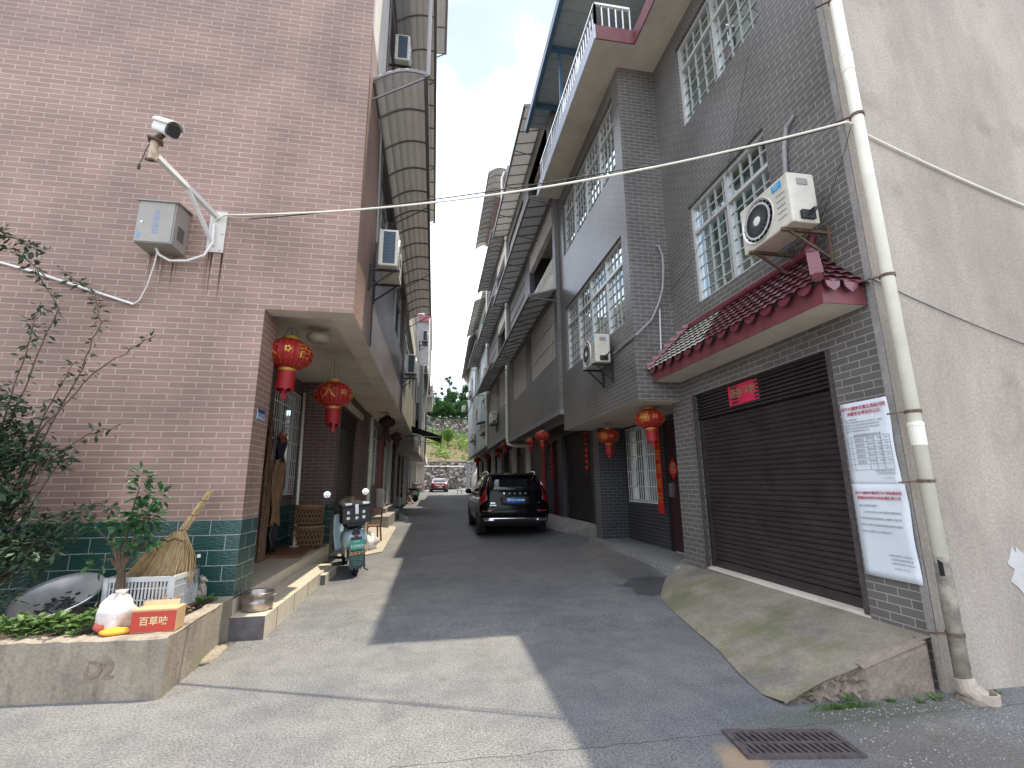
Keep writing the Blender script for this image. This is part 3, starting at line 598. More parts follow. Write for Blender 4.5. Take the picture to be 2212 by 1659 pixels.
H5=lefthouse('gray left row house with a red edged overhanging top storey',28,37,3.3,8.6,-.8,'graywall',[(29,31,5.4,7.2),(33,35.5,5.4,7.2)],extra=ex5)
def ex6(Hh):
    b=B(); b.box(-.95,-.29,38,46,9.0,9.45); b.make('balcony_slab',mat('pinkish_slab',(.42,.30,.27),.7,var=.15),Hh)
    b=B(); b.box(-.93,-.31,38.05,46,8.5,9.0); b.make('balcony_underside',M['soffit'],Hh)
    b=B()
    for i in range(10): b.box(-.34,-.31,38.1+.85*i,38.13+.85*i,9.45,10.4)
    for i in range(4): b.box(-.9+.18*i,-.88+.18*i,38.08,38.11,9.45,10.4)
    b.box(-.95,-.3,38.06,38.1,10.36,10.42); b.box(-.34,-.3,38.1,46,10.36,10.42); b.make('balcony_railing',M['white'],Hh)
    b=B(); b.box(-1.2,-.72,38,40,3.9,7.3); b.make('brick_face',M['darkgray'],Hh)
    w_=window(Hh,'Y',37.98,-1.2,-.72,7.3,8.5,1,depth=.0,nb=1,bars=False,tr=0,curt='curtain')
    b=B(); b.box(-2.2,-1.6,44.5,45,.5,4.1); b.box(-4,-1,50,50.2,.5,4.2); b.box(-2.2,-.72,38,50,3.5,3.9); b.each('porch_frame',M['soffit'],Hh)
    b=B(); panel(b,'X',-2.1,37,50,.4,3.6,[(38,41,.4,3.2),(42,44,.4,3.2)],.3,-1); b.make('ground_wall',M['graywall'],Hh)
    b=B(); b.box(-2.7,-2.5,37,50,.3,3.4); b.make('opening_shade_sheet',M['void'],Hh)  # black backing, shade of the openings put into its colour
H6=lefthouse('last left row house with a pinkish balcony and white railing before the stone wall',38,50,3.9,9.6,-.9,'graywall',[(41,44,5.5,7.2)],extra=ex6)
# pavers and low block steps in front of the left row
b=B()
def gp(x,y): return (x,y,gz(x,y))
b.add([(-2.0,10.1,.16),(-1.5,10.05,.12),(-1.03,10.7,.13),(-1.12,15.6,.215),(-1.6,15.9,.29),(-2.0,15.9,.31)],[(0,1,2,3,4,5)])
b.add([(-1.5,10.05,0),(-1.03,10.7,0),(-1.12,15.6,0),(-1.5,10.05,.12),(-1.03,10.7,.13),(-1.12,15.6,.215)],[(0,1,4,3),(1,2,5,4)])
struct(b.make('paved_ramp',M['mat']))
b=B(); b.box(-2.0,-1.33,15.2,20.0,0,.56); b.box(-2.0,-1.6,17.0,21.2,.56,.72); struct(b.make('entrance_step',M['ramp2'],bevel=.01))
b=B(); b.add([(-1.25,18.6,.23),(-.85,19.2,.235),(-1.0,21.6,.27),(-1.5,21.9,.3),(-1.9,20.4,.44),(-1.25,18.6,.4)],[(0,1,2,3,4),(0,4,5)]); struct(b.make('entrance_ramp',mat('green_gray_concrete',(.18,.22,.20),.8,var=.15)))
# ================================================================ RIGHT: near gray tiled house
G=thing('tiled_house','nearest gray tiled house on the right, with garage and projecting bay','house',(6,7,0))
W1=(4.18,5.85,4.03,5.59); W2=(4.0,5.80,6.92,8.42)
b=B(); panel(b,'X',3.7,3.23,6.78,.0,2.75,[(3.74,6.2,0,2.745)],.0,1); panel(b,'X',3.7,3.23,6.53,2.75,8.74,[W1,W2],.13,1)
b.quad((3.7,6.78,0),(4.25,6.78,0),(4.25,6.78,2.75),(3.7,6.78,2.75))
for y in (3.74,6.2): b.quad((3.7,y,.3),(3.9,y,.3),(3.9,y,2.745),(3.7,y,2.745))
b.quad((3.7,3.74,2.745),(3.9,3.74,2.745),(3.9,6.2,2.745),(3.7,6.2,2.745))
panel(b,'Y',6.53,3.01,3.7,2.73,8.74)
B1=(6.79,10.25,4.07,5.61); B2=(6.83,10.2,6.95,8.40)
panel(b,'X',3.01,6.53,10.64,2.73,8.74,[B1,B2],.13,1)
b.make('street_wall',M['gray'],G)
b=B(); b.box(3.02,6,6.54,10.63,2.725,2.78); b.make('bay_soffit',M['soffit'],G)
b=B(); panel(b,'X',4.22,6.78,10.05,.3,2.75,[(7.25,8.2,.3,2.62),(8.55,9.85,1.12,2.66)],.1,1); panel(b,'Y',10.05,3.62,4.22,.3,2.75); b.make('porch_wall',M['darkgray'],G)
shutter(G,'X',3.7,3.74,6.2,.385,2.745,1,box=.36,depth=.12)
b=B(); b.box(3.69,3.72,3.74,3.79,.385,2.745); b.box(3.69,3.72,6.15,6.2,.385,2.745); b.each('shutter_frame',M['cast'],G)
window(G,'X',3.7,*W1,1,nb=2,gx=.19,gz_=.2); window(G,'X',3.7,*W2,1,nb=2,gx=.19,gz_=.2)
window(G,'X',3.01,*B1,1,nb=4,gx=.17,gz_=.19); window(G,'X',3.01,*B2,1,nb=4,gx=.17,gz_=.19)
# cement end wall with a lighter strip of exposed edge
b=B(); b.quad((3.70,3.2,-.2),(16,3.2,-.2),(16,3.2,12.2),(3.70,3.2,12.2)); b.quad((3.697,3.2,0),(3.697,3.25,0),(3.697,3.25,8.74),(3.697,3.2,8.74)); b.quad((16,3.2,0),(16,14,0),(16,14,12.2),(16,3.2,12.2)); b.make('cement_end_wall',M['cement'],G)
b=B(); random.seed(5); q=[(4.60+.13*math.cos(a)*random.uniform(.6,1.2),.82+.17*math.sin(a)*random.uniform(.6,1.25)) for a in [i*6.283/26 for i in range(26)]]; b.prism(q,'y',3.195,3.199); b.make('paint_patch',mat('white_paint_patch',(.50,.49,.47),.6,var=.1),G)
b=B(); b.box(3.692,3.705,3.2,3.262,.38,12); b.make('corner_render_strip',M['ramp2'],G)
# balcony slab, fascia, railing
b=B(); b.box(3.15,9,2.9,6.07,8.74,9.0); b.box(2.46,9,6.07,10.5,8.741,9.0); sl=b.make('balcony_slab',M['soffit'],G)
b=B(); b.box(2.44,2.458,6.05,10.5,8.745,9.03); b.make('white_fascia',mat('white_fascia',(.60,.66,.74),.6,var=.05),G)
b=B(); b.box(2.46,3.15,6.05,6.068,8.74,9.02); b.box(3.13,3.148,2.9,6.05,8.74,9.02); b.each('maroon_fascia',M['maroon'],G)
b=B()
def rail(b,p,q,z0,z1,sp=.12,r=.009):
    p=Vector(p);q=Vector(q); n=max(1,int((q-p).length/sp))
    for i in range(n+1):
        c=p.lerp(q,i/n); k=.018 if i%8==0 else r; b.box(c.x-k,c.x+k,c.y-k,c.y+k,z0,z1)
    for z,k in ((z1,.022),(z0+.06,.012)): b.bar((p.x,p.y,z),(q.x,q.y,z),k*2)
rail(b,(2.49,6.12,0),(2.49,10.25,0),9.0,9.53); rail(b,(2.49,6.12,0),(3.12,6.12,0),9.0,9.53); b.make('balcony_railing',M['steel'],G)
b=B(); panel(b,'X',4.25,2.9,10.6,9,11.9,[(6.6,8.6,9.0,11)],.1,1); b.make('top_storey_wall',M['gray'],G)
b=B(); b.box(2.4,9,6.06,11.4,11.58,11.62); 
for i in range(18): b.box(2.4,4.3,6.1+.3*i,6.16+.3*i,11.55,11.58)
rf=b.make('metal_roof',M['blueroof'],G)
b=B(); b.box(2.33,2.43,6.04,11.42,11.42,11.66); b.box(2.43,4.3,6.04,6.12,11.44,11.56);b.box(2.43,4.3,10.45,10.53,11.44,11.56); b.box(2.62,2.68,8.75,8.81,9.0,11.5); b.box(2.43,4.25,8.74,8.82,11.44,11.56); b.make('roof_beam',M['bluebeam'],rf)
# tiled canopy over garage
b=B(); X0,X1,Y0,Y1=3.26,3.69,3.28,6.5
b.box(X0+.012,X1,Y0+.012,Y1-.012,3.005,3.03,0); can=b.make('garage_canopy',M['soffit'],G)
b=B(); b.box(X0-.0,X0+.01,Y0,Y1,3.005,3.19); b.box(X0+.01,X1,Y0,Y0+.01,3.005,3.19); b.box(X0+.01,X1,Y1-.01,Y1,3.005,3.19); b.each('canopy_fascia',M['maroon'],can)
b=B()
# wavy tiles: front slope trapezoid from eave (X0-.05,z3.2) to ridge (X1,z3.72) ; hips inset .47 at both ends
def slope(b,A,Bp,C,D,nrow,ncol,m=0,amp=.016,m2=None):
    """A,B eave ends, D,C ridge ends"""
    A,Bp,C,D=map(Vector,(A,Bp,C,D)); nrm=(Bp-A).cross(D-A).normalized()
    if nrm.z<0: nrm=-nrm
    nu=ncol*6; nv=nrow*2
    L0=(Bp-A).length
    for r in range(nrow):
        k=len(b.v); t0=r/nrow; t1=(r+1)/nrow
        for i in range(nu+1):
            for t,h in ((t0,.022),(t1,.0)):
                p=A.lerp(Bp,i/nu); 
                # clip to trapezoid
                lo=A.lerp(D,t); hi=Bp.lerp(C,t); ax=(Bp-A).normalized(); s=(p-A).dot(ax); s0=(lo-A).dot(ax); s1=(hi-A).dot(ax); s=min(max(s,s0),s1)
                base=A+ax*s+((lo-A)-ax*s0)
                w_=amp*abs(math.sin(math.pi*(s/L0)*ncol))
                b.v.append(tuple(base+nrm*(w_+h)))
        for i in range(nu):
            b.f.append((k+2*i,k+2*i+2,k+2*i+3,k+2*i+1)); yy=(b.v[k+2*i][1])
            b.m.append(1 if (m2 and yy>5.05+.04*r) else 0)
slope(b,(X0-.06,Y1+.04,3.17),(X0-.06,Y0-.04,3.17),(X1,Y0+.47,3.72),(X1,Y1-.47,3.72),7,26,m2=1)
slope(b,(X0-.06,Y0-.04,3.17),(X1+.02,Y0-.04,3.17),(X1+.02,Y0+.47,3.72),(X1,Y0+.47,3.72),7,4)
slope(b,(X1,Y1+.04,3.17),(X0-.06,Y1+.04,3.17),(X1,Y1-.47,3.72),(X1,Y1-.46,3.72),7,4)
b.make('canopy_tiles',[M['rooftile'],M['rooftilepale']],can,smooth=False)
b=B()
def hip(p,q):
    p=Vector(p);q=Vector(q); b.tube([p,p.lerp(q,.35),p.lerp(q,.7),q],[.045,.04,.04,.035],8)
    for i in range(7):
        c=p.lerp(q,(i+.5)/7); b.ob(c+Vector((0,0,.02)),(.10,.10,.05),(0,0,R(45)))
hip((X0-.05,Y0-.03,3.22),(X1-.02,Y0+.46,3.78)); hip((X0-.05,Y1+.03,3.22),(X1-.02,Y1-.46,3.78)); b.tube([(X1-.03,Y0+.45,3.76),(X1-.03,Y1-.45,3.76)],.04,8)
b.tube([(X1-.06,Y0+.50,3.76),(X1-.06,Y0+.42,3.80),(X1-.06,Y0+.38,3.87),(X1-.06,Y0+.37,3.95)],[.05,.055,.045,.03],8); b.make('canopy_ridge',M['rooftile'],can)
b=B()
for i in range(13):   # drip tiles hanging under each trough
    y=Y0+.0+(Y1-Y0)*(i+.5)/13
    b.prism([(y-.08,3.19),(y+.08,3.19),(y+.07,3.15),(y+.035,3.125),(y,3.115),(y-.035,3.125),(y-.07,3.15)],'x',X0-.062,X0-.05)
for i in range(2):
    x=X0+.07+.18*i; b.prism([(x-.075,3.20),(x+.075,3.20),(x+.06,3.14),(x,3.095),(x-.06,3.14)],'y',Y0-.055,Y0-.04)
b.each('drip_tile',M['rooftile'],can)
# porch of the gray house: slab, door, window grille
b=B(); b.add([(3.55,6.80,.31),(4.22,6.80,.31),(4.22,10.05,.33),(3.40,10.3,.33),(3.55,6.80,.05),(3.40,10.3,.1)],[(0,1,2,3),(0,3,5,4)]); b.quad((3.55,6.8,.31),(4.22,6.8,.31),(4.22,6.8,.0),(3.55,6.8,.0)); b.make('porch_slab',tile('mosaic_floor',(.34,.33,.31),(.24,.24,.22),(.20,.2,.19),.06,.06,.01,.5,.3,.2),G)
b=B(); b.box(4.25,4.28,7.25,8.2,.33,2.62); d_=b.make('door',mat('dark_red_door',(.035,.012,.014),.35,var=.15),G)
b=B(); b.box(4.22,4.25,7.25,7.31,.33,2.62); b.box(4.22,4.25,8.14,8.2,.33,2.62); b.box(4.22,4.25,7.31,8.14,2.1,2.16); b.each('door_frame',M['blackmetal'],d_)
b=B(); b.box(4.20,4.25,8.05,8.08,1.25,1.5); b.make('door_handle',M['steel'],d_)
wd=window(G,'X',4.22,8.55,9.85,1.12,2.66,1,depth=.08,tr=0,bars=False,curt='roomshade')
b=B()
for z in (1.12,1.43,1.74,2.05,2.35,2.66): b.box(4.195,4.21,8.53,9.87,z-.010,z+.010)
for i in range(14): y=8.55+1.3*i/13; b.box(4.199,4.207,y-.007,y+.007,1.12,2.66)
b.make('window_grille',M['white'],wd)
# ---- right row helpers
def balcony(Hh,x,y0,y1,z0,z1,bm='darkgray',depth=1.3):
    b=B(); panel(b,'X',x+depth,y0,y1,z0,z1); panel(b,'Y',y0+.001,x+.15,x+depth,z0,z1); panel(b,'Y',y1-.001,x+.15,x+depth,z0,z1); b.make('balcony_wall',M[bm],Hh)
    b=B(); b.box(x+.02,x+depth,y0+.002,y1-.002,z0-.05,z0); b.box(x+.16,x+depth,y0+.002,y1-.002,z1,z1+.05); b.each('balcony_slab',M['soffit'],Hh)
def blinds(Hh,x,h):
    """window closed by a bamboo blind behind white bars"""
    y0,y1,z0,z1=h
    b=B(); b.box(x+.07,x+.085,y0,y1,z0,z1); w_=b.make('window',M['bamboo'],Hh)
    b=B(); n=int((y1-y0)/.13)
    for i in range(n+1): y=y0+(y1-y0)*i/n; b.box(x+.03,x+.045,y-.008,y+.008,z0,z1)
    for z in (z0+.02,z0+(z1-z0)*.34,z0+(z1-z0)*.67,z1-.02): b.box(x+.02,x+.05,y0,y1,z-.014,z+.014)
    b.make('window_bars',M['aluminium'],w_)
XR=2.91
def righthouse(lbl,y0,y1,zb,ztop,wallm,wins,balc,glaz=(),louv=(),side=True,soffm='soffit'):
    Hh=thing('row_house',lbl,'house',(6,(y0+y1)/2,gz(4,y0)))
    holes=list(wins)+list(balc)+list(glaz)+list(louv)
    b=B(); panel(b,'X',XR,y0,y1,zb,ztop,holes,.16,1)
    b.quad((XR,y0,zb),(XR+4,y0,zb),(XR+4,y0,ztop),(XR,y0,ztop)); b.quad((XR,y1,zb),(XR+4,y1,zb),(XR+4,y1,ztop),(XR,y1,ztop)); b.quad((XR,y0,ztop),(XR+6,y0,ztop),(XR+6,y1,ztop),(XR,y1,ztop)); b.make('wall',M[wallm],Hh)
    b=B(); b.box(XR+.003,XR+2,y0+.003,y1-.003,zb-.003,zb+.12); b.make('soffit',M[soffm],Hh)
    b=B(); b.box(XR-.002,XR+.3,y0+.01,y1-.01,zb-.10,zb-.003); b.make('edge_beam',M['graywall'],Hh)
    for h in wins: blinds(Hh,XR,h)
    for h in balc: balcony(Hh,XR,*h)
    for h in glaz: window(Hh,'X',XR,*h,1,depth=.1,nb=2,bars=False,curt='curtain')
    for h in louv:
        b=B(); y0_,y1_,z0_,z1_=h; b.box(XR+.06,XR+.08,y0_,y1_,z0_,z1_)
        for i in range(1,4): z=z0_+(z1_-z0_)*i/4; b.box(XR+.03,XR+.06,y0_,y1_,z-.012,z+.012)
        b.make('louvre_screen',M['graywall'],Hh)
    return Hh
A_=righthouse('gray brown row house with bamboo blinds, right after the projecting bay of the gray house',10.64,18.45,3.22,12.3,'graybrown',
   [(10.86,13.9,4.58,6.12),(14.65,17.38,4.58,6.12)],[(10.9,13.88,6.5,8.82),(11.2,13.9,9.6,11.6)],louv=[(14.72,18.2,7.0,8.9),(14.8,18.2,9.9,11.6)])
b=B(); b.box(XR+.01,XR+.15,10.9,13.88,8.25,8.82); b.box(XR+.01,XR+.2,11.2,18.3,11.6,12.0); b.each('lintel_beam',M['plaster'],A_)
# balustrade of turned balusters behind a leaning top rail
b=B(); b.tube([(XR+.07,10.95,7.36),(XR+.07,13.85,7.36)],.03,8)
for i in range(16):
    y=11.05+.18*i; b.lathe([(.035,6.5),(.05,6.62),(.055,6.78),(.03,6.95),(.022,7.1),(.045,7.25),(.04,7.33)],(XR+.07,y,0),8)
b.make('balustrade',M['pvc'],A_)
b=B(); b.tube([(XR+.05,11.2,10.4),(XR+.05,13.88,10.4)],.02,6)
for i in range(14): b.box(XR+.04,XR+.06,11.25+.2*i,11.27+.2*i,9.6,10.4)
b.make('balcony_railing',M['steel'],A_)
awning(A_,10.68,18.2,XR,6.33,2.22,6.12,15,struts=5); awning(A_,10.75,18.35,XR,9.06,2.28,8.92,15,struts=5); awning(A_,11.0,18.35,XR,12.15,2.25,12.0,14,struts=5)
pipe(A_,[(2.84,18.42,6.35),(2.84,18.42,3.3),(2.86,18.38,3.05),(3.1,18.3,2.98),(3.9,18.2,2.95)],.06); pipe(A_,[(2.84,18.44,9.25),(2.84,18.44,6.6)],.055); pipe(A_,[(2.84,18.46,12.2),(2.84,18.46,9.5)],.055)
Bh=righthouse('second row house on the right with curved gray awnings above bamboo blinded windows',18.45,26.2,3.5,15.7,'graybrown',
   [(18.9,21.3,4.88,6.45),(22.15,25.2,4.88,6.45)],[(18.8,21.6,6.9,9.1),(19.2,22,10.2,12.3),(19.2,25.6,13.2,15.4)],louv=[(22.2,25.8,7.2,9.2),(22.4,25.6,10.4,12.2)])
b=B(); b.box(XR+.01,XR+.15,18.8,21.6,8.6,9.1); b.box(XR+.01,XR+.15,19.2,22,11.8,12.3);b.box(XR+.01,XR+.15,19.2,25.6,14.9,15.4); b.box(XR+.02,XR+.1,19.2,25.6,13.2,14.1); b.each('lintel_beam',M['plaster'],Bh)
awning(Bh,18.6,25.7,XR,6.7,2.22,6.42,16,struts=6,arch=.03); awning(Bh,18.6,25.7,XR,9.5,2.25,9.38,16,struts=5,arch=.04); awning(Bh,18.6,25.6,XR,12.7,2.24,12.5,16,struts=5,arch=.08); awning(Bh,19.0,26.3,XR,15.95,2.15,15.7,14,struts=4,arch=.12)
pipe(Bh,[(2.84,25.9,6.6),(2.84,25.9,3.6)],.06); pipe(Bh,[(2.84,26.1,12.9),(2.84,26.1,7)],.055); pipe(Bh,[(2.84,18.8,15.6),(2.7,18.75,15.2),(2.7,18.7,12.8)],.05,mt='plaster')
b=B(); b.box(2.55,4.5,20.8,26.0,17.0,17.15); b.box(2.75,4.5,20.9,26.0,15.7,17); b.make('roof_parapet',mat('pink_gray_parapet',(.33,.25,.24),.8,var=.1),Bh)
Ch=righthouse('greenish rendered last row house on the right with many air conditioners and shuttered windows',26.2,41.5,3.72,12.6,'greenwall',
   [],[(27.2,30,9.9,12.2)],glaz=[(27.2,29.3,5.0,6.7),(31,32.8,8.2,9.9),(36.2,38.4,8.0,9.9),(32.6,34.6,5.1,6.7)])
b=B(); b.box(XR-.06,XR-.02,29.6,31.6,5.05,6.75); b.box(XR-.06,XR-.02,35.6,40.8,5.0,7.6); b.box(XR-.06,XR-.02,34.0,35.9,8.0,10.0); b.box(XR-.06,XR-.02,38.8,41,7.9,10.3);b.box(XR-.06,XR-.02,27.1,29.4,8.0,9.4)
for y,z0,z1 in ((33.2,5.0,6.8),(37.3,8.0,10.0)): pass
b.each('shutter_panel',mat('pale_blue_panel',(.52,.58,.62),.5,var=.08,stretch=(1,1,8)),Ch)
b=B()
for k,(y0,y1,z0,z1) in enumerate(((32.6,34.6,5.1,6.7),(36.2,38.4,8.0,9.9))):
    if k: b.make('window_grille',M['white'],Ch); b=B()
    for i in range(9): y=y0+(y1-y0)*i/8; b.box(XR-.14,XR-.125,y-.01,y+.01,z0-.1,z1+.1)
    for z in (z0-.1,(z0+z1)/2,z1+.1): b.box(XR-.15,XR-.12,y0,y1,z-.012,z+.012); b.box(XR-.15,XR,y0,y0+.02,z-.012,z+.012)
b.make('window_grille',M['white'],Ch)
awning(Ch,27.2,34.5,XR,12.85,2.22,12.65,12,struts=4,arch=.06)
awning(Ch,26.4,33.5,XR,10.05,2.24,9.85,13,struts=4,arch=.05)
b=B(); b.prism([(26.3,12.9),(41.8,12.9),(41.8,13.0),(26.3,13.0)],'x',2.6,3.4); b.prism([(2.45,10.9),(2.9,10.3),(3.2,10.3),(3.2,12.9),(2.5,12.9)],'y',41.52,41.9); b.make('roof_edge',M['soffit'],Ch)
b=B(); b.quad((2.3,33,12.0),(2.3,42,10.9),(3.6,42,12.6),(3.6,33,13.6)); b.make('dark_eave',M['graywall'],Ch,solid=.08)
pipe(Ch,[(2.85,26.6,6.9),(2.85,26.6,3.8),(3.0,26.6,3.6),(3.9,26.6,3.55)],.055,mt='plaster')
# ground floors of the right row (set back at X=3.7)
def gfl(Hh,y0,y1,items,wm='darkgray'):
    z0=gz(3.8,y0)-.05; zt=4.0
    holes=[(a,c,z0,h) for a,c,h,t in items if t!='w']
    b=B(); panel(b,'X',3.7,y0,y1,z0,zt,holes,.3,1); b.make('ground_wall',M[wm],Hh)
    for a,c,h,t in items:
        if t=='s': shutter(Hh,'X',3.7,a,c,gz(3.8,a)+.2,h,1,box=.3,depth=.15)
        if t=='g': shutter(Hh,'X',3.7,a,c,gz(3.8,a)+.2,h,1,box=.3,depth=.15,mt='graydoor')
        if t=='d': b=B(); b.box(3.9,3.93,a,c,z0,h); dd=b.make('door',M['reddoor'],Hh); b=B(); b.box(3.86,3.9,a+.1,a+.13,z0+1,z0+1.3); b.make('door_handle',M['steel'],dd)
M['graydoor']=mat('gray_metal_shutter',(.22,.20,.17),.4,.4,var=.2); M['reddoor']=mat('red_gate',(.10,.012,.014),.4,var=.3)
b=B(); b.box(3.615,3.72,10.056,10.4,.2,3.2); b.make('garage_pillar',M['gray'],A_)
gfl(A_,10.4,18.45,[(10.85,13.45,2.85,'s'),(13.9,15.3,2.8,'d')]); gfl(Bh,18.45,26.2,[(18.5,20.9,3.1,'g'),(21.6,25.2,3.3,'d')]); gfl(Ch,26.2,41.5,[(26.8,28.8,3.2,'g'),(29.6,33,3.3,'d'),(34,36.8,3.3,'g'),(37.4,40.8,3.3,'d')])
b=B(); 
for y in (18.15,21.25,): b.box(3.55,3.7,y-.12,y+.12,.2,3.4)
b.each('door_pillar',M['soffit'],Bh)
b=B()
for y in (26.2,29.0,33.6,37.2): b.box(3.52,3.7,y-.13,y+.13,.3,3.7)
b.each('door_pillar',M['plaster'],Ch)
# ================================================================ concrete ramps at the garages
def pt(x,y,z): return (x,y,z)
edge=[(3.52,7.05,.10),(3.2,6.6,.03),(3.0,6.2,.02),(2.84,5.6,.015),(2.70,4.85,.01),(2.60,4.3,.005),(2.44,3.75,.005),(2.38,3.42,.01),(2.42,3.22,.03)]
wallp=[(3.70,6.8-.0*i,.34) for i in range(1)]
b=B(); n=len(edge)
tops=[]
for i,(x,y,z) in enumerate(edge):
    t=i/(n-1); yw=6.98+(3.24-6.98)*t; row=[]
    for k in range(9):
        s=k/8; xx=x+(3.80-x)*s; yy=y+(yw-y)*s; zz=z+(.385-z)*(s**.85)
        if k==8: zz=.385
        row.append((xx,yy,zz+.006*math.sin(xx*13+yy*7)))
    tops.append(row)
k0=len(b.v)
for r in tops: b.v+=r
for i in range(n-1):
    for k in range(8): b.f.append((k0+i*9+k,k0+(i+1)*9+k,k0+(i+1)*9+k+1,k0+i*9+k+1)); b.m.append(0)
k1=len(b.v); b.v+=[(x,y-.02,-.05) for x,y,z in tops[0]]
for k in range(8): b.f.append((k0+k,k0+k+1,k1+k+1,k1+k)); b.m.append(0)
rampo=struct(b.make('ramp',M['ramp']))
# near vertical side: rough broken rubble left half, rendered block right half
b=B(); last=tops[-1]; random.seed(3)
nn=44; 
def toph(x):
    for a,c in zip(last[:-1],last[1:]):
        if a[0]<=x<=c[0]: return a[2]+(c[2]-a[2])*(x-a[0])/(c[0]-a[0])
    return last[-1][2]
k0=len(b.v); rows=8
for i in range(nn+1):
    x=2.42+(3.60-2.42)*i/nn; h=toph(x)
    for j in range(rows+1):
        t=j/rows; rough=.022 if x<3.04 else .003
        yy=3.235 - (0.0 if j==rows else (.0 if x<3.04 else .03)) + random.uniform(-rough,rough)+(.03*(1-abs(2*t-1)) if x<3.04 else 0)
        b.v.append((x,yy if j<rows else 3.222,-.03+(h+.03)*t-(.0)))
for i in range(nn):
    for j in range(rows): a=k0+i*(rows+1)+j; b.f.append((a,a+rows+1,a+rows+2,a+1)); b.m.append(0)
b.quad((3.60,3.2,-.05),(3.60,3.3,-.05),(3.60,3.3,.36),(3.60,3.2,.34)); b.quad((3.04,3.2,.2),(3.6,3.2,.345),(3.6,3.26,.36),(3.04,3.26,.225))
struct(b.make('ramp_side',M['rampside']))
b=B(); b.box(3.70,3.83,3.74,6.2,.36,.392); struct(b.make('threshold',M['soffit']))
b=B()
RA,RB,RC,RD=Vector((3.72,10.45,.59)),Vector((3.28,12.6,.16)),Vector((3.02,15.2,.20)),Vector((3.72,15.2,.56))
b.grid(lambda u,v:tuple(RA.lerp(RB,u).lerp(RD.lerp(RC,u),v)),6,6); b.add([tuple(RA),tuple(RB),(3.28,12.6,0),(3.72,10.45,.1)],[(0,1,2,3)]); b.add([tuple(RB),tuple(RC),(3.02,15.2,0),(3.28,12.6,0)],[(0,1,2,3)]); struct(b.make('ramp',M['ramp2']))
b=B(); b.add([(3.72,15.2,.50),(3.72,26,.58),(3.2,26,.44),(3.2,15.2,.34)],[(0,1,2,3)]); struct(b.make('pavement',M['ramp2']))
# ================================================================ far end: stone walls, hill, trees
b=B(); 
def hz(x,y): return 4.2+5.1*max(0,min(1,(y-60.3)/17.7))+.25*math.sin(x*.9+y*.5)
b.grid(lambda s,t:(-60+140*s,60.3+17.8*t,hz(-60+140*s,60.3+17.8*t)),60,14); b.make('hill',M['hill'],smooth=True,kind='structure')
b=B(); b.grid(lambda s,t:(-60+140*s,78.4+60*t,12.2+6*t+.3*math.sin(s*60)),40,6); b.make('upper_hill',M['hill'],smooth=True,kind='structure')
w_=thing('stone_wall','rubble stone retaining wall at the end of the street behind the red car','wall',(2,60,.9))
b=B(); b.box(-40,60,60,60.5,.5,4.32); b.make('masonry',M['stone'],w_); b=B(); b.box(-40,60,59.92,60.55,4.32,4.42); b.make('coping',M['cement'],w_)
b=B(); b.tube([(-3,59.85,3.75),(3.7,59.85,3.72)],.05,8); b.make('water_pipe',M['white'],w_)
w_=thing('stone_wall','higher stone retaining wall up the slope below the dense trees','wall',(2,78,9)); b=B(); b.box(-60,80,78.2,78.8,8.2,12.4); b.make('masonry',M['stone'],w_)
def leafy(b,c,rad,n,size,flat=.0,m=0,seedv=None,fold=.25,shell=.35):
    c=Vector(c)
    for _ in range(n):
        d=Vector((random.gauss(0,1),random.gauss(0,1),random.gauss(0,1))).normalized()*(random.random()**shell)
        p=c+Vector((d.x*rad[0],d.y*rad[1],d.z*rad[2])); s=size*random.uniform(.6,1.25)
        leaf(b,p,Vector((random.gauss(0,1),random.gauss(0,1),random.gauss(0,.6)-flat)).normalized(),s,m,fold)
def leaf(b,p,d,s,m=0,fold=.25,w=.42):
    u=d.cross(Vector((random.gauss(0,.4),random.gauss(0,.4),1))); u=u.normalized() if u.length>1e-3 else Vector((1,0,0)); n=u.cross(d)
    b.add([p,p+d*s*.5+u*s*w*.5+n*s*fold*.15,p+d*s,p+d*s*.5-u*s*w*.5+n*s*fold*.15,p+d*s*.5-n*s*fold*.1],[(0,1,4),(1,2,4),(2,3,4),(3,0,4)],m)
def bigleaf(b,p,s,m=0):
    d=Vector((random.gauss(0,1),random.gauss(0,1),random.gauss(0,.5))).normalized(); u=d.cross(Vector((0,.3,1))).normalized()
    b.add([p-u*s*.5,p+d*s*.5-u*s*.1,p+u*s*.5+d*s*.2,p-d*s*.4+u*s*.1],[(0,1,2,3)],m)
def tree(name,lbl,x,y,z,h,r,nl=2600,ls=.42,seed=1,openc=False,trunk=.18,grp='trees above the upper stone wall'):
    random.seed(seed); t=thing(name,lbl,'tree',(x,y,z),group=grp)
    b=B(); top=h*.62; pts=[(x,y,z-.3),(x+.1,y,z+h*.2),(x-.1,y+.1,z+h*.4),(x,y,z+top)]; b.tube(pts,[trunk,trunk*.8,trunk*.6,trunk*.3],8)
    lobes=[]
    for i in range(14 if not openc else 34):
        a=random.uniform(0,6.28); rr=r*random.uniform(.25,.85); zz=z+h*random.uniform(.35,.98)-rr*.25
        if zz>z+h*.8: rr*=.45
        c=(x+math.cos(a)*rr,y+math.sin(a)*rr,zz); lobes.append(c); b.tube([(x,y,z+h*random.uniform(.25,.5)),((x+c[0])/2,(y+c[1])/2,(z+h*.4+c[2])/2),c],[trunk*.4,trunk*.25,.02],5)
    b.make('trunk',M['bark'],t); b=B()
    for c in lobes:
        q=r*random.uniform(.25,.42)*(.6 if openc else 1)
        for _ in range(nl//len(lobes)):
            d=Vector((random.gauss(0,1),random.gauss(0,1),random.gauss(0,1))).normalized()*random.random()**.4
            bigleaf(b,Vector(c)+Vector((d.x*q,d.y*q,d.z*q*.8)),ls*random.uniform(.5,1.1))
    b.make('crown',M['leaftree'],t); return t
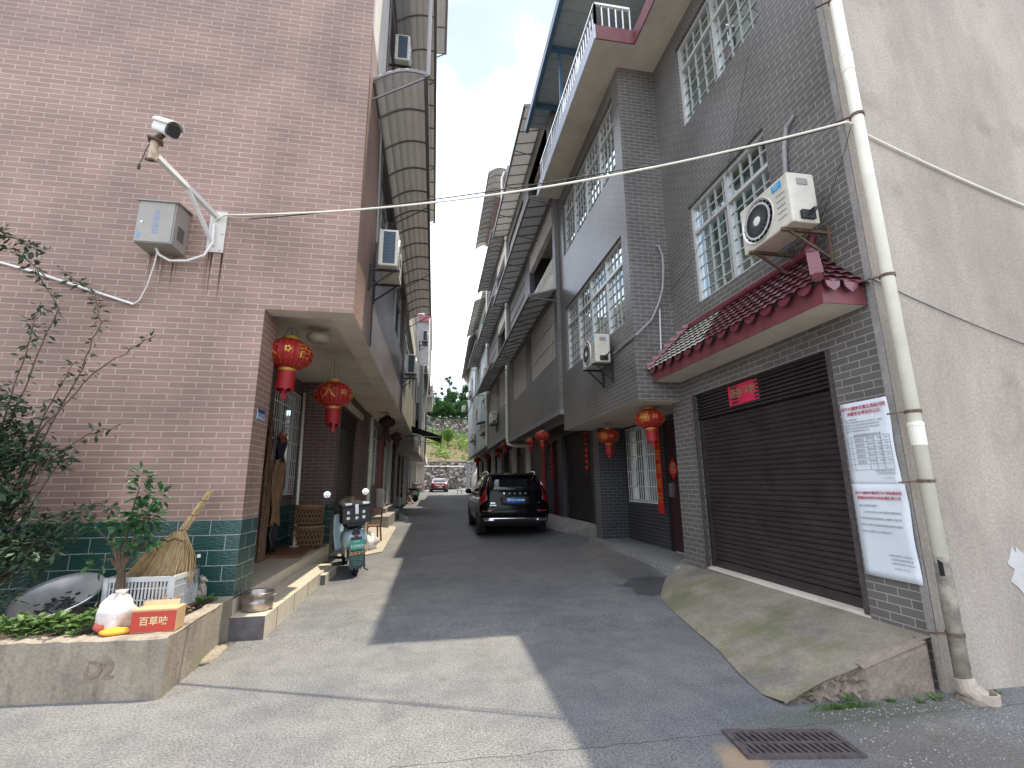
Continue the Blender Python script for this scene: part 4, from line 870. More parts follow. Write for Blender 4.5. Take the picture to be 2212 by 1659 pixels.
TL=['tall thin open crowned tree rising above all others on the hill','dense dark green tree just right of the left row on the hilltop','broad tree in the middle of the hilltop thicket','bright green rounded tree behind the tall thin tree','hilltop tree hidden behind the right row','leaning hilltop tree behind the left row','small dark tree above the upper wall','bushy tree at the right end of the hill gap','wide tree low over the upper wall']
for i,(x,y,h,r,nl,ls,o_) in enumerate([(2.2,87,9.6,1.7,2400,.26,True),(-.6,85,6.6,3.0,4200,.34,False),(2.4,86,6.0,2.8,4200,.34,False),(5.2,88,7.8,2.7,3800,.34,False),(9.5,88,8.5,3.4,2600,.45,False),(-5,87,8,3.6,2600,.45,False),(1.2,81.5,3.6,1.9,2600,.26,False),(4.6,82,3.8,2.2,2800,.26,False),(-2,81.5,4.2,2.4,2600,.26,False)]):
    tree('tree',TL[i],x,y,12.3,h,r,nl,ls,seed=11+i,openc=o_)
b=B(); random.seed(77)
for _ in range(15000):
    x=random.uniform(-9,15); hgt=1.6+1.3*abs(math.sin(x*.9))+1.2*abs(math.sin(x*.37+1)); y=79+random.random()*2.2; bigleaf(b,Vector((x,y,12.1+random.random()**.8*hgt*(.6+.25*(y-79)))),.3*random.uniform(.5,1.1))
for _ in range(1800):
    x=random.uniform(-9,15); bigleaf(b,Vector((x,78.15,12.45-random.random()**2*1.1)),.2)
b.make('undergrowth',M['leaftree'],kind='stuff',label='dense green undergrowth along the top of the upper stone wall')
random.seed(5)
t=thing('young_tree','small round bright green tree on the slope between the two stone walls','tree',(1.9,70,6.9)); b=B(); b.tube([(1.9,70,6.7),(1.9,70,8.2)],[.07,.04],6); b.make('trunk',M['bark'],t); b=B()
for _ in range(1500):
    d=Vector((random.gauss(0,1),random.gauss(0,1),random.gauss(0,1))).normalized()*random.random()**.4; bigleaf(b,Vector((1.9+d.x*.8,70+d.y*.8,8.7+d.z*1.0)),.2*random.uniform(.6,1.2))
b.make('crown',M['leafcrop'],t)
b=B()
for _ in range(5200):
    x=random.uniform(-6,12); y=random.uniform(60.8,77.5); k=math.sin(x*1.7)+math.sin(x*.6+y*.9)+.15*(y-66)
    if k<.05 and random.random()>.12: continue
    bigleaf(b,Vector((x,y,hz(x,y)+random.random()**2*(.5+.06*(y-60)))),random.uniform(.15,.45))
b.make('crop_plants',M['leafcrop'],kind='stuff',label='rows of leafy garden crops on the red soil slope between the stone walls')
t=thing('ladder','wooden ladder leaning on the lower stone wall behind the red car','ladder',(1,59,.9))
b=B(); b.bar((.72,59.2,.9),(.70,59.7,4.9),.07); b.make('rail',M['wood'],t); b=B(); b.bar((1.35,59.2,.9),(1.33,59.7,4.9),.07); b.make('rail',M['wood'],t)
for i in range(8):
    b=B(); zz=1.3+.47*i; b.bar((.70,59.25+.06*i,zz),(1.36,59.25+.06*i,zz+.02),.055); b.make('rung',M['soffit'],t)
for x,lb in ((3.55,'left of the two square concrete gate posts before the stone wall'),(4.1,'right of the two square concrete gate posts before the stone wall')):
    b=B(); b.box(x-.2,x+.2,49.8,50.2,.7,3.3); b.box(x-.24,x+.24,49.75,50.25,3.3,3.4); o=b.make('gate_post',M['graywall'],label=lb,cat='post',group='gate posts at the end of the street')
# heap of sacks under a tarp
random.seed(9); b=B()
def blob(b,c,r,n=14,mm=8,amp=.18,m=0,flatb=True,seed=0):
    rnd=random.Random(seed); ph=[rnd.uniform(0,6.28) for _ in range(6)]
    pr=[]; 
    def fn(s,t):
        a=2*math.pi*s; e=-math.pi/2+math.pi*t; k=1+amp*(math.sin(3*a+ph[0]+2*e)+math.sin(5*a+ph[1]-3*e)*.6+math.sin(7*e+ph[2]+a)*.4)
        z=c[2]+r[2]*math.sin(e)*k
        if flatb: z=max(z,c[2]-r[2]*.8)
        return (c[0]+r[0]*math.cos(e)*math.cos(a)*k,c[1]+r[1]*math.cos(e)*math.sin(a)*k,z)
    b.grid(fn,n,mm,m)
blob(b,(4.7,47,1.9),(.9,1,1.3),24,12,.10,seed=2); o=b.make('tarp_heap',M['bag'],smooth=True,label='pale heap of goods under a tarp beyond the black car',cat='tarp')
t=thing('stool','small dark low stool at the far end of the street by the gate posts','stool',(2.35,44,gz(2.3,44)))
z0=gz(2.3,44); b=B(); b.box(2.1,2.6,43.85,44.15,z0+.28,z0+.32); b.make('seat',M['blackmetal'],t)
for dx in (-.2,.2):
    for dy in (-.1,.1): b=B(); b.bar((2.35+dx,44+dy,z0),(2.35+dx*.9,44+dy*.9,z0+.28),.03); b.make('leg',M['blackmetal'],t)
# ================================================================ vehicles
def interp(tab,z):
    for a,c in zip(tab[:-1],tab[1:]):
        if a[0]<=z<=c[0]:
            t=(z-a[0])/(c[0]-a[0]); return [a[i]+(c[i]-a[i])*t for i in range(1,4)]
    return list((tab[0] if z<tab[0][0] else tab[-1])[1:4])
def make_car(name,lbl,cat,tab,paint,wheels,wr,loc,rz,rc=.26):
    t=thing(name,lbl,cat,loc,rz)
    def rc_(hw): return min(rc,hw*.6)
    def ry(x,z,off=0):
        yr,yf,hw=interp(tab,z); r=rc_(hw); ax=abs(x); y=yr+.035*(ax/hw)**2
        if ax>hw-r: q=min(ax-(hw-r),r); y+=r-math.sqrt(max(0,r*r-q*q))
        return y-off
    def sxx(y,z,off=0):
        yr,yf,hw=interp(tab,z); r=rc_(hw); x=hw-.02*((y-(yr+yf)/2)/((yf-yr)/2))**2
        if y<yr+r: q=min(yr+r-y,r); x-=r-math.sqrt(max(0,r*r-q*q))
        return x+off
    b=B(); rings=[]
    for z,yr,yf,hw in tab:
        r=rc_(hw); pts=[]
        m=8
        for i in range(m+1): x=-(hw-r)+2*(hw-r)*i/m; pts.append((x,yr+.035*(x/hw)**2))
        for i in range(1,6): a=-math.pi/2+math.pi/2*i/6; pts.append((hw-r+r*math.cos(a),yr+.03+r+r*math.sin(a)))
        for i in range(7): y=yr+.03+r+(yf-yr-2*r-.03)*i/6; pts.append((hw-.02*((y-(yr+yf)/2)/((yf-yr)/2))**2,y))
        for i in range(1,6): a=math.pi/2*i/6; pts.append((hw-r+r*math.cos(a),yf-r+r*math.sin(a)))
        for i in range(m+1): x=(hw-r)-2*(hw-r)*i/m; pts.append((x,yf-.05*(x/hw)**2))
        for i in range(1,6): a=math.pi/2+math.pi/2*i/6; pts.append((-(hw-r)+r*math.cos(a),yf-r+r*math.sin(a)))
        for i in range(7): y=yf-r-(yf-yr-2*r-.03)*i/6; pts.append((-(hw-.02*((y-(yr+yf)/2)/((yf-yr)/2))**2),y))
        for i in range(1,6): a=math.pi+math.pi/2*i/6; pts.append((-(hw-r)+r*math.cos(a),yr+.03+r+r*math.sin(a)))
        rings.append([(x,y,z) for x,y in pts])
    n=len(rings[0]); 
    for rg in rings: b.v+=rg
    for k in range(len(rings)-1):
        for j in range(n): q=(j+1)%n; b.f.append((k*n+j,k*n+q,(k+1)*n+q,(k+1)*n+j)); b.m.append(0)
    b.f.append(tuple(range(n))[::-1]); b.f.append(tuple((len(rings)-1)*n+j for j in range(n))); b.m+=[0,0]
    body=b.make('body',paint,t,smooth=True,local=True)
    def rear(nm,zs,xl,xr,mt,off=.006,parent=t,mirror=False,nx_=8):
        """strip on the tail: zs list, xl/xr lists"""
        for sg in ((1,-1) if mirror else (1,)):
            bb=B(); k=0
            for z,a,c in zip(zs,xl,xr):
                for i in range(nx_+1): x=a+(c-a)*i/nx_; bb.v.append((sg*x,ry(x,z,off),z))
            for j in range(len(zs)-1):
                for i in range(nx_): q=j*(nx_+1)+i; bb.f.append((q,q+1,q+nx_+2,q+nx_+1) if sg>0 else (q,q+nx_+1,q+nx_+2,q+1)); bb.m.append(0)
            bb.make(nm,mt,parent,smooth=True,local=True,solid=-.006)
    for y in wheels:
        for sg in (-1,1):
            hw=interp(tab,.5)[2]
            b=B(); X_=sg*(hw-.11); b.lathe([(wr*.62,-.115),(wr*.93,-.115),(wr,-.07),(wr,.07),(wr*.93,.115),(wr*.62,.115)],(X_,y,wr),28,axis='x'); w=b.make('wheel',M['rubber'],t,local=True,smooth=False)
            b=B(); b.lathe([(wr*.64,.0),(wr*.64,sg*.10),(wr*.58,sg*.105),(wr*.58,sg*.03)],(X_,y,wr),28,axis='x')
            for i in range(10):
                a=2*math.pi*i/10; b.bar((X_+sg*.095,y+.04*math.cos(a),wr+.04*math.sin(a)),(X_+sg*.095,y+wr*.6*math.cos(a),wr+wr*.6*math.sin(a)),.035,.02)
            b.lathe([(0,0),(.06,0),(.06,.012),(0,.014)],(X_+sg*.1,y,wr),12,axis='x'); b.make('rim',M['steel'],w,local=True)
            b=B(); k=wr+.045
            for i in range(14):
                a0=math.pi*i/14; a1=math.pi*(i+1)/14
                b.add([(X_+sg*s*.122-.0,y+kk*math.cos(a),wr+kk*math.sin(a)) for s in (0.2,1) for a in (a0,a1) for kk in (k-.03,k+.03)],[(0,1,3,2),(4,6,7,5),(1,5,7,3),(0,2,6,4)])
            b.make('wheel_arch',M['carplastic'],t,local=True)
    return t,ry,sxx,rear,body
SUVT=[(.26,.20,4.50,.80),(.34,.08,4.62,.89),(.45,.03,4.67,.925),(.60,.0,4.69,.945),(.76,.015,4.67,.95),(.90,.07,4.58,.945),(1.00,.115,4.30,.935),(1.07,.145,3.90,.925),(1.16,.18,3.42,.90),(1.28,.25,3.14,.855),(1.42,.37,2.86,.80),(1.53,.47,2.62,.755),(1.60,.55,2.45,.72),(1.645,.66,2.25,.67),(1.668,.85,2.0,.58),(1.675,1.2,1.7,.3)]
sz=gz(2.1,13.2)
t,ry,sx_,rear,body=make_car('car','black parked suv seen from behind with a blue number plate','car',SUVT,M['carblack'],(.93,3.79),.365,(2.14,12.42,sz),0)
rear('rear_window',[1.19,1.3,1.42,1.54,1.565],[-.70,-.685,-.655,-.60,-.56],[.70,.685,.655,.60,.56],M['carglass'],.008)
rear('number_plate',[.865,1.005],[-.235,-.235],[.235,.235],M['plateblue'],.03,nx_=2)
rear('plate_recess',[.83,.94,1.03],[-.36,-.38,-.40],[.36,.38,.40],M['carplastic'],.012)
zz=[.835,.90,.96,1.02,1.06,1.12,1.2,1.3,1.42,1.53]
rear('tail_light',zz,[.87,.85,.74,.73,.745,.765,.745,.725,.695,.645],[.92,.925,.925,.915,.89,.85,.785,.752,.715,.66],M['taillight'],.02,mirror=True,nx_=5)
rear('reflector',[.655,.695],[.58,.56],[.88,.89],M['taillight'],.016,mirror=True,nx_=4)
rear('bumper_cladding',[.27,.34,.42,.50],[-.80,-.86,-.88,-.88],[.80,.86,.88,.88],M['carplastic'],.015,nx_=20)
rear('chrome_strip',[.465,.50],[-.80,-.85],[.80,.85],M['chrome'],.024,nx_=16)
rear('exhaust_trim',[.405,.465],[.55,.52],[.80,.84],M['chrome'],.028,mirror=True,nx_=4)
b=B(); b.add([(-.62,.44,1.61),(.62,.44,1.61),(.64,.80,1.668),(-.64,.80,1.668),(-.60,.42,1.585),(.60,.42,1.585)],[(0,1,2,3),(0,4,5,1)]); b.make('roof_spoiler',M['carblack'],t,local=True,solid=.02)
b=B(); b.bar((.02,.245,1.235),(.42,.265,1.24),.03,.02); b.ob((.03,.24,1.235),(.10,.05,.05)); b.ob((.26,.27,1.275),(.10,.01,.06)); b.make('rear_wiper',M['carplastic'],t,local=True)
for sg in (-1,1):
    b=B(); b.tube([(sg*.66,.62,1.63),(sg*.665,.75,1.685),(sg*.675,1.2,1.705),(sg*.675,2.0,1.69),(sg*.66,2.3,1.64)],[.012,.02,.02,.02,.012],8); b.make('roof_rail',M['chrome'],t,local=True,smooth=True)
    b=B(); k=0; Ys=[.62,1.0,1.6,2.2,2.75,3.05]; ztop=[1.40,1.545,1.57,1.565,1.46,1.30]; 
    for y,zt in zip(Ys,ztop):
        for z in (1.13,(1.13+zt)/2,zt): b.v.append((sg*sx_(y,z,.006),y,z))
    for i in range(len(Ys)-1):
        for j in range(2): q=i*3+j; b.f.append((q,q+3,q+4,q+1)); b.m.append(0)
    wn=b.make('side_window',M['carglass'],t,local=True,smooth=True,solid=.004)
    b=B(); b.tube([(sg*sx_(y,z,.014),y,z) for y,z in ((3.05,1.30),(2.75,1.47),(2.2,1.575),(1.6,1.58),(1.0,1.555),(.62,1.41),(.56,1.28),(.66,1.13),(1.6,1.115),(2.6,1.12),(3.1,1.13))],.008,6); b.make('chrome_trim',M['chrome'],wn,local=True)
    b=B(); blob(b,(sg*1.03,2.95,1.15),(.10,.07,.08),12,8,.03,flatb=False); b.bar((sg*.9,2.95,1.1),(sg*1.0,2.95,1.11),.05); b.make('door_mirror',M['carblack'],t,local=True,smooth=True)
    for y in (1.15,2.15): b=B(); b.bar((sg*sx_(y,.98,.02),y-.1,.985),(sg*sx_(y,.98,.02),y+.1,.985),.03,.025); b.make('door_handle',M['chrome'],t,local=True)
b=B(); b.add([(-.02,.95,1.67),(.02,.95,1.67),(0,1.10,1.675),(0,.93,1.73),(0,.98,1.735)],[(0,3,4,2),(1,2,4,3),(0,1,3)]); b.make('antenna_fin',M['carblack'],t,local=True)
b=B()
for i,ch in enumerate('VOLVO'): x=-.29+.145*i; textgeo(b,ch,(x,ry(x,1.12,.012),1.115),(1,0,0),(0,.3,1),.055,0,bold=.002)
b.make('badge_lettering',M['chrome'],t,local=True)
b=B(); x=-.62; textgeo(b,'XC60',(-.60,ry(-.6,.86,.022),.875),(1,-.05,0),(0,.2,1),.05,bold=.001); textgeo(b,'沃尔沃亚太',(-.60,ry(-.6,.84,.022),.815),(1,-.05,0),(0,.2,1),.035); textgeo(b,'AWD',(.62,ry(.6,.87,.022),.875),(1,.05,0),(0,.2,1),.03); b.make('model_lettering',M['chrome'],t,local=True)
b=B(); textgeo(b,'湘G·L0688',(0,ry(0,.935,.041),.935),(1,0,0),(0,.0,1),.108,0,bold=.0012); b.make('plate_lettering',mat('plate_white',(.75,.78,.8),.4,var=0),t,local=True)
REDT=[(.18,.20,4.3,.72),(.30,.05,4.42,.84),(.50,.0,4.48,.865),(.68,.02,4.45,.87),(.82,.05,4.25,.865),(.90,.10,3.9,.855),(.95,.20,3.45,.84),(.98,.55,3.2,.81),(1.10,.78,2.95,.76),(1.25,1.02,2.7,.70),(1.36,1.25,2.45,.64),(1.41,1.5,2.25,.55),(1.425,1.8,2.0,.3)]
t2,ry2,sx2,rear2,_=make_car('car','dark red sedan parked before the stone wall at the far end','car',REDT,M['redpaint'],(.85,3.5),.31,(.62,48.2,gz(.7,48.5)),R(3))
rear2('rear_window',[1.0,1.1,1.22,1.34],[-.62,-.60,-.56,-.48],[.62,.60,.56,.48],M['carglass'],.008)
rear2('tail_light',[.68,.76,.84],[.52,.48,.55],[.80,.82,.78],M['taillight'],.012,mirror=True,nx_=4)
rear2('number_plate',[.42,.54],[-.22,-.22],[.22,.22],mat('pale_plate',(.40,.40,.42),.4,var=.1),.02,nx_=2)
rear2('bumper_cladding',[.19,.30,.36],[-.66,-.76,-.78],[.66,.76,.78],M['carplastic'],.012,nx_=10)
rear2('chrome_strip',[.66,.685],[-.45,-.45],[.45,.45],M['chrome'],.014)
for sg in (-1,1):
    b=B(); Ys=[1.25,1.7,2.3,2.8]; 
    for y,zt in zip(Ys,(1.2,1.32,1.3,1.1)):
        for z in (.99,zt): b.v.append((sg*sx2(y,z,.006),y,z))
    for i in range(3): b.f.append((2*i,2*i+2,2*i+3,2*i+1)); b.m.append(0)
    b.make('side_window',M['carglass'],t2,local=True,solid=.004)
    b=B(); blob(b,(sg*.95,2.7,1.02),(.09,.06,.06),10,6,.03,flatb=False); b.make('door_mirror',M['redpaint'],t2,local=True,smooth=True)
# ---- scooters
M['mint']=mat('pale_blue_scooter_paint',(.34,.46,.50),.2,var=.04,coat=.8)
M['yellowink']=mat('orange_ink',(.62,.30,.10),.5,var=0); M['whiteink']=mat('white_ink',(.7,.72,.7),.5,var=0)
def scooter(lbl,loc,rz,lean,shell,boxm,near=True):
    t=thing('scooter',lbl,'scooter',loc,rz,group='electric scooters on the left side'); t.rotation_euler=(0,lean,rz)
    for nm,y in (('rear_wheel',0),('front_wheel',1.22)):
        b=B(); b.lathe([(.13,-.045),(.20,-.045),(.225,-.02),(.225,.02),(.20,.045),(.13,.045)],(0,y,.225),26,axis='x'); w=b.make(nm,M['rubber'],t,local=True)
        b=B(); b.lathe([(.135,-.035),(.135,.035)],(0,y,.225),20,axis='x'); b.lathe([(0,-.05),(.05,-.05),(.05,.05),(0,.05)],(0,y,.225),14,axis='x')
        for i in range(5): a=2*math.pi*i/5; b.bar((0,y,.225),(0,y+.13*math.cos(a),.225+.13*math.sin(a)),.03,.02)
        b.make('rim',M['steel'],w,local=True)
    # tail body shell: loft of rounded sections
    b=B(); secs=[(-.21,.13,.50,.68),(-.13,.20,.42,.74),(.05,.22,.38,.765),(.25,.20,.36,.755),(.42,.16,.30,.70),(.55,.13,.25,.5),(.75,.14,.22,.30),(.95,.16,.22,.32)]
    k=18
    for y,hw,z0,z1 in secs:
        for j in range(k):
            a=2*math.pi*j/k; ca,sa=math.cos(a),math.sin(a)
            b.v.append((hw*math.copysign(abs(ca)**.75,ca),y,(z0+z1)/2+(z1-z0)/2*math.copysign(abs(sa)**.75,sa)))
    for i in range(len(secs)-1):
        for j in range(k): q=(j+1)%k; b.f.append((i*k+j,i*k+q,(i+1)*k+q,(i+1)*k+j)); b.m.append(0)
    b.f.append(tuple(range(k))[::-1]); b.f.append(tuple((len(secs)-1)*k+j for j in range(k))); b.m+=[0,0]
    b.make('body_shell',shell,t,smooth=True,local=True,subsurf=1)
    b=B(); b.grid(lambda s,v:((s-.5)*.44*(1-.2*abs(v-.5)),.95+.10*math.sin(math.pi*s)+.12*v,.30+.62*v),8,6); b.make('leg_shield',shell,t,smooth=True,local=True,solid=.03)
    b=B(); blob(b,(0,.22,.79),(.15,.36,.06),16,8,.03,flatb=False); b.make('seat',M['carplastic'],t,smooth=True,local=True)
    b=B(); b.tube([(0,1.22,.23),(0,1.12,.55),(0,1.02,.95)],[.03,.035,.03],8); b.tube([(-.07,1.22,.23),(-.07,1.10,.6)],.018,6); b.tube([(.07,1.22,.23),(.07,1.10,.6)],.018,6); b.make('fork',M['blackmetal'],t,local=True)
    b=B(); b.grid(lambda s,v:((v-.5)*.14,1.22-.27*math.cos(math.pi*(.15+.55*s)),.225+.27*math.sin(math.pi*(.15+.55*s))),8,2); b.make('front_mudguard',shell,t,local=True,solid=.01)
    b=B(); b.tube([(-.34,.86,1.05),(-.20,.95,1.02),(0,1.0,1.0),(.20,.95,1.02),(.34,.86,1.05)],.016,8); b.ob((0,1.02,1.0),(.2,.14,.12)); hb=b.make('handlebar',M['blackmetal'],t,local=True)
    for sg in (-1,1):
        b=B(); b.tube([(sg*.35,.85,1.05),(sg*.24,.92,1.03)],.024,8); b.make('grip',M['rubber'],hb,local=True)
        b=B(); b.tube([(sg*.22,.95,1.03),(sg*.30,.93,1.20),(sg*.33,.92,1.25)],.007,6); mm=b.make('mirror_arm',M['blackmetal'],hb,local=True)
        b=B(); b.lathe([(0,.016),(.062,.012),(.068,0)],(sg*.34,.92,1.30),18,axis='y'); b.make('mirror_back',M['carplastic'],t,local=True); b=B(); b.lathe([(0,-.002),(.06,0),(.06,.004)],(sg*.34,.916,1.30),18,axis='y'); b.make('mirror_glass',M['chrome'],t,local=True)
        b=B(); b.tube([(sg*.12,.02,.24),(sg*.13,-.02,.58)],.022,8); b.lathe([(.036,0),(.036,.2)],(sg*.125,.01,.30),8); b.make('shock_absorber',M['steel'],t,local=True)
    # top box with latches
    b=B(); b.box(-.225,.225,-.30,.10,.84,1.10); bx=b.make('top_box',boxm,t,local=True,bevel=.015)
    b=B(); b.box(-.235,.235,-.31,.11,1.10,1.155); b.make('box_lid',boxm,bx,local=True,bevel=.012)
    b=B(); b.box(-.18,-.07,-.325,.08,1.13,1.165);b.make('lid_clasp',M['steel'],bx,local=True,bevel=.006); b=B(); b.box(.09,.20,-.325,.08,1.13,1.165); b.make('lid_clasp',M['steel'],bx,local=True,bevel=.006)
    b=B(); b.box(-.03,.03,-.33,-.30,.98,1.14); b.lathe([(0,-.012),(.018,-.012),(.018,0)],(0,-.33,1.0),10,axis='y'); b.make('latch',M['steel'],bx,local=True,bevel=.005)
    b=B(); b.box(-.14,.14,-.25,.12,.80,.84); b.bar((-.1,-.2,.82),(-.1,.1,.68),.02); b.bar((.1,-.2,.82),(.1,.1,.68),.02); b.make('rear_rack',M['blackmetal'],t,local=True)
    b=B(); b.box(-.06,.06,-.235,-.19,.66,.70); b.make('reflector_housing',M['carplastic'],t,local=True); b=B(); b.box(-.03,.03,-.24,-.235,.62,.645); b.make('tail_light',M['taillight'],t,local=True)
    b=B(); b.lathe([(0,-.008),(.045,-.006),(.05,.006)],(0,-.21,.72),14,axis='y'); b.make('round_reflector',M['carplastic'],t,local=True)
    b=B(); b.grid(lambda s,v:((v-.5)*.17,-.22-.03*math.sin(math.pi*s)-.0*s,.62-.30*s),6,2); b.make('rear_mudguard',M['carplastic'],t,local=True,solid=.008)
    b=B(); b.add([(-.115,-.27,.58),(.115,-.27,.58),(.105,-.285,.43),(-.105,-.285,.43)],[(0,3,2,1)]); b.make('number_plate',M['plategreen'],t,local=True,solid=.004)
    b=B(); b.tube([(.14,.3,.25),(.2,.28,.03),(.26,.30,.0)],.012,6); b.make('side_stand',M['blackmetal'],t,local=True)
    if near:
        b=B(); U=(1,0,0);V=(0,.1,1); textgeo(b,'张家界',(0,-.285,.555),U,V,.032); textgeo(b,'0129829',(0,-.292,.485),U,V,.058,bold=.001); b.make('plate_lettering',M['whiteink'],t,local=True)
        b=B(); pts=[(-.125,.425),(.125,.425),(.125,.16)]+[(.125-.25*(i+.5)/8 if i%2==0 else .125-.25*(i+.5)/8,.12 if i%2==0 else .165) for i in range(8)]+[(-.125,.16)]
        b.prism([(x,z) for x,z in pts],'y',-.296,-.290); fl=b.make('mud_flap',mat('flap_dark_teal',(.03,.05,.055),.5,var=.2),t,local=True)
        b=B(); textgeo(b,'浩成车行',(0,-.30,.375),U,(0,0,1),.062,bold=.001); b.make('flap_title',M['yellowink'],fl,local=True)
        b=B(); 
        for i,s in enumerate(('主营:电动车 摩托车','二手车买卖 维修','电话:138 0744','地址:张家界')): textgeo(b,s,(0,-.30,.315-.035*i),U,(0,0,1),.025)
        b.make('flap_lettering',mat('teal_ink',(.08,.35,.30),.5,var=0),fl,local=True)
        rnd=random.Random(4)
        for x,z in ((-.13,1.02),(.11,1.02),(-.13,.93),(0,.93),(.11,.93)):
            b=B(); q=[]
            for i in range(9): a=2*math.pi*i/9; r_=.028*rnd.uniform(.7,1.15); q.append((x+r_*math.cos(a),z+r_*math.sin(a)))
            b.prism(q,'y',-.304,-.301); b.make('sticker',M['whiteink'],bx,local=True)
    return t
scooter('pale blue scooter with a black top box and silver latches beside the porch steps',(-1.24,8.45,gz(-1.2,8.45)),R(17),R(-4),M['mint'],M['carplastic'])
scooter('distant white scooter parked before the left row by the seated person',(-1.12,31.0,gz(-1.1,31)),R(55),R(-4),M['white'],M['white'],near=False)
# ================================================================ small builders: air conditioner, lantern
M['fandisc']=mat('fan_recess',(.27,.25,.21),.7,var=.1)
def ac_unit(lbl,loc,rz,w=.78,d=.29,h=.54,bracket='blackmetal',grp='air conditioner outdoor units on the walls',sticker=False,br=True,wall=.12):
    """front with fan at local -y, wall side +y"""
    t=thing('air_conditioner',lbl,'air conditioner',loc,rz,group=grp)
    b=B(); b.box(-w/2,w/2,-d/2,d/2,0,h); c=b.make('casing',M['acwhite'],t,local=True,bevel=.015)
    fx=-w*.13; fr=h*.40
    b=B(); b.lathe([(0,0),(fr,0)],(fx,-d/2-.004,h*.5),30,axis='y'); b.lathe([(fr,-.0),(fr+.02,-.014),(fr+.025,.0)],(fx,-d/2,h*.5),30,axis='y',m=1)
    for k in range(1,9): 
        r=fr*k/9; b.lathe([(r-.002,-.014),(r+.002,-.014),(r+.002,-.010)],(fx,-d/2,h*.5),28,axis='y',m=1)
    for i in range(20): a=2*math.pi*i/20; b.bar((fx+.04*math.cos(a),-d/2-.012,h*.5+.04*math.sin(a)),(fx+fr*math.cos(a+.35),-d/2-.012,h*.5+fr*math.sin(a+.35)),.005,.004,m=1)
    b.lathe([(0,-.022),(.045,-.018),(.05,-.008)],(fx,-d/2,h*.5),16,axis='y',m=2); b.make('fan_guard',[M['fandisc'],M['aluminium'],M['white']],t,local=True)
    b=B(); b.box(-w/2-.003,-w/2,-d*.36,d*.26,h*.06,h*.94); b.make('side_vent',M['acdark'],t,local=True)
    b=B(); b.box(w/2,w/2+.03,-.06,.08,h*.06,h*.22); b.tube([(w/2+.02,0,h*.12),(w/2+.08,.02,h*.14),(w/2+.09,.08,h*.3),(w/2+.02,d/2+.05,h*.5)],.012,6); b.tube([(w/2+.02,.03,h*.2),(w/2+.07,.04,h*.22)],.015,6); b.make('service_valve',M['blackmetal'],t,local=True)
    b=B(); b.box(w/2,w/2+.008,-.05,.06,h*.76,h*.88); b.make('side_handle',M['graywall'],t,local=True)
    b=B()
    for i in range(5): b.box(w*.26,w*.42,-d/2-.004,-d/2,h*.2+.06*i,h*.2+.06*i+.008)
    b.make('front_louvres',M['graywall'],t,local=True)
    if sticker: 
        b=B(); b.box(w*.2,w*.38,-d/2-.005,-d/2,h*.80,h*.93); s=b.make('sticker',M['sticker'],t,local=True); b=B(); textgeo(b,'Midea',(w*.29,-d/2-.008,h*.885),(1,0,0),(0,0,1),.035); textgeo(b,'美的',(w*.29,-d/2-.008,h*.83),(1,0,0),(0,0,1),.025); b.make('sticker_lettering',M['whiteink'],s,local=True)
    if br:
        for sx in (-w*.33,w*.33):
            b=B(); y=d/2+wall; b.box(sx-.015,sx+.015,-d/2-.03,y,-.03,0); b.box(sx-.018,sx+.018,y-.03,y,-.33,.06); b.bar((sx,-d/2+.06,-.03),(sx,y-.02,-.28),.022); b.make('bracket',M[bracket],t,local=True)
    return t
ac_unit('largest outdoor unit with a blue sticker and rusty bracket, above the tiled canopy',(3.36,3.77,3.86),R(-90),.70,.29,.52,'rust',sticker=True,wall=.19)
ac_unit('smaller outdoor unit with a blue sticker on the projecting gray bay',(2.79,7.66,3.52),R(-90),.70,.27,.50,'blackmetal',sticker=True,wall=.08)
a0=ac_unit('outdoor unit with dark honeycomb side, right beside the pink house corner',(-.735,6.72,4.55),R(90),.80,.27,.56,'blackmetal',wall=.13)
dup(a0,(-.80,7.8,9.2),label='uppermost outdoor unit above the first curved awning on the left')
dup(a0,(-.74,13.65,4.62),label='outdoor unit hung before the sunlit yellowish tiled wall on the left')
dup(a0,(-.62,22.6,8.35),label='outdoor unit against the gray upper storey of the left row, under the red fascia')
dup(a0,(-.70,29.3,8.3),label='small far outdoor unit under the overhanging storey of the left row')
a1=ac_unit('outdoor unit on the end of the second row house on the right',(2.70,21.9,4.28),R(-90),.80,.28,.56,'blackmetal',wall=.07)
dup(a1,(2.70,26.8,4.28),label='outdoor unit under a dark blue sheet on the greenish house')
dup(a1,(2.70,34.2,4.55),label='lowest far outdoor unit on the greenish house')
dup(a1,(2.70,25.5,7.3),label='outdoor unit on the upper floor beside the downpipe of the right row')
dup(a1,(2.68,36.6,8.2),label='upper far outdoor unit on the greenish house')
dup(a1,(2.52,42.2,7.95),label='outdoor unit sticking out past the far corner of the greenish house')
b=B(); b.add([(2.35,26.1,4.92),(2.9,26.1,5.05),(2.9,27.6,5.05),(2.35,27.6,4.92)],[(0,1,2,3)]); b.make('rain_sheet',M['bluebeam'],solid=.015,label='dark blue rain sheet fixed over an outdoor unit on the greenish house',cat='rain cover')
M['acdark_keep']=M['acdark']; M['acdark']=tile('ac_slots',(.02,.02,.022),(.025,.025,.027),(.55,.53,.47),.085,.06,.03,.5,.3,0,off=0)
ag=ac_unit('white outdoor unit standing on the block step before the left row',(-1.93,18.05,.72),R(90),.86,.38,.66,'blackmetal',grp=None,br=False)
M['acdark']=M['acdark_keep']
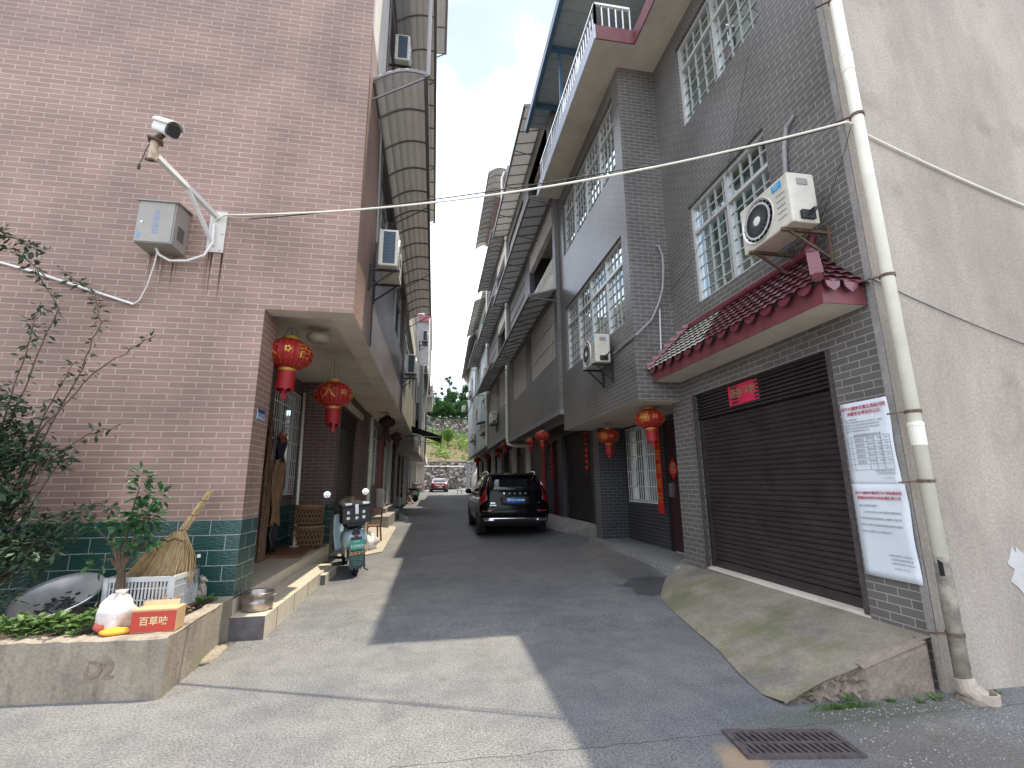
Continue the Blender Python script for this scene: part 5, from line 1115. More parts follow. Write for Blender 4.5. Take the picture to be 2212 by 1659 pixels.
def lantern(lbl,loc,r=.25,hang=.25,chars='大吉大利',dark=False,grp='red festival lanterns under the overhangs',rot=0,small=False):
    t=thing('lantern',lbl,'lantern',loc,rot,group=grp); t.rotation_euler=(random.uniform(-.05,.05),random.uniform(-.06,.06),rot); z=0; hr=.70; cm=M['red'] if not dark else M['darklantern']
    nl=22
    pr=[(r*math.cos(a)*1.0 if abs(a)<1.2 else r*.33,r*hr*math.sin(a)) for a in [-1.22+2.44*i/14 for i in range(15)]]
    b=B(); b.lathe(pr,(0,0,0),nl*4,mod=lambda th,i:1-.035*abs(math.sin(th*nl/2))); g_=b.make('lantern_body',cm,t,local=True,smooth=False)
    b=B()
    for i in range(nl):
        a=2*math.pi*i/nl; b.tube([(R_*1.004*math.cos(a),R_*1.004*math.sin(a),h) for R_,h in pr[::2]],.0022,4)
    b.make('ribs',M['gold'] if not dark else M['blackmetal'],g_,local=True)
    b=B(); b.lathe([(r*.30,r*.64),(r*.36,r*.66),(r*.34,r*.80),(r*.28,r*.80)],(0,0,0),20); b.make('top_cap',M['gold'] if not dark else M['blackmetal'],t,local=True)
    b=B(); b.lathe([(r*.30,-r*.64),(r*.37,-r*.66),(r*.34,-r*.78),(r*.28,-r*.78)],(0,0,0),20); b.make('bottom_cap',M['gold'] if not dark else M['blackmetal'],t,local=True)
    b=B(); n=26
    for i in range(n):
        a=2*math.pi*i/n; rr=r*.34; Ln=r*random.uniform(.75,.95) if i%2 else r*.8
        b.ob((rr*math.cos(a),rr*math.sin(a),-r*.78-Ln/2),(.014,r*.10,Ln),(0,0,a))
    b.ob((0,0,-r*1.75),(r*.16,r*.16,r*.5)); b.make('tassel',cm,t,local=True)
    b=B(); b.tube([(0,0,r*.78),(0,0,r*.78+hang)],.004,5); b.tube([(r*.3,0,r*.78),(r*.12,0,r*.78+hang)],.003,5); b.tube([(-r*.3,0,r*.78),(-r*.12,0,r*.78+hang)],.003,5); b.make('hanging_wire',M['blackmetal'],t,local=True)
    if not small:
        b=B()
        for i,ch in enumerate(chars):
            th0=-math.pi/2-.0+(i)*2*math.pi/len(chars)-.55
            def wf(x,y,th0=th0): 
                th=th0+x/r; e=math.asin(max(-.9,min(.9,y/(r*hr)))); rr=r*math.cos(e)*1.006; return (rr*math.cos(th),rr*math.sin(th),r*hr*math.sin(e))
            textgeo(b,ch,(0,0,0),(1,0,0),(0,0,1),r*.78,warp=wf)
            def wf2(x,y,th0=th0): 
                th=th0+.78+x/r; e=math.asin(max(-.9,min(.9,y/(r*hr)))); rr=r*math.cos(e)*1.006; return (rr*math.cos(th),rr*math.sin(th),r*hr*math.sin(e))
            for k in range(5): 
                a=k*2*math.pi/5; vs=[wf2(r*.10*math.cos(a)+r*.06*math.cos(a+q),r*.10*math.sin(a)+r*.06*math.sin(a+q)) for q in (0,1.3,2.6,3.9,5.2)]; b.add(vs,[(0,1,2,3,4)])
        b.make('gold_characters',M['gold'],g_,local=True)
    return t
M['darklantern']=mat('faded_brown_lantern',(.06,.018,.014),.7,var=.3,trans=.1)
random.seed(21)
lantern('large red lantern nearest the porch corner, its gold characters facing the street',(-1.86,6.1,3.13),.29,.14)
lantern('large red lantern hanging second, further inside the left porch',(-1.60,7.6,2.90),.295,.37,rot=.5)
lantern('faded brown lantern under the yellowish house overhang',(-1.45,14.5,3.36),.25,.1,dark=True,small=True)
lantern('dark lantern behind the faded brown one, near the awning',(-1.30,16.6,3.12),.21,.4,dark=True,small=True)
lantern('red lantern by the porch couplet of the gray house, close to the garage pillar',(3.43,7.05,2.52),.235,.05,chars='福壽',rot=-.3)
lantern('red lantern hanging before the second garage shutter on the right',(3.50,9.1,2.44),.22,.15,chars='福壽',rot=-.3)
for p,r,lb in (((2.80,12.05,2.74),.185,'dim lantern just past the projecting bay on the right'),((3.00,14.5,2.80),.16,'dim lantern by the bent downpipe on the right'),((3.1,20.5,3.2),.2,'dim lantern beside the dark red double gate'),((3.2,35.5,3.30),.28,'orange red lantern furthest down the right row'),((3.4,30.5,3.25),.24,'far dim lantern under the greenish house'),((3.3,24.5,3.2),.2,'dim lantern behind the double gate lantern')): lantern(lb,p,r,.1,small=True)
def chili(lbl,x,y,z0,z1):
    b=B(); b.tube([(x,y,z0),(x,y,z1)],.004,5); n=int((z1-z0)/.13)
    for i in range(n): z=z0+.06+(z1-z0-.06)*i/n; b.lathe([(.015,0),(.045,.02),(.05,.05),(.035,.09),(.012,.1)],(x,y,z),9)
    b.make('festive_string',M['red'],label=lbl,cat='decoration',group='hanging red bead strings'); 
chili('hanging red bead string beside the second garage shutter',3.52,10.6,1.75,2.75); chili('hanging red bead string beyond the bay near the dim lantern',3.35,13.3,1.6,2.85)
# ================================================================ planter and what stands in it
b=B(); o_=[(-14,4.20),(-1.91,4.15),(-2.06,5.42),(-2.0,5.47),(-14,5.47)]
top=.41
outer=[(-14,4.24),(-2.98,4.22),(-1.91,4.13),(-1.96,5.44)]; inner=[(-14,4.36),(-2.96,4.34),(-2.05,4.27),(-2.09,5.44)]
k=0
def rnd(a): return random.uniform(-a,a)
random.seed(2)
def sub(pl,n):
    o=[]
    for (x0,y0),(x1,y1) in zip(pl[:-1],pl[1:]):
        for i in range(n): t=i/n; o.append((x0+(x1-x0)*t,y0+(y1-y0)*t))
    return o+[pl[-1]]
O_=sub(outer,14); I_=sub(inner,14)
for i,((ox,oy),(ix,iy)) in enumerate(zip(O_,I_)):
    h=top+rnd(.007)
    b.v+=[(ox+rnd(.004),oy+rnd(.004),-.05),(ox+rnd(.004),oy+rnd(.004),h*.5),(ox+rnd(.004),oy+rnd(.004),h-.012),(ox*.999,oy+.012,h),(ix,iy,h),(ix,iy,h-.12)]
for i in range(len(O_)-1):
    for j in range(5): b.f.append((i*6+j,(i+1)*6+j,(i+1)*6+j+1,i*6+j+1)); b.m.append(0)
pl=thing('planter','long low concrete planter against the pink wall with a kinked corner and weathered face','planter',(-3,4.2,0)); b.make('planter_wall',M['planter'],pl)
b=B(); random.seed(4)
b.grid(lambda s,t:(-14+11.95*s,4.3+1.17*t,.375+.03*math.sin(s*60)+.025*math.sin(t*9+s*25)),70,10); b.make('soil',M['soil'],pl,smooth=True)
b=B(); textgeo(b,'D2',(-2.35,4.167,.20),(1,-.08,0),(0,0,1),.17,.003,bold=.003); b.make('painted_mark',mat('faded_brown_mark',(.20,.155,.12),.9,var=.25,scale=30),pl)
b=B(); blob(b,(-1.93,5.05,.0),(.08,.30,.05),16,8,.14,seed=5); b.make('mortar_lump',M['planter'],smooth=True,label='lump of pale mortar on the ground against the planter side',cat='rubble')
# cardboard box
t=thing('cardboard_box','red and tan cardboard box with three characters on the planter edge','box',(-2.1,4.38,.41),R(3))
b=B(); b.box(-.155,.155,-.10,.05,.0,.165); b.make('carton',mat('tan_cardboard',(.47,.29,.15),.8,var=.1,scale=4),t,local=True,bevel=.003)
b=B(); b.box(-.153,.150,-.1018,-.1002,.006,.150); lb=b.make('red_print',mat('carton_red',(.42,.045,.025),.6,var=.08),t,local=True)
b=B(); textgeo(b,'百草味',(.0,-.1035,.078),(1,0,0),(0,0,1),.066,bold=.0012); b.make('box_lettering',mat('carton_cream',(.62,.48,.26),.7,var=0),lb,local=True)
b=B(); b.add([(-.15,.05,.165),(.10,.05,.165),(.10,.075,.20),(-.15,.07,.195)],[(0,1,2,3)]); b.each('box_flap',mat('tan_cardboard_flap',(.42,.27,.15),.8,var=.1),t,local=True,solid=.003)
t=thing('plastic_bag','bulging clear white bag tied up beside the red box','bag',(-2.42,4.38,.41))
b=B(); blob(b,(-2.42,4.40,.52),(.13,.11,.14),30,16,.13,seed=8); b.lathe([(.03,.62),(.02,.66),(.045,.70)],(-2.43,4.42,0),9,mod=lambda th,i:1+.3*math.sin(3*th)); b.make('bag_body',M['bag'],t,smooth=True)
b=B(); blob(b,(-2.36,4.30,.425),(.11,.07,.028),18,6,.05,seed=3); b.make('orange_bottom',mat('orange_plastic',(.72,.30,.02),.3,var=.1),t,smooth=True)
b=B(); blob(b,(-2.47,4.33,.46),(.06,.05,.05),12,6,.1,seed=4); b.make('red_content',mat('red_content',(.40,.08,.05),.5,var=.3),t,smooth=True)
# plastic crate
t=thing('plastic_crate','pale gray plastic crate with slatted sides holding the broom','crate',(-2.52,5.05,.42),R(-4))
def crate_side(b,p,q,z0,z1,n):
    p=Vector(p);q=Vector(q); b.bar((p.x,p.y,z1-.02),(q.x,q.y,z1-.02),.018,.04); b.bar((p.x,p.y,z0+.015),(q.x,q.y,z0+.015),.014,.03)
    for f_ in (.36,.68): b.bar((p.x,p.y,z0+(z1-z0)*f_),(q.x,q.y,z0+(z1-z0)*f_),.006,.008)
    for i in range(n+1): c=p.lerp(q,i/n); b.box(c.x-.006,c.x+.006,c.y-.004,c.y+.004,z0,z1-.02)
b=B(); w2,d2=.27,.19
crate_side(b,(-w2,-d2,0),(w2,-d2,0),0,.30,18); crate_side(b,(-w2,d2,0),(w2,d2,0),0,.30,18); crate_side(b,(-w2,-d2,0),(-w2,d2,0),0,.30,12); crate_side(b,(w2,-d2,0),(w2,d2,0),0,.30,12)
b.box(-w2,w2,-d2,d2,0,.008)
for sx in (-1,1):
    for sy in (-1,1): b.box(sx*w2-.02,sx*w2+.02,sy*d2-.012,sy*d2+.012,0,.30)
b.make('crate_body',mat('gray_crate_plastic',(.50,.50,.49),.5,var=.08),t,local=True)
b=B(); blob(b,(.05,-.02,.12),(.2,.14,.12),20,8,.2,seed=6); b.make('rubbish',mat('dark_rubbish',(.06,.05,.045),.8,var=.5,scale=20),t,local=True,smooth=True)
# broom
t=thing('broom','straw broom leaning upside in the pale crate against the wall','broom',(-2.45,5.1,.5)); random.seed(12)
b=B(); P0=Vector((-2.27,5.36,1.44)); P1=Vector((-2.40,5.15,1.05)); ax=(P0-P1).normalized()
for i in range(60):
    a=random.uniform(0,6.28); r=.03*math.sqrt(random.random()); o=Vector((math.cos(a)*r,math.sin(a)*r,0)); b.tube([P1+o*1.3,P1.lerp(P0,.5)+o,P0+o*.95+ax*random.uniform(-.02,.02)],.004,4)
b.make('handle',M['straw'],t)
b=B()
for i in range(620):
    s=random.random(); q=random.gauss(0,.45); q=max(-1,min(1,q*1.2)); L_=random.uniform(.30,.42)
    base=P1+Vector((q*.05,random.uniform(-.03,.03),random.uniform(-.03,.03)))
    tip=Vector((-2.50+.265*q+.03*random.gauss(0,1),5.08+random.uniform(-.07,.06),.66+.03*random.gauss(0,1)-.02*q))
    mid=base.lerp(tip,.5)+Vector((q*.03,0,.03)); b.tube([base,mid,tip],[.0042,.0035,.002],3,caps=False)
b.make('bristles',M['straw'],t)
b=B()
for f_ in (.1,.45,.8): c=P1.lerp(P0,f_); b.tube([c+Vector((.036*math.cos(a),.036*math.sin(a),-.008*math.cos(a))) for a in [i*.7 for i in range(10)]],.004,5)
b.tube([(-2.47,5.08,.99),(-2.40,5.06,1.02),(-2.33,5.08,.99)],.008,5); b.make('binding',M['rust'],t)
b=B(); b.lathe([(.028,.60),(.03,.72),(.026,.76),(.012,.80),(.012,.83)],(-2.23,5.2,0),12); b.lathe([(.017,.825),(.017,.855),(0,.856)],(-2.23,5.2,0),12,m=1); b.make('bottle',[M['glass'],M['white']],label='small clear bottle with a white cap in the corner of the crate',cat='bottle')
# camellia tree
def leafyplant(b,c,n,r,size,m=0):
    for _ in range(n):
        d=Vector((random.gauss(0,1),random.gauss(0,1),random.gauss(0,.8))).normalized()*r*random.uniform(.4,1); leaf(b,Vector(c)+d,(d.normalized()+Vector((0,0,-.2))).normalized(),size*random.uniform(.8,1.4),m,.35,.6)
random.seed(31)
t=thing('shrub','small camellia shrub with glossy dark leaves growing between bag and crate','shrub',(-2.66,4.82,.42))
b=B(); T0=Vector((-2.66,4.82,.40)); b.tube([T0,(-2.66,4.82,.62),(-2.67,4.82,.78)],[.045,.036,.03],8)
tips=[(-2.80,4.80,1.18),(-2.63,4.82,1.50),(-2.50,4.80,1.34),(-2.58,4.84,1.12),(-2.70,4.78,1.05),(-2.46,4.78,1.02),(-2.86,4.84,.88),(-2.93,4.80,1.16)]
for q in tips: q=Vector(q); b.tube([(-2.67,4.82,.76),Vector((-2.67,4.82,.78)).lerp(q,.45)+Vector((rnd(.03),0,.06)),q],[.018,.011,.004],6)
b.make('trunk',M['bark'],t); b=B()
for c,n,r in (((-2.64,4.82,1.60),26,.07),((-2.60,4.82,1.44),22,.08),((-2.46,4.80,1.42),30,.09),((-2.58,4.82,1.25),70,.14),((-2.70,4.80,1.20),34,.10),((-2.50,4.80,1.20),40,.12),((-2.62,4.78,1.06),50,.13),((-2.46,4.78,1.06),22,.08),((-2.93,4.80,1.17),12,.06),((-2.86,4.84,.86),16,.08)): leafyplant(b,c,n,r,.075)
b.make('leaves',M['leafcam'],t)
# big bush at left
random.seed(41)
t=thing('bush','tall loose bush with long whips climbing the pink wall at the left','bush',(-3.9,4.9,.4)); b=B(); lv=B()
def whip(pts,n,size,rad=.010,spread=.05):
    P=[Vector(p) for p in pts]; C=[]
    for i in range(len(P)-1):
        for k in range(6): C.append(P[i].lerp(P[i+1],k/6))
    C.append(P[-1]); C=[c+Vector((rnd(.012),rnd(.012),rnd(.012))) for c in C]; b.tube(C,[rad*(1-.75*i/len(C)) for i in range(len(C))],5)
    for _ in range(n):
        f=random.random()**.7*(len(C)-1.01); i=int(f); c=C[i].lerp(C[i+1],f-i); d=Vector((random.gauss(0,1),random.gauss(0,.7),random.gauss(0,.6))).normalized(); leaf(lv,c+d*random.uniform(0,spread),d,size*random.uniform(.6,1.2),0,.3,.45)
BZ=Vector((-3.85,4.85,.42))
for pts,n in (([BZ,(-3.7,5.0,1.6),(-3.55,5.2,2.6),(-3.50,5.3,3.2),(-3.62,5.3,3.52),(-3.95,5.25,3.75)],120),([BZ,(-3.9,5.0,1.9),(-3.88,5.1,2.7),(-3.85,5.2,3.3),(-4.1,5.1,3.75),(-4.5,5.0,3.95)],160),([BZ,(-3.95,5,2.2),(-3.97,5.1,2.9),(-4.0,5.2,3.35)],70),([BZ,(-3.65,5.0,2.0),(-3.4,5.15,2.6),(-3.05,5.2,2.95),(-2.92,5.2,3.05)],34),([BZ,(-3.6,5.0,1.7),(-3.3,5.1,2.0),(-3.08,5.1,2.06)],60),([BZ,(-4.2,5,1.9),(-4.5,5.0,2.8),(-4.7,5.1,3.8)],120),([BZ,(-4.05,4.9,2.3),(-4.35,4.9,3.1),(-4.55,5,3.4)],110),([BZ,(-3.7,5.1,2.2),(-3.6,5.2,2.75)],40),([BZ,(-4.3,4.8,3.2),(-4.5,4.8,3.85),(-4.25,4.9,3.95),(-3.9,5,3.8)],200),([BZ,(-3.5,5,1.2),(-3.15,5.1,1.35),(-2.98,5.1,1.3)],60),([BZ,(-3.5,4.9,1.0),(-3.2,4.9,1.25),(-3.0,4.9,1.32)],60)): whip(pts,n,.075)
for c,rad,n in (((-4.05,4.9,2.15),(.40,.25,.3),500),((-3.9,4.6,.9),(.5,.2,.3),900),((-3.95,4.9,1.85),(.42,.28,.28),1100),((-4.0,4.8,1.45),(.5,.3,.32),1100),((-3.75,4.8,1.25),(.4,.28,.3),700),((-4.1,4.75,.95),(.6,.32,.35),1200),((-3.5,4.8,.95),(.36,.25,.22),420),((-4.5,4.7,1.3),(.5,.3,.7),900),((-3.55,4.95,1.75),(.26,.2,.14),220),((-3.3,4.95,1.15),(.3,.18,.12),170),((-3.9,4.7,.62),(.55,.3,.22),500)):
    leafy(lv,c,rad,n,.085)
    for _ in range(6):
        q=Vector(c)+Vector((rnd(rad[0]*.8),rnd(rad[1]*.8),rnd(rad[2]*.8))); b.tube([BZ+Vector((rnd(.1),rnd(.05),0)),BZ.lerp(q,.5)+Vector((rnd(.08),rnd(.05),.05)),q],[.012,.008,.003],5)
b.make('stems',M['bark'],t); lv.make('leaves',M['leaf'],t)
# herbs at planter edge
random.seed(51); b=B()
for _ in range(190):
    x=random.uniform(-4.6,-2.5); y=random.uniform(4.33,4.58)
    if x>-2.62 and y<4.5: continue
    h=random.uniform(.04,.11) if x>-3.55 else random.uniform(.06,.2); c=Vector((x,y,.40)); tip=c+Vector((rnd(.06),rnd(.05)-.03,h)); b.tube([c,tip],.003,4,caps=False)
    for q in range(random.randint(4,7)): d=Vector((random.gauss(0,1),random.gauss(0,1),.25)).normalized(); leaf(b,tip-Vector((0,0,rnd(.03))),d,random.uniform(.05,.09),0,.3,.55)
b.make('weeds',M['leafweed'],kind='stuff',label='low green weeds spilling over the front edge of the planter')
def rosette(name,lbl,c,n,s,cat='weed',grp='weeds along the foot of the ramp'):
    b=B(); c=Vector(c)
    for i in range(n): a=6.28*i/n+rnd(.3); d=Vector((math.cos(a),math.sin(a),random.uniform(.2,.8))).normalized(); leaf(b,c,d,s*random.uniform(.7,1.1),0,.2,.4)
    b.make(name,M['leafweed'],label=lbl,cat=cat,group=grp)
rosette('plant','small bright green rosette plant at the planter end by the porch corner',(-2.13,5.2,.42),13,.13,'plant',None)
random.seed(6)
rosette('weed','weed tuft by the broken rubble side of the near ramp',(2.86,3.18,.02),9,.07); rosette('weed','weed tuft in the middle of the foot of the ramp block',(3.18,3.16,.0),8,.06); rosette('weed','weed tuft left of the drainpipe outlet',(3.52,3.14,.0),8,.08); rosette('weed','flat dark weed between the block and the outlet',(3.38,3.12,.0),7,.06); rosette('weed','tiny weed right of the drainpipe outlet',(4.02,3.12,.0),7,.05)
b=B(); random.seed(8)
for _ in range(700):
    x=random.gauss(2.78,.10); y=3.17+abs(random.gauss(0,.025))-.05; leaf(b,Vector((x,y,0)),Vector((rnd(.6),rnd(.6),1)).normalized(),random.uniform(.012,.03),0,.1,.3)
b.make('moss',M['leafweed'],kind='stuff',label='mossy green patch at the foot of the ramp')
b=B(); random.seed(18)
for _ in range(420):
    x=random.uniform(2.5,3.9); y=random.uniform(2.45,3.12); 
    if random.random()<.3: y=random.uniform(3.0,3.15)
    s=random.uniform(.002,.007); b.ob((x,y,.002),(s*1.4,s,s*.7),(0,0,random.uniform(0,3)))
for _ in range(160):
    x=random.uniform(-2,3.6); y=random.uniform(2.2,7); s=random.uniform(.002,.006); b.ob((x,y,gz(x,y)+.002),(s*1.5,s,s*.5),(0,0,random.uniform(0,3)))
b.make('gravel',mat('pale_grit',(.34,.32,.30),.8,var=.3),kind='stuff',label='scattered pale grit and crumbs on the road')
# wok
t=thing('wok','big dented gray metal wok lying tilted on the weeds of the planter','wok',(-3.2,4.85,.5))
b=B(); Q=Euler((R(30),R(-6),0)).to_matrix(); cc=Vector((-3.16,4.86,.60))
for i in range(9):
    for j in range(36):
        a=2*math.pi*j/36; f=i/8; r=.33*math.sin(f*1.35)/math.sin(1.35); z=-.13*(math.cos(f*1.35)-math.cos(1.35))/(1-math.cos(1.35)); b.v.append(tuple(cc+Q@Vector((r*math.cos(a),r*math.sin(a)*.82,z))))
for i in range(8):
    for j in range(36): q=(j+1)%36; b.f.append((i*36+j,i*36+q,(i+1)*36+q,(i+1)*36+j)); b.m.append(0)
b.make('bowl',mat('dull_aluminium',(.42,.41,.40),.45,.6,var=.25,scale=6),t,smooth=True,solid=.006)
b=B(); rr=[tuple(cc+Q@Vector((.33*math.cos(a),.33*math.sin(a)*.82,.0))) for a in [2*math.pi*i/36 for i in range(37)]]; b.tube(rr,.007,6); b.make('rim',M['steel'],t)
b=B()
for i in range(60): p=cc+Q@Vector((random.gauss(.0,.09),random.gauss(-.02,.06),-.10+random.uniform(0,.02))); b.ob(p,(random.uniform(.02,.05),random.uniform(.01,.03),.008),(rnd(.5),rnd(.5),rnd(3)))
b.make('charred_scraps',M['carplastic'],t,kind='stuff')
# debris pile of leaves and twigs
b=B(); random.seed(14)
for i in range(160): p=(random.gauss(-2.45,.13),random.gauss(4.62,.07),.45+abs(random.gauss(0,.05))); b.ob(p,(random.uniform(.02,.06),random.uniform(.008,.02),.004),(rnd(.8),rnd(.8),rnd(3)))
for i in range(90): p=(random.gauss(-2.22,.06),random.gauss(5.15,.12),.40+abs(random.gauss(0,.012))); b.ob(p,(random.uniform(.02,.05),random.uniform(.008,.02),.004),(rnd(.6),rnd(.6),rnd(3)))
b.make('leaf_litter',mat('dry_litter',(.16,.10,.06),.9,var=.5,scale=40),kind='stuff',label='dry leaves and twigs behind the bag and box')
# dog figurine
t=thing('figurine','small gray stone figure of a sitting dog near the planter end','figurine',(-2.25,5.35,.42))
b=B(); x,y,z=-2.25,5.35,.41
blob(b,(x,y,z+.05),(.055,.045,.05),12,8,.03,flatb=False,seed=1); blob(b,(x+.02,y,z+.11),(.035,.03,.06),12,8,.03,flatb=False,seed=2); blob(b,(x+.028,y-.01,z+.19),(.03,.03,.028),12,8,.02,flatb=False,seed=3); blob(b,(x+.06,y-.02,z+.182),(.02,.013,.012),8,6,.02,flatb=False,seed=3)
b.tube([(x+.04,y-.02,z+.13),(x+.055,y-.025,z+.0)],[.013,.01],6); b.tube([(x+.04,y+.02,z+.13),(x+.055,y+.025,z+.0)],[.013,.01],6)
for q in (-.018,.018): b.tube([(x+.01,y+q,z+.20),(x+.0,y+q*1.3,z+.235)],[.01,.003],5)
b.tube([(x-.05,y,z+.03),(x-.09,y,z+.06),(x-.08,y,z+.10)],[.01,.008,.004],5)
b.make('dog_body',M['cement'],t,smooth=True)
# pot on the step
t=thing('steel_pot','dirty steel pot standing on the lower porch step','pot',(-1.78,5.66,.229)); b=B()
b.lathe([(.135,0),(.150,.01),(.152,.07),(.157,.075),(.157,.085),(.152,.09),(.158,.17),(.165,.175),(.160,.18),(.150,.165),(.143,.02),(0,.016)],(-1.80,5.66,.23),36); b.make('pot_body',M['potsteel'] if 'potsteel' in M else mat('stained_steel',(.34,.30,.27),.30,.85,var=.35,scale=9),t,smooth=True)
for sx in (-1,1): b=B(); b.tube([(-1.80+sx*.158,5.62,.38),(-1.80+sx*.19,5.63,.385),(-1.80+sx*.19,5.69,.385),(-1.80+sx*.158,5.70,.38)],.006,6); b.make('handle',M['steel'],t)
# ================================================================ security camera, box, cables
t=thing('security_camera','rusty white security camera on a long arm fixed to the pink wall','camera',(-2.59,5.47,4.2))
b=B(); b.box(-2.68,-2.50,5.462,5.479,4.16,4.68)
for x,z in ((-2.65,4.19),(-2.53,4.19),(-2.53,4.65),(-2.53,4.40)): b.box(x-.012,x+.012,5.45,5.463,z-.012,z+.012)
b.make('wall_plate',M['whiterust'] if 'whiterust' in M else mat('rust_streaked_white',(.62,.60,.54),.5,var=.12,scale=5,stretch=(3,3,.5)),t)
b=B(); b.bar((-2.60,5.46,4.60),(-2.76,4.50,4.66),.05); b.make('arm',M['white'],t); b=B(); b.bar((-2.61,5.46,4.24),(-2.68,4.95,4.62),.034); b.make('brace',M['white'],t)
b=B(); b.lathe([(.035,-.10),(.035,.10)],(-2.78,4.47,4.70),14); b.make('mast_stub',M['whiterust2'] if 'whiterust2' in M else mat('rusty_white',(.52,.40,.28),.7,var=.35,scale=18),t)
D=Vector((.36,-.26,-.26)).normalized(); q=D.to_track_quat('Y','Z').to_matrix(); c=Vector((-2.66,4.40,4.90))
def cb(b,y0,y1,hw,hh,zo=0,m=0):
    vs=[]
    for y in (y0,y1):
        for a in range(20):
            t_=2*math.pi*a/20; ca,sa=math.cos(t_),math.sin(t_); vs.append(c+q@Vector((hw*math.copysign(abs(ca)**.6,ca),y,zo+hh*math.copysign(abs(sa)**.6,sa))))
    b.add(vs,[(i,(i+1)%20,20+(i+1)%20,20+i) for i in range(20)]+[tuple(range(20))[::-1],tuple(range(20,40))],m)
b=B(); cb(b,-.17,.13,.058,.062); cbd=b.make('camera_body',M['white'],t,bevel=.004)
b=B(); cb(b,.13,.172,.055,.058); b.make('camera_face',M['carglass'],cbd); b=B(); k=len(b.v)
for y in (-.18,.20):
    for i in range(9): a=math.pi*i/8; b.v.append(tuple(c+q@Vector((.072*math.cos(a),y,.03+.058*math.sin(a)))))
for i in range(8): b.f.append((i,i+1,9+i+1,9+i)); b.m.append(0)
b.make('sun_hood',M['white'],cbd,smooth=True,solid=.004)
b=B(); b.tube([(-2.78,4.47,4.80),(-2.76,4.46,4.83),(-2.70,4.43,4.86)],[.025,.03,.03],8); b.ob((-2.77,4.46,4.80),(.12,.09,.02),(0,.1,.4)); b.make('swivel_bracket',M['rust'],t)
b=B(); b.tube([(-2.80,4.5,4.88),(-2.86,4.5,4.75),(-2.88,4.5,4.63),(-2.80,4.49,4.60),(-2.75,4.5,4.60)],.004,5); b.tube([(-2.88,4.5,4.63),(-2.90,4.5,4.56)],.004,5); b.ob((-2.90,4.5,4.53),(.018,.018,.05)); b.ob((-2.81,4.48,4.60),(.07,.02,.018),(0,.2,0)); b.make('loose_cable',M['carplastic'],t)
t=thing('control_box','gray metal control box with faded blue stencil on the pink wall','box',(-3.1,5.3,4.1))
b=B(); b.box(-3.28,-2.90,5.20,5.479,4.09,4.60); bx=b.make('cabinet',M['boxgray'] if 'boxgray' in M else mat('gray_beige_paint',(.30,.28,.25),.45,var=.08),t,bevel=.004)
b=B(); b.add([(-3.30,5.17,4.595),(-2.88,5.17,4.595),(-2.88,5.479,4.64),(-3.30,5.479,4.64)],[(0,1,2,3)]); b.make('rain_lid',bx.data.materials[0],t,solid=.015)
b=B(); b.box(-3.265,-2.915,5.190,5.199,4.10,4.585); dr=b.make('door',bx.data.materials[0],t,bevel=.002); b=B(); b.lathe([(.0,-.006),(.014,-.005),(.016,.002)],(-3.22,5.19,4.33),12,axis='y'); b.make('lock',M['steel'],dr)
fb=mat('faded_blue_stencil',(.16,.30,.48),.7,var=.2,scale=30); b=B()
for i,ch in enumerate('治安监控'): textgeo(b,ch,(-3.08,5.1885,4.45-.075*i),(1,0,0),(0,0,1),.068)
b.prism([(-3.25,4.20),(-3.215,4.20),(-3.225,4.155),(-3.245,4.13)],'y',5.188,5.1895); b.each('stencil_mark',fb,dr)
b=B()
for i in range(6): b.box(-2.899,-2.893,5.27,5.40,4.2+.028*i,4.206+.028*i)
b.make('side_louvres',M['carplastic'],t)
def cable(lbl,pts,r,mt,name='cable',n=8,cat='cable',group=None):
    b=B(); b.tube(pts,r,n); return b.make(name,M[mt],label=lbl,cat=cat,group=group)
A=(-2.5,5.42,4.62)
cable('thick cream cable conduit spanning the street from the camera plate to the drainpipe',[(-2.62,5.44,4.55)]+arc(A,(3.62,3.10,4.70),.235,22)+[(3.72,3.12,4.70)],.0105,'pvc')
cable('thin black wire running just above the cream conduit across the street',arc((-2.2,5.3,4.52),(1.8,3.85,4.56),.06,14)+arc((1.8,3.85,4.56),(3.62,3.12,4.70),.05,8)[1:],.006,'carplastic')
cable('looping white cables from the camera plate down to the control box',[(-2.62,5.44,4.50),(-2.60,5.42,4.25),(-2.66,5.40,4.08),(-2.82,5.38,3.99),(-2.98,5.36,3.97),(-3.08,5.33,4.02),(-3.12,5.32,4.10)],.014,'white')
cable('thin white wire hanging from the control box to the white conduit',[(-3.10,5.33,4.09),(-3.13,5.36,3.9),(-3.2,5.42,3.68),(-3.27,5.45,3.52),(-3.33,5.455,3.47)],.006,'white')
cable('straight white conduit slanting down the pink wall behind the bush',[(-5.4,5.455,4.05),(-4.39,5.455,3.80),(-3.32,5.455,3.47)],.014,'white',name='conduit')
cable('cream conduit sagging across the cement wall from the drainpipe to the right',arc((3.78,3.18,4.72),(7.2,3.18,3.7),.10,14),.011,'pvc',name='conduit')
cable('thin black wire crossing the cement wall low to the right',arc((3.66,3.19,3.22),(7.5,3.18,2.2),.15,10),.004,'carplastic')
cable('thin black wire tied from the roof of the gray house past its upper window',arc((3.66,4.2,6.6),(3.66,4.85,5.4),.0,4)+arc((3.66,4.85,5.4),(3.64,6.5,4.5),.2,8)[1:],.003,'carplastic')
cable('thin black wire from the drainpipe down to the big outdoor unit',arc((3.68,3.12,4.68),(3.66,3.6,3.98),.05,6),.003,'carplastic')
cable('gray insulated hose rising from the big outdoor unit into the wall',[(3.62,3.93,4.2),(3.64,3.89,4.7),(3.65,3.86,5.05),(3.66,3.81,5.25),(3.69,3.71,5.33)],.022,'graywall',name='hose')
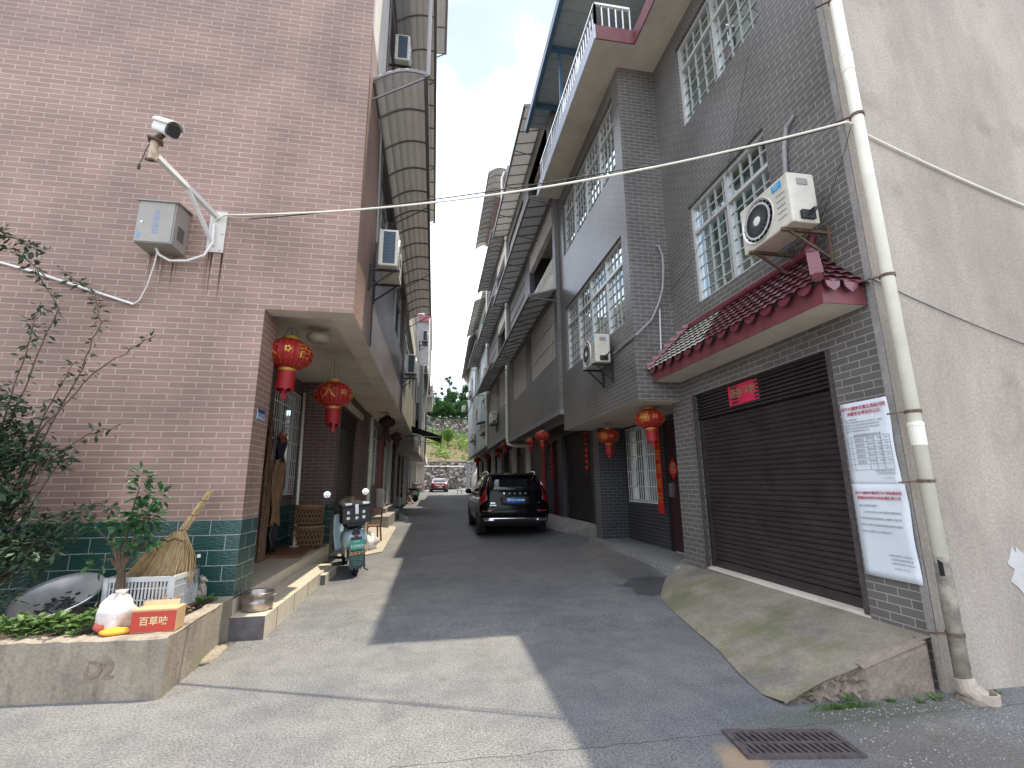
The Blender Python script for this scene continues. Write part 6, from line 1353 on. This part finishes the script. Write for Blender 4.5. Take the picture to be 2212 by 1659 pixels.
cable('long gray hose curling from a wall hole to the smaller outdoor unit',[(3.50,6.53,5.29),(3.52,6.49,5.30),(3.57,6.48,5.12),(3.57,6.48,4.9),(3.53,6.48,4.55),(3.45,6.48,4.3),(3.3,6.48,4.0),(3.0,6.42,3.72),(2.985,6.9,3.70),(2.97,7.25,3.66)],.020,'graywall',name='hose')
cable('thin upright white pipe on the corner wall above the tiled canopy',[(3.46,6.50,4.2),(3.42,6.50,3.3)],.010,'white',name='conduit')
cable('thin hose up the wall behind the outdoor units on the left',[(-.98,6.9,5.2),(-.975,6.75,6.2),(-.97,6.6,6.9),(-.99,6.4,7.0)],.02,'graywall',name='hose')
# corner drainpipe
t=thing('drainpipe','tall cream drainpipe strapped to the cement wall, its lower part cracked and dirty','drainpipe',(3.74,3.1,0))
b=B(); b.tube([(3.74,3.10,.95),(3.74,3.10,9)],.048,16); b.make('upper_pipe',M['pvc'],t,smooth=True)
b=B(); b.tube([(3.74,3.10,.10),(3.74,3.10,.60),(3.745,3.10,.955)],.050,16); b.make('lower_pipe',mat('stained_pvc',(.46,.42,.34),.8,var=.2,scale=7,col2=(.10,.085,.07)),t,smooth=True)
for z in (1.86,5.35,8.0): b=B(); b.lathe([(.048,-.09),(.053,-.085),(.053,.06),(.056,.065),(.056,.09),(.048,.095)],(3.74,3.10,z),16); b.make('collar',M['pvc'],t,smooth=False)
b=B(); b.grid(lambda s_,v:(3.742+.0525*math.cos(-2.9+.55*s_),3.10+.0525*math.sin(-2.9+.55*s_),.82+.12*v-.03*s_*v),6,3); b.make('painted_hole',M['void'],t)  # dark patch laid on the pipe, painted as shade inside the break
for z in (.42,1.50,2.04,3.2,4.78,6.1): b=B(); b.lathe([(.054,-.012),(.058,-.012),(.058,.012),(.054,.012)],(3.74,3.10,z),16); b.bar((3.69,3.12,z),(3.60,3.195,z-.01),.018,.012); b.make('strap',M['rust'],t)
b=B(); b.tube([(3.74,3.10,.14),(3.75,3.09,.07),(3.80,3.05,.02)],[.062,.066,.066],14); b.lathe([(.075,-.02),(.078,.06),(.066,.062),(.06,.02)],(3.82,3.04,0),16); b.make('outlet_elbow',mat('pinkish_pvc',(.42,.36,.30),.7,var=.25),t)
b=B(); blob(b,(3.78,3.08,.0),(.13,.10,.03),16,6,.12,seed=4); b.make('mortar_collar',M['rampside'],t,smooth=True)
# ================================================================ posters, banner, couplets, plates
def poster(lbl,y0,y1,z0,z1,lines,x=3.684):
    b=B(); nz_=14
    b.grid(lambda s,v:(x-.004-.006*math.sin(v*9+s*4)*s,y1+(y0-y1)*s,z0+(z1-z0)*v),8,nz_); p=b.make('poster',M['paper'],smooth=True,solid=.001,label=lbl,cat='poster',group='paper notices pasted beside the garage shutter')
    b=B(); r=B(); W_=y1-y0
    for txt,fy,fz,sz,al,red in lines:
        yy=y1-W_*fy; zz=z0+(z1-z0)*fz
        textgeo(r if red else b,txt,(x-.013,yy,zz),(0,-1,0),(0,0,1),sz,0,align=al,bold=.0006 if red else 0)
    r.make('red_title',M['inkred'],p); return p,b
ln=[('关于大屋岗安置区遗留问题',.5,.925,.036,'CENTER',1),('房屋安全鉴定的公示',.5,.86,.036,'CENTER',1),('各位大屋岗安置户:',.06,.79,.017,'LEFT',0),('根据《湖南省居民自建房安全管理条例》和相关',.10,.755,.0165,'LEFT',0),('文件要求,现对大屋岗安置区遗留问题房屋开展',.06,.72,.0165,'LEFT',0),('安全鉴定,经征求群众意见,拟从以下鉴定机构中',.06,.685,.0165,'LEFT',0),('由群众代表投票选定,现予以公示。',.06,.65,.0165,'LEFT',0),('湖南省房屋鉴定机构名单',.5,.595,.024,'CENTER',0)]
for i in range(5):
    z=.55-.065*i; ln+=[(str(i+1),.12,z,.015,'CENTER',0),('湖南某某检测',.32,z,.015,'CENTER',0),('鉴定有限公司',.32,z-.022,.015,'CENTER',0),('房屋安全',.56,z,.015,'CENTER',0),('已备案',.74,z,.015,'CENTER',0),('0744-82',.90,z,.015,'CENTER',0)]
ln+=[('大屋岗安置区业主委员会',.94,.17,.016,'RIGHT',0),('大屋岗社区居民委员会',.94,.14,.016,'RIGHT',0),('二〇二四年十月',.90,.085,.015,'RIGHT',0)]
p,b=poster('upper white notice with red title and a printed table, beside the garage shutter',3.245,3.70,1.462,2.19,ln)
y1,y0=3.67,3.27
for i in range(7): z=1.462+.728*(.578-.065*i); b.box(3.6705,3.6715,y0,y1,z-.001,z+.001)
for f in (0,.10,.48,.64,.80,1): y=y1+(y0-y1)*f; b.box(3.6705,3.6715,y-.001,y+.001,1.462+.728*.188,1.462+.728*.578)
b.make('print',M['ink'],p)
ln=[('关于大屋岗安置区群众代表投票选定',.5,.90,.0265,'CENTER',1),('房屋安全鉴定机构投票结果公示',.5,.845,.0285,'CENTER',1),('各位大屋岗安置户:',.10,.76,.022,'LEFT',0),('2024年10月12日经大屋岗安置区群众',.18,.69,.021,'LEFT',0),('代表投票选定湖南湘建土木建筑工程检测',.10,.62,.0205,'LEFT',0),('有限公司作为大屋岗安置区房屋安全鉴定',.10,.55,.0205,'LEFT',0),('机构,公示期为三天,特此公示。',.10,.48,.021,'LEFT',0),('大屋岗安置区业主委员会',.93,.25,.018,'RIGHT',0),('大屋岗社区居民委员会',.93,.21,.018,'RIGHT',0),('监督举报电话:0744-8226',.95,.17,.018,'RIGHT',0),('2024年10月12日',.85,.12,.018,'RIGHT',0)]
p,b=poster('lower white notice with red title and short text, under the table notice',3.215,3.70,.725,1.478,ln,x=3.678); b.make('print',M['ink'],p)
b=B(); b.grid(lambda s,v:(3.768+.004*math.sin(s*8),5.44+(4.87-5.44)*s+.01*v,2.47+(.255)*v+.012*s-.012),10,4); bn=b.make('red_banner',M['pinkpaper'],label='crimson new year banner with four characters on the garage shutter box',cat='banner',solid=.001)
b=B()
for i,ch in enumerate('恭喜發財'): textgeo(b,ch,(3.758,5.34-.125*i,2.60),(0,-1,0),(0,0,1),.13,bold=.001)
b.make('banner_characters',M['dullgold'],bn)
def couplet(lbl,x,y0,y1,z0,z1,text,sz,gold='dullgold',face=-1,paper='redpaper'):
    b=B(); b.box(x-.002,x+.002,y0,y1,z0,z1); o=b.make('couplet',M[paper],label=lbl,cat='couplet',group='red paper couplets beside the doors')
    if text:
        b=B(); n=len(text)
        for i,ch in enumerate(text): textgeo(b,ch,(x+face*.004,(y0+y1)/2,z1-(z1-z0)*(i+.6)/(n+.6)),(0,face,0),(0,0,1),sz)
        b.make('couplet_characters',M[gold],o)
    return o
couplet('red couplet with gold characters between the white grille and the door of the gray house',4.19,8.27,8.50,.95,2.70,'旺財旺運氣旺',.21,'gold')
couplet('thin red couplet strip beside the porch window of the pink house',-2.735,7.72,8.12,1.40,3.28,'家和萬事興',.2,'gold',face=1)
couplet('dark red couplet beside the double gate past the lanterns',3.68,15.5,16.1,1.0,3.0,'天增歲月人增壽',.24)
couplet('dark red couplet with characters near the pale shutter on the right',3.68,21.25,21.55,1.2,3.2,'千樓接吉人',.26)
b=B(); b.prism([(7.927-.17,1.747),(7.927,1.747-.20),(7.927+.17,1.747),(7.927,1.747+.20)],'x',4.236,4.24); o=b.make('diamond_paper',M['redpaper'],label='red diamond paper with a character on the dark door of the gray house',cat='paper sign')
b=B(); textgeo(b,'福',(4.233,7.927,1.747),(0,-1,0),(0,0,1),.20,bold=.002); b.make('character',M['dullgold'],o)
b=B(); b.box(-1.98,-1.972,5.585,5.81,2.24,2.35); pl_=b.make('house_number_plate',mat('pale_blue_plate',(.35,.45,.55),.4,var=0),label='small blue and white house number plate on the porch corner',cat='sign'); b=B(); b.box(-1.9725,-1.970,5.585,5.81,2.31,2.35); b.make('plate_header',mat('navy_plate',(.02,.04,.12),.4,var=0),pl_)
b=B(); textgeo(b,'大屋岗路',(-1.9695,5.67,2.285),(0,1,0),(0,0,1),.028); textgeo(b,'308',(-1.9695,5.76,2.275),(0,1,0),(0,0,1),.045); b.make('plate_lettering',mat('navy_ink',(.03,.07,.2),.5,var=0),pl_)
b=B(); random.seed(71)
for x0,x1,z in ((-2.68,-2.50,4.155),(-3.26,-2.92,4.085)):
    for i in range(9):
        x=random.uniform(x0,x1); L_=random.uniform(.12,.6); w_=random.uniform(.004,.012)
        b.quad((x-w_,5.4785,z),(x+w_,5.4785,z),(x+w_*.2,5.4785,z-L_),(x-w_*.2,5.4785,z-L_))
b.make('rust_streaks',mat('rust_streak',(.17,.10,.075),.9,var=.3,scale=30),H)
# ================================================================ drain grate
t=thing('drain_grate','rusty cast iron drain grate with slanted slots set in the road','drain grate',(2.12,2.8,0))
C4=[Vector(p) for p in ((1.80,2.99,.004),(2.44,2.88,.004),(2.40,2.61,.004),(1.77,2.71,.004))]
def gq(u,v,z=.008): p=C4[3].lerp(C4[2],u).lerp(C4[0].lerp(C4[1],u),v); return (p.x,p.y,z)
b=B(); b.quad(gq(-.0,-.0,.003),gq(1,0,.003),gq(1,1,.003),gq(0,1,.003)); b.make('pit',M['void'],t)  # flat dark sheet, paints the shade below the grate bars
b=B()
def gb(u0,u1,v0,v1,z=.016):
    lo=[gq(u0,v0,.0),gq(u1,v0,.0),gq(u1,v1,.0),gq(u0,v1,.0)]; hi=[(x,y,z) for x,y,_ in lo]; b.add(lo+hi,[(4,5,6,7),(0,1,5,4),(1,2,6,5),(2,3,7,6),(3,0,4,7)])
gb(-.02,1.02,-.03,.10); gb(-.02,1.02,.90,1.03); gb(-.02,.035,.1,.9); gb(.965,1.02,.1,.9); gb(.035,.965,.46,.54,.0155)
for i in range(15):
    for v0,v1 in ((.10,.46),(.54,.90)):
        u=.035+.93*(i+.0)/15; w_=.030; sh=-.022
        lo=[gq(u,v1,.0),gq(u+w_,v1,.0),gq(u+w_-sh,v0,.0),gq(u-sh,v0,.0)]; hi=[(x,y,.0145) for x,y,_ in lo]; b.add(lo+hi,[(7,6,5,4),(0,1,5,4),(1,2,6,5),(2,3,7,6),(3,0,4,7)])
b.make('grate',M['cast'],t)
# ================================================================ things on the left porch and beyond
t=thing('wooden_board','brown plywood board lying on the porch floor','board',(-2.3,9,.38)); 
bpy.data.objects.remove(t)
b=B(); b.add([(-2.70,8.3,.384),(-2.05,8.22,.384),(-2.13,9.80,.384),(-2.70,9.85,.384),(-2.70,8.3,.425),(-2.05,8.22,.425),(-2.13,9.80,.425),(-2.70,9.85,.425)],[(0,3,2,1),(4,5,6,7),(0,1,5,4),(1,2,6,5),(2,3,7,6),(3,0,4,7)]); b.make('wooden_board',M['wood'],label='brown plywood board lying on the porch floor under the baskets',cat='board')
t=thing('pole','tall pale pole leaning on the porch wall in a white dish','pole',(-2.44,9.3,.42)); b=B(); b.tube([(-2.42,9.25,.43),(-2.66,9.93,3.35)],.028,10); b.make('shaft',M['pvc'],t,smooth=True); b=B(); b.lathe([(.05,0),(.09,.02),(.085,.025),(.045,.01)],(-2.42,9.25,.426),16); b.make('foot_dish',M['white'],t)
def weave(lbl,c,r,h):
    t=thing('wicker_basket',lbl,'basket',c,group='wicker baskets stacked in the porch'); b=B(); n=26; x,y,z=c
    for i in range(n):
        for sg in (1,-1):
            a0=2*math.pi*i/n; a1=a0+sg*.55; b.tube([(x+r*.93*math.cos(a0),y+r*.93*math.sin(a0),z),(x+r*1.0*math.cos((a0+a1)/2),y+r*math.sin((a0+a1)/2),z+h/2),(x+r*.96*math.cos(a1),y+r*.96*math.sin(a1),z+h)],.007,4,caps=False)
    for k in range(4): zz=z+h*(.12+.25*k); b.lathe([(r*.985,-.008),(r*1.01,0),(r*.985,.008)],(x,y,zz),26)
    b.make('weave',M['wicker'],t); b=B(); b.lathe([(r*.97,-.025),(r*1.04,-.02),(r*1.04,.02),(r*.95,.025),(r*.95,-.025)],(x,y,z+h),26); b.make('rim',M['wicker'],t); b=B(); b.lathe([(0,0),(r*.88,0),(r*.88,h*.9),(0,h*.9)],(x,y,z+.005),20); b.make('shade_core',mat('painted_basket_shade',(.04,.025,.015),.9,var=.2),t)  # solid dark core, shade inside the weave put into its colour
weave('lower wicker basket of the two stacked by the green tiled corner',(-2.25,9.45,.426),.27,.34); weave('upper wicker basket of the two stacked by the green tiled corner',(-2.26,9.45,.80),.26,.33)
random.seed(61); t=thing('brushwood_bundle','tall bundle of dry sticks and bark leaning on the porch wall','firewood',(-2.6,8.1,.38)); b=B()
for i in range(90):
    a=random.uniform(-.13,.13); q=random.uniform(-.12,.12); h=random.uniform(1.2,2.3); x0=-2.60+q*.6; y0=7.95+a
    b.tube([(x0,y0,.385),(x0-.02+rnd(.05),y0+.06+rnd(.06),.385+h*.5),(x0-.05+rnd(.05),y0+.15+a*-.5+rnd(.06),.385+h)],[.016,.012,.004],5)
b.make('sticks',mat('dry_sticks',(.13,.075,.045),.9,var=.45,scale=25),t); b=B()
for z in (.9,1.5,1.9): b.tube([(-2.62+.15*math.cos(a),8.05+.16*math.sin(a),z) for a in [i*.7 for i in range(10)]],.006,5)
b.make('binding',M['rust'],t)
# hanging work clothes
t=thing('hanging_clothes','brown work trousers and dark top hanging against the white window grille','clothes',(-2.55,8.7,.5))
b=B()
def cloth(y0,y1,z0,z1,x,ph,nw=5,taper=0): b.grid(lambda s,v:(x+.03*math.sin(s*nw*2+ph)+.02*math.sin(v*7+s*3),y0+(y1-y0)*(s if not taper else .5+(s-.5)*(1-taper*(1-v))),z0+(z1-z0)*v+.02*math.sin(s*9+ph)),18,16)
cloth(8.36,8.98,.85,1.92,-2.60,0,6,.12); b.make('brown_trousers',mat('brown_cloth',(.20,.115,.055),.9,var=.25,scale=7,bump=.3,bscale=30),t,smooth=True,solid=.03)
b=B(); cloth(8.5,8.95,1.85,2.30,-2.62,1,5); b.make('dark_top',mat('navy_cloth',(.012,.014,.03),.9,var=.3),t,smooth=True,solid=.03)
b=B(); cloth(8.5,8.9,2.24,2.38,-2.61,2,5); b.make('red_collar',mat('dull_red_cloth',(.28,.06,.045),.9,var=.2),t,smooth=True,solid=.03)
b=B(); cloth(8.50,8.72,.44,.88,-2.60,2,3); b.make('black_boots',M['carplastic'],t,smooth=True,solid=.05)
# heap, chairs, bags
t=thing('sack_heap','heap of folded tan sacks behind the pale blue scooter','sacks',(-1.75,11.2,.1))
b=B(); b.box(-1.98,-1.5,10.7,11.7,.05,.75); b.make('carton_base',mat('pale_board',(.34,.29,.22),.8,var=.2),t)
b=B(); blob(b,(-1.74,11.2,.92),(.30,.45,.22),26,12,.2,seed=11); blob(b,(-1.80,11.0,1.10),(.20,.3,.13),22,10,.22,seed=12); b.make('sacks',mat('tan_sack',(.27,.22,.15),.9,var=.45,scale=5,bump=.5,bscale=12),t,smooth=True)
def chair(lbl,c,rz,h=.45):
    t=thing('wooden_chair',lbl,'chair',c,rz,group='brown wooden chairs by the left row'); 
    b=B(); b.box(-.18,.18,-.17,.17,h-.03,h); b.make('seat',M['wood'],t,local=True,bevel=.005)
    for sx in (-1,1):
        for sy in (-1,1): b=B(); b.bar((sx*.18,sy*.18,0),(sx*.15,sy*.14,h-.02),.03); b.make('leg',M['wood'],t,local=True)
    b=B(); b.bar((-.16,.15,h),(-.17,.20,h+.42),.028); b.bar((.16,.15,h),(.17,.20,h+.42),.028)
    for z in (.14,.25,.37): b.box(-.17,.17,.165+.1*z,.18+.1*z,h+z,h+z+.045)
    b.make('backrest',M['wood'],t,local=True); return t
chair('low brown wooden chair on the sunny pavers behind the scooter',(-1.45,12.3,.18),R(200),.36); chair('brown wooden chair beside the sack heap by the left shutter',(-1.97,12.9,.2),R(20),.58)
for c,r,sd,lb in (((-1.52,10.65,.27),(.17,.2,.19),21,'bulging white plastic bag on the pavers, nearest the scooter'),((-1.36,11.1,.26),(.18,.22,.17),22,'crumpled white plastic bag on the pavers beside the low chair')):
    b=B(); blob(b,c,r,24,12,.16,seed=sd); b.lathe([(.03,0),(.02,.05),(.05,.09)],(c[0],c[1],c[2]+r[2]*.95),9,mod=lambda th,i:1+.3*math.sin(3*th)); b.make('plastic_bag',M['bag'],smooth=True,label=lb,cat='bag',group='white bags on the pavers')
# black folding awning over the street
t=thing('folding_awning','black retractable awning sticking out over the street from the left row','awning',(-.9,21.6,3.6))
def aq(s,v): return (-1.0+1.27*s,20.2+3.2*v,3.95-.42*s)
b=B(); b.quad(aq(0,0),aq(1,0),aq(1,1),aq(0,1)); b.make('fabric',mat('black_fabric',(.03,.028,.028),.8,var=.2,trans=.1),t,solid=.01)
b=B(); b.bar(aq(1,0),aq(1,1),.06,.09); 
for i in range(8): y=20.2+3.2*i/8; b.quad((.28,y,3.50),(.28,y+.4,3.50),(.285,y+.4,3.20+.04*(i%2)),(.285,y,3.20+.04*((i+1)%2)))
b.make('front_valance',M['blackmetal'],t)
for v in (.05,.95): b=B(); p=aq(0,v); q=aq(1,v); b.tube([(p[0],p[1],p[2]-.30),(p[0]+.55,p[1]+.1,p[2]-.42),(q[0],q[1],q[2]-.04)],.02,6); b.make('folding_arm',M['steel'],t)
# seated person
def skinfig(name,parent,verts,edges,radii,mt,sub=1):
    me=bpy.data.meshes.new(name); me.from_pydata(verts,edges,[]); o=bpy.data.objects.new(name,me); COL.objects.link(o); me.materials.append(mt)
    md=o.modifiers.new('skin','SKIN'); 
    sv=me.skin_vertices[0].data if me.skin_vertices else None
    if sv is None: me.attributes; 
    for i,r in enumerate(radii): me.skin_vertices[0].data[i].radius=(r,r)
    me.skin_vertices[0].data[0].use_root=True; md.use_smooth_shade=True
    m2=o.modifiers.new('ss','SUBSURF'); m2.levels=m2.render_levels=sub
    if parent: o.parent=parent
    return o
def person(lbl,loc,rz):
    t=thing('person',lbl,'person',loc,rz)
    # seated, facing local -y ; pelvis first
    V=[(0,0,.48),(0,.0,.70),(0,-.03,.93),(0,-.05,1.02),(0,-.07,1.12),(0,-.08,1.24),
       (-.10,-.02,.48),(-.14,-.38,.52),(-.16,-.50,.10),(-.16,-.62,.04),
       (.10,-.02,.48),(.12,-.42,.50),(.14,-.62,.10),(.14,-.74,.04),
       (-.19,-.03,.94),(-.24,-.12,.70),(-.10,-.32,.58),(-.07,-.40,.57),
       (.19,-.03,.94),(.24,-.12,.70),(.12,-.32,.58),(.08,-.40,.57)]
    E_=[(0,1),(1,2),(2,3),(3,4),(4,5),(0,6),(6,7),(7,8),(8,9),(0,10),(10,11),(11,12),(12,13),(2,14),(14,15),(15,16),(16,17),(2,18),(18,19),(19,20),(20,21)]
    r=[.15,.14,.13,.055,.085,.085,.10,.065,.04,.035,.10,.065,.04,.035,.06,.045,.032,.03,.06,.045,.032,.03]
    me=bpy.data.meshes.new('body'); me.from_pydata(V,E_,[]); o=bpy.data.objects.new('body',me); COL.objects.link(o); o.parent=t; me.materials.append(M['skin'])
    md=o.modifiers.new('skin','SKIN'); md.use_smooth_shade=True; o.modifiers.new('ss','SUBSURF').render_levels=2
    for i,q in enumerate(r): me.skin_vertices[0].data[i].radius=(q,q)
    me.skin_vertices[0].data[0].use_root=True
    b=B(); blob(b,(0,-.055,1.22),(.095,.105,.10),16,10,.02,flatb=False); b.make('hair',M['carplastic'],t,local=True,smooth=True)
    b=B(); pr=[(.17,.44),(.18,.60),(.165,.80),(.19,.92),(.10,.99),(.07,1.0)]; b.lathe(pr,(0,-.01,0),18,mod=lambda th,i:1-.25*abs(math.sin(th))); 
    for sg in (-1,1): b.tube([(sg*.17,-.03,.94),(sg*.235,-.10,.74)],[.075,.06],10)
    b.make('shirt',mat('dark_maroon_cloth',(.05,.02,.025),.9,var=.2),t,local=True,smooth=True)
    b=B()
    for sg,kx in ((-1,-.14),(1,.12)): b.tube([(sg*.09,.03,.50),(kx,-.36,.53)],[.125,.085],10)
    b.make('shorts',mat('dark_cloth',(.02,.02,.025),.9,var=.2),t,local=True,smooth=True)
    b=B()
    for (x,y) in ((-.16,-.60),(.14,-.72)): blob(b,(x,y,.03),(.045,.12,.035),10,6,.02,seed=1)
    b.make('sandals',mat('pale_sandals',(.30,.24,.22),.7,var=.1),t,local=True,smooth=True); return t
person('person in dark clothes sitting on a low stool by the left row, legs outstretched',(-1.85,28.6,gz(-1.8,28.6)),R(65))
z0=gz(-1.8,28.6); t=thing('stool','low stool under the seated person','stool',(-1.85,28.6,z0)); b=B(); b.box(-2.02,-1.68,28.45,28.75,z0+.33,z0+.37); b.make('seat',M['wood'],t)
for dx in (-.14,.14):
    for dy in (-.12,.12): b=B(); b.bar((-1.85+dx,28.6+dy,z0),(-1.85+dx*.9,28.6+dy*.9,z0+.33),.03); b.make('leg',M['wood'],t)
t=thing('bucket','white bucket with a bag in it before the seated person','bucket',(-1.85,26.5,gz(-1.8,26.5))); z0=gz(-1.8,26.5); b=B(); b.lathe([(.15,0),(.19,.40),(.20,.41),(.18,.41),(.14,.02)],(-1.85,26.5,z0),18); b.make('pail',M['bag'],t); b=B(); blob(b,(-1.85,26.5,z0+.42),(.17,.17,.10),14,8,.2,seed=5); b.make('bag_lining',M['bag'],t,smooth=True)
def fchair(lbl,x,y,rz):
    t=thing('folding_chair',lbl,'chair',(x,y,gz(x,y)),rz,group='folding chairs and goods beside the red car')
    for sx in (-.2,.2): b=B(); b.bar((sx,-.2,0),(sx,.2,.85),.025); b.make('leg',M['wood'],t,local=True); b=B(); b.bar((sx,.25,0),(sx,-.15,.45),.025); b.make('leg',M['wood'],t,local=True)
    b=B(); b.box(-.2,.2,-.18,.18,.43,.46); b.make('seat',M['pinkcloth'],t,local=True); b=B(); b.box(-.2,.2,.15,.18,.6,.88); b.make('backrest',M['pinkcloth'],t,local=True)
M['pinkcloth']=mat('pink_cloth',(.42,.16,.17),.8,var=.3)
fchair('folding chair with pink cloth just left of the red car',-1.05,48,R(20)); fchair('second pink folding chair, further left beside the post',-1.55,50,R(-30))
b=B(); blob(b,(-1.95,50,1.3),(.28,.3,.25),12,8,.15,seed=3,flatb=False); b.make('orange_bag',mat('orange_bag',(.65,.28,.03),.6,var=.2),smooth=True,label='orange bag hanging above the pink folding chairs',cat='bag')
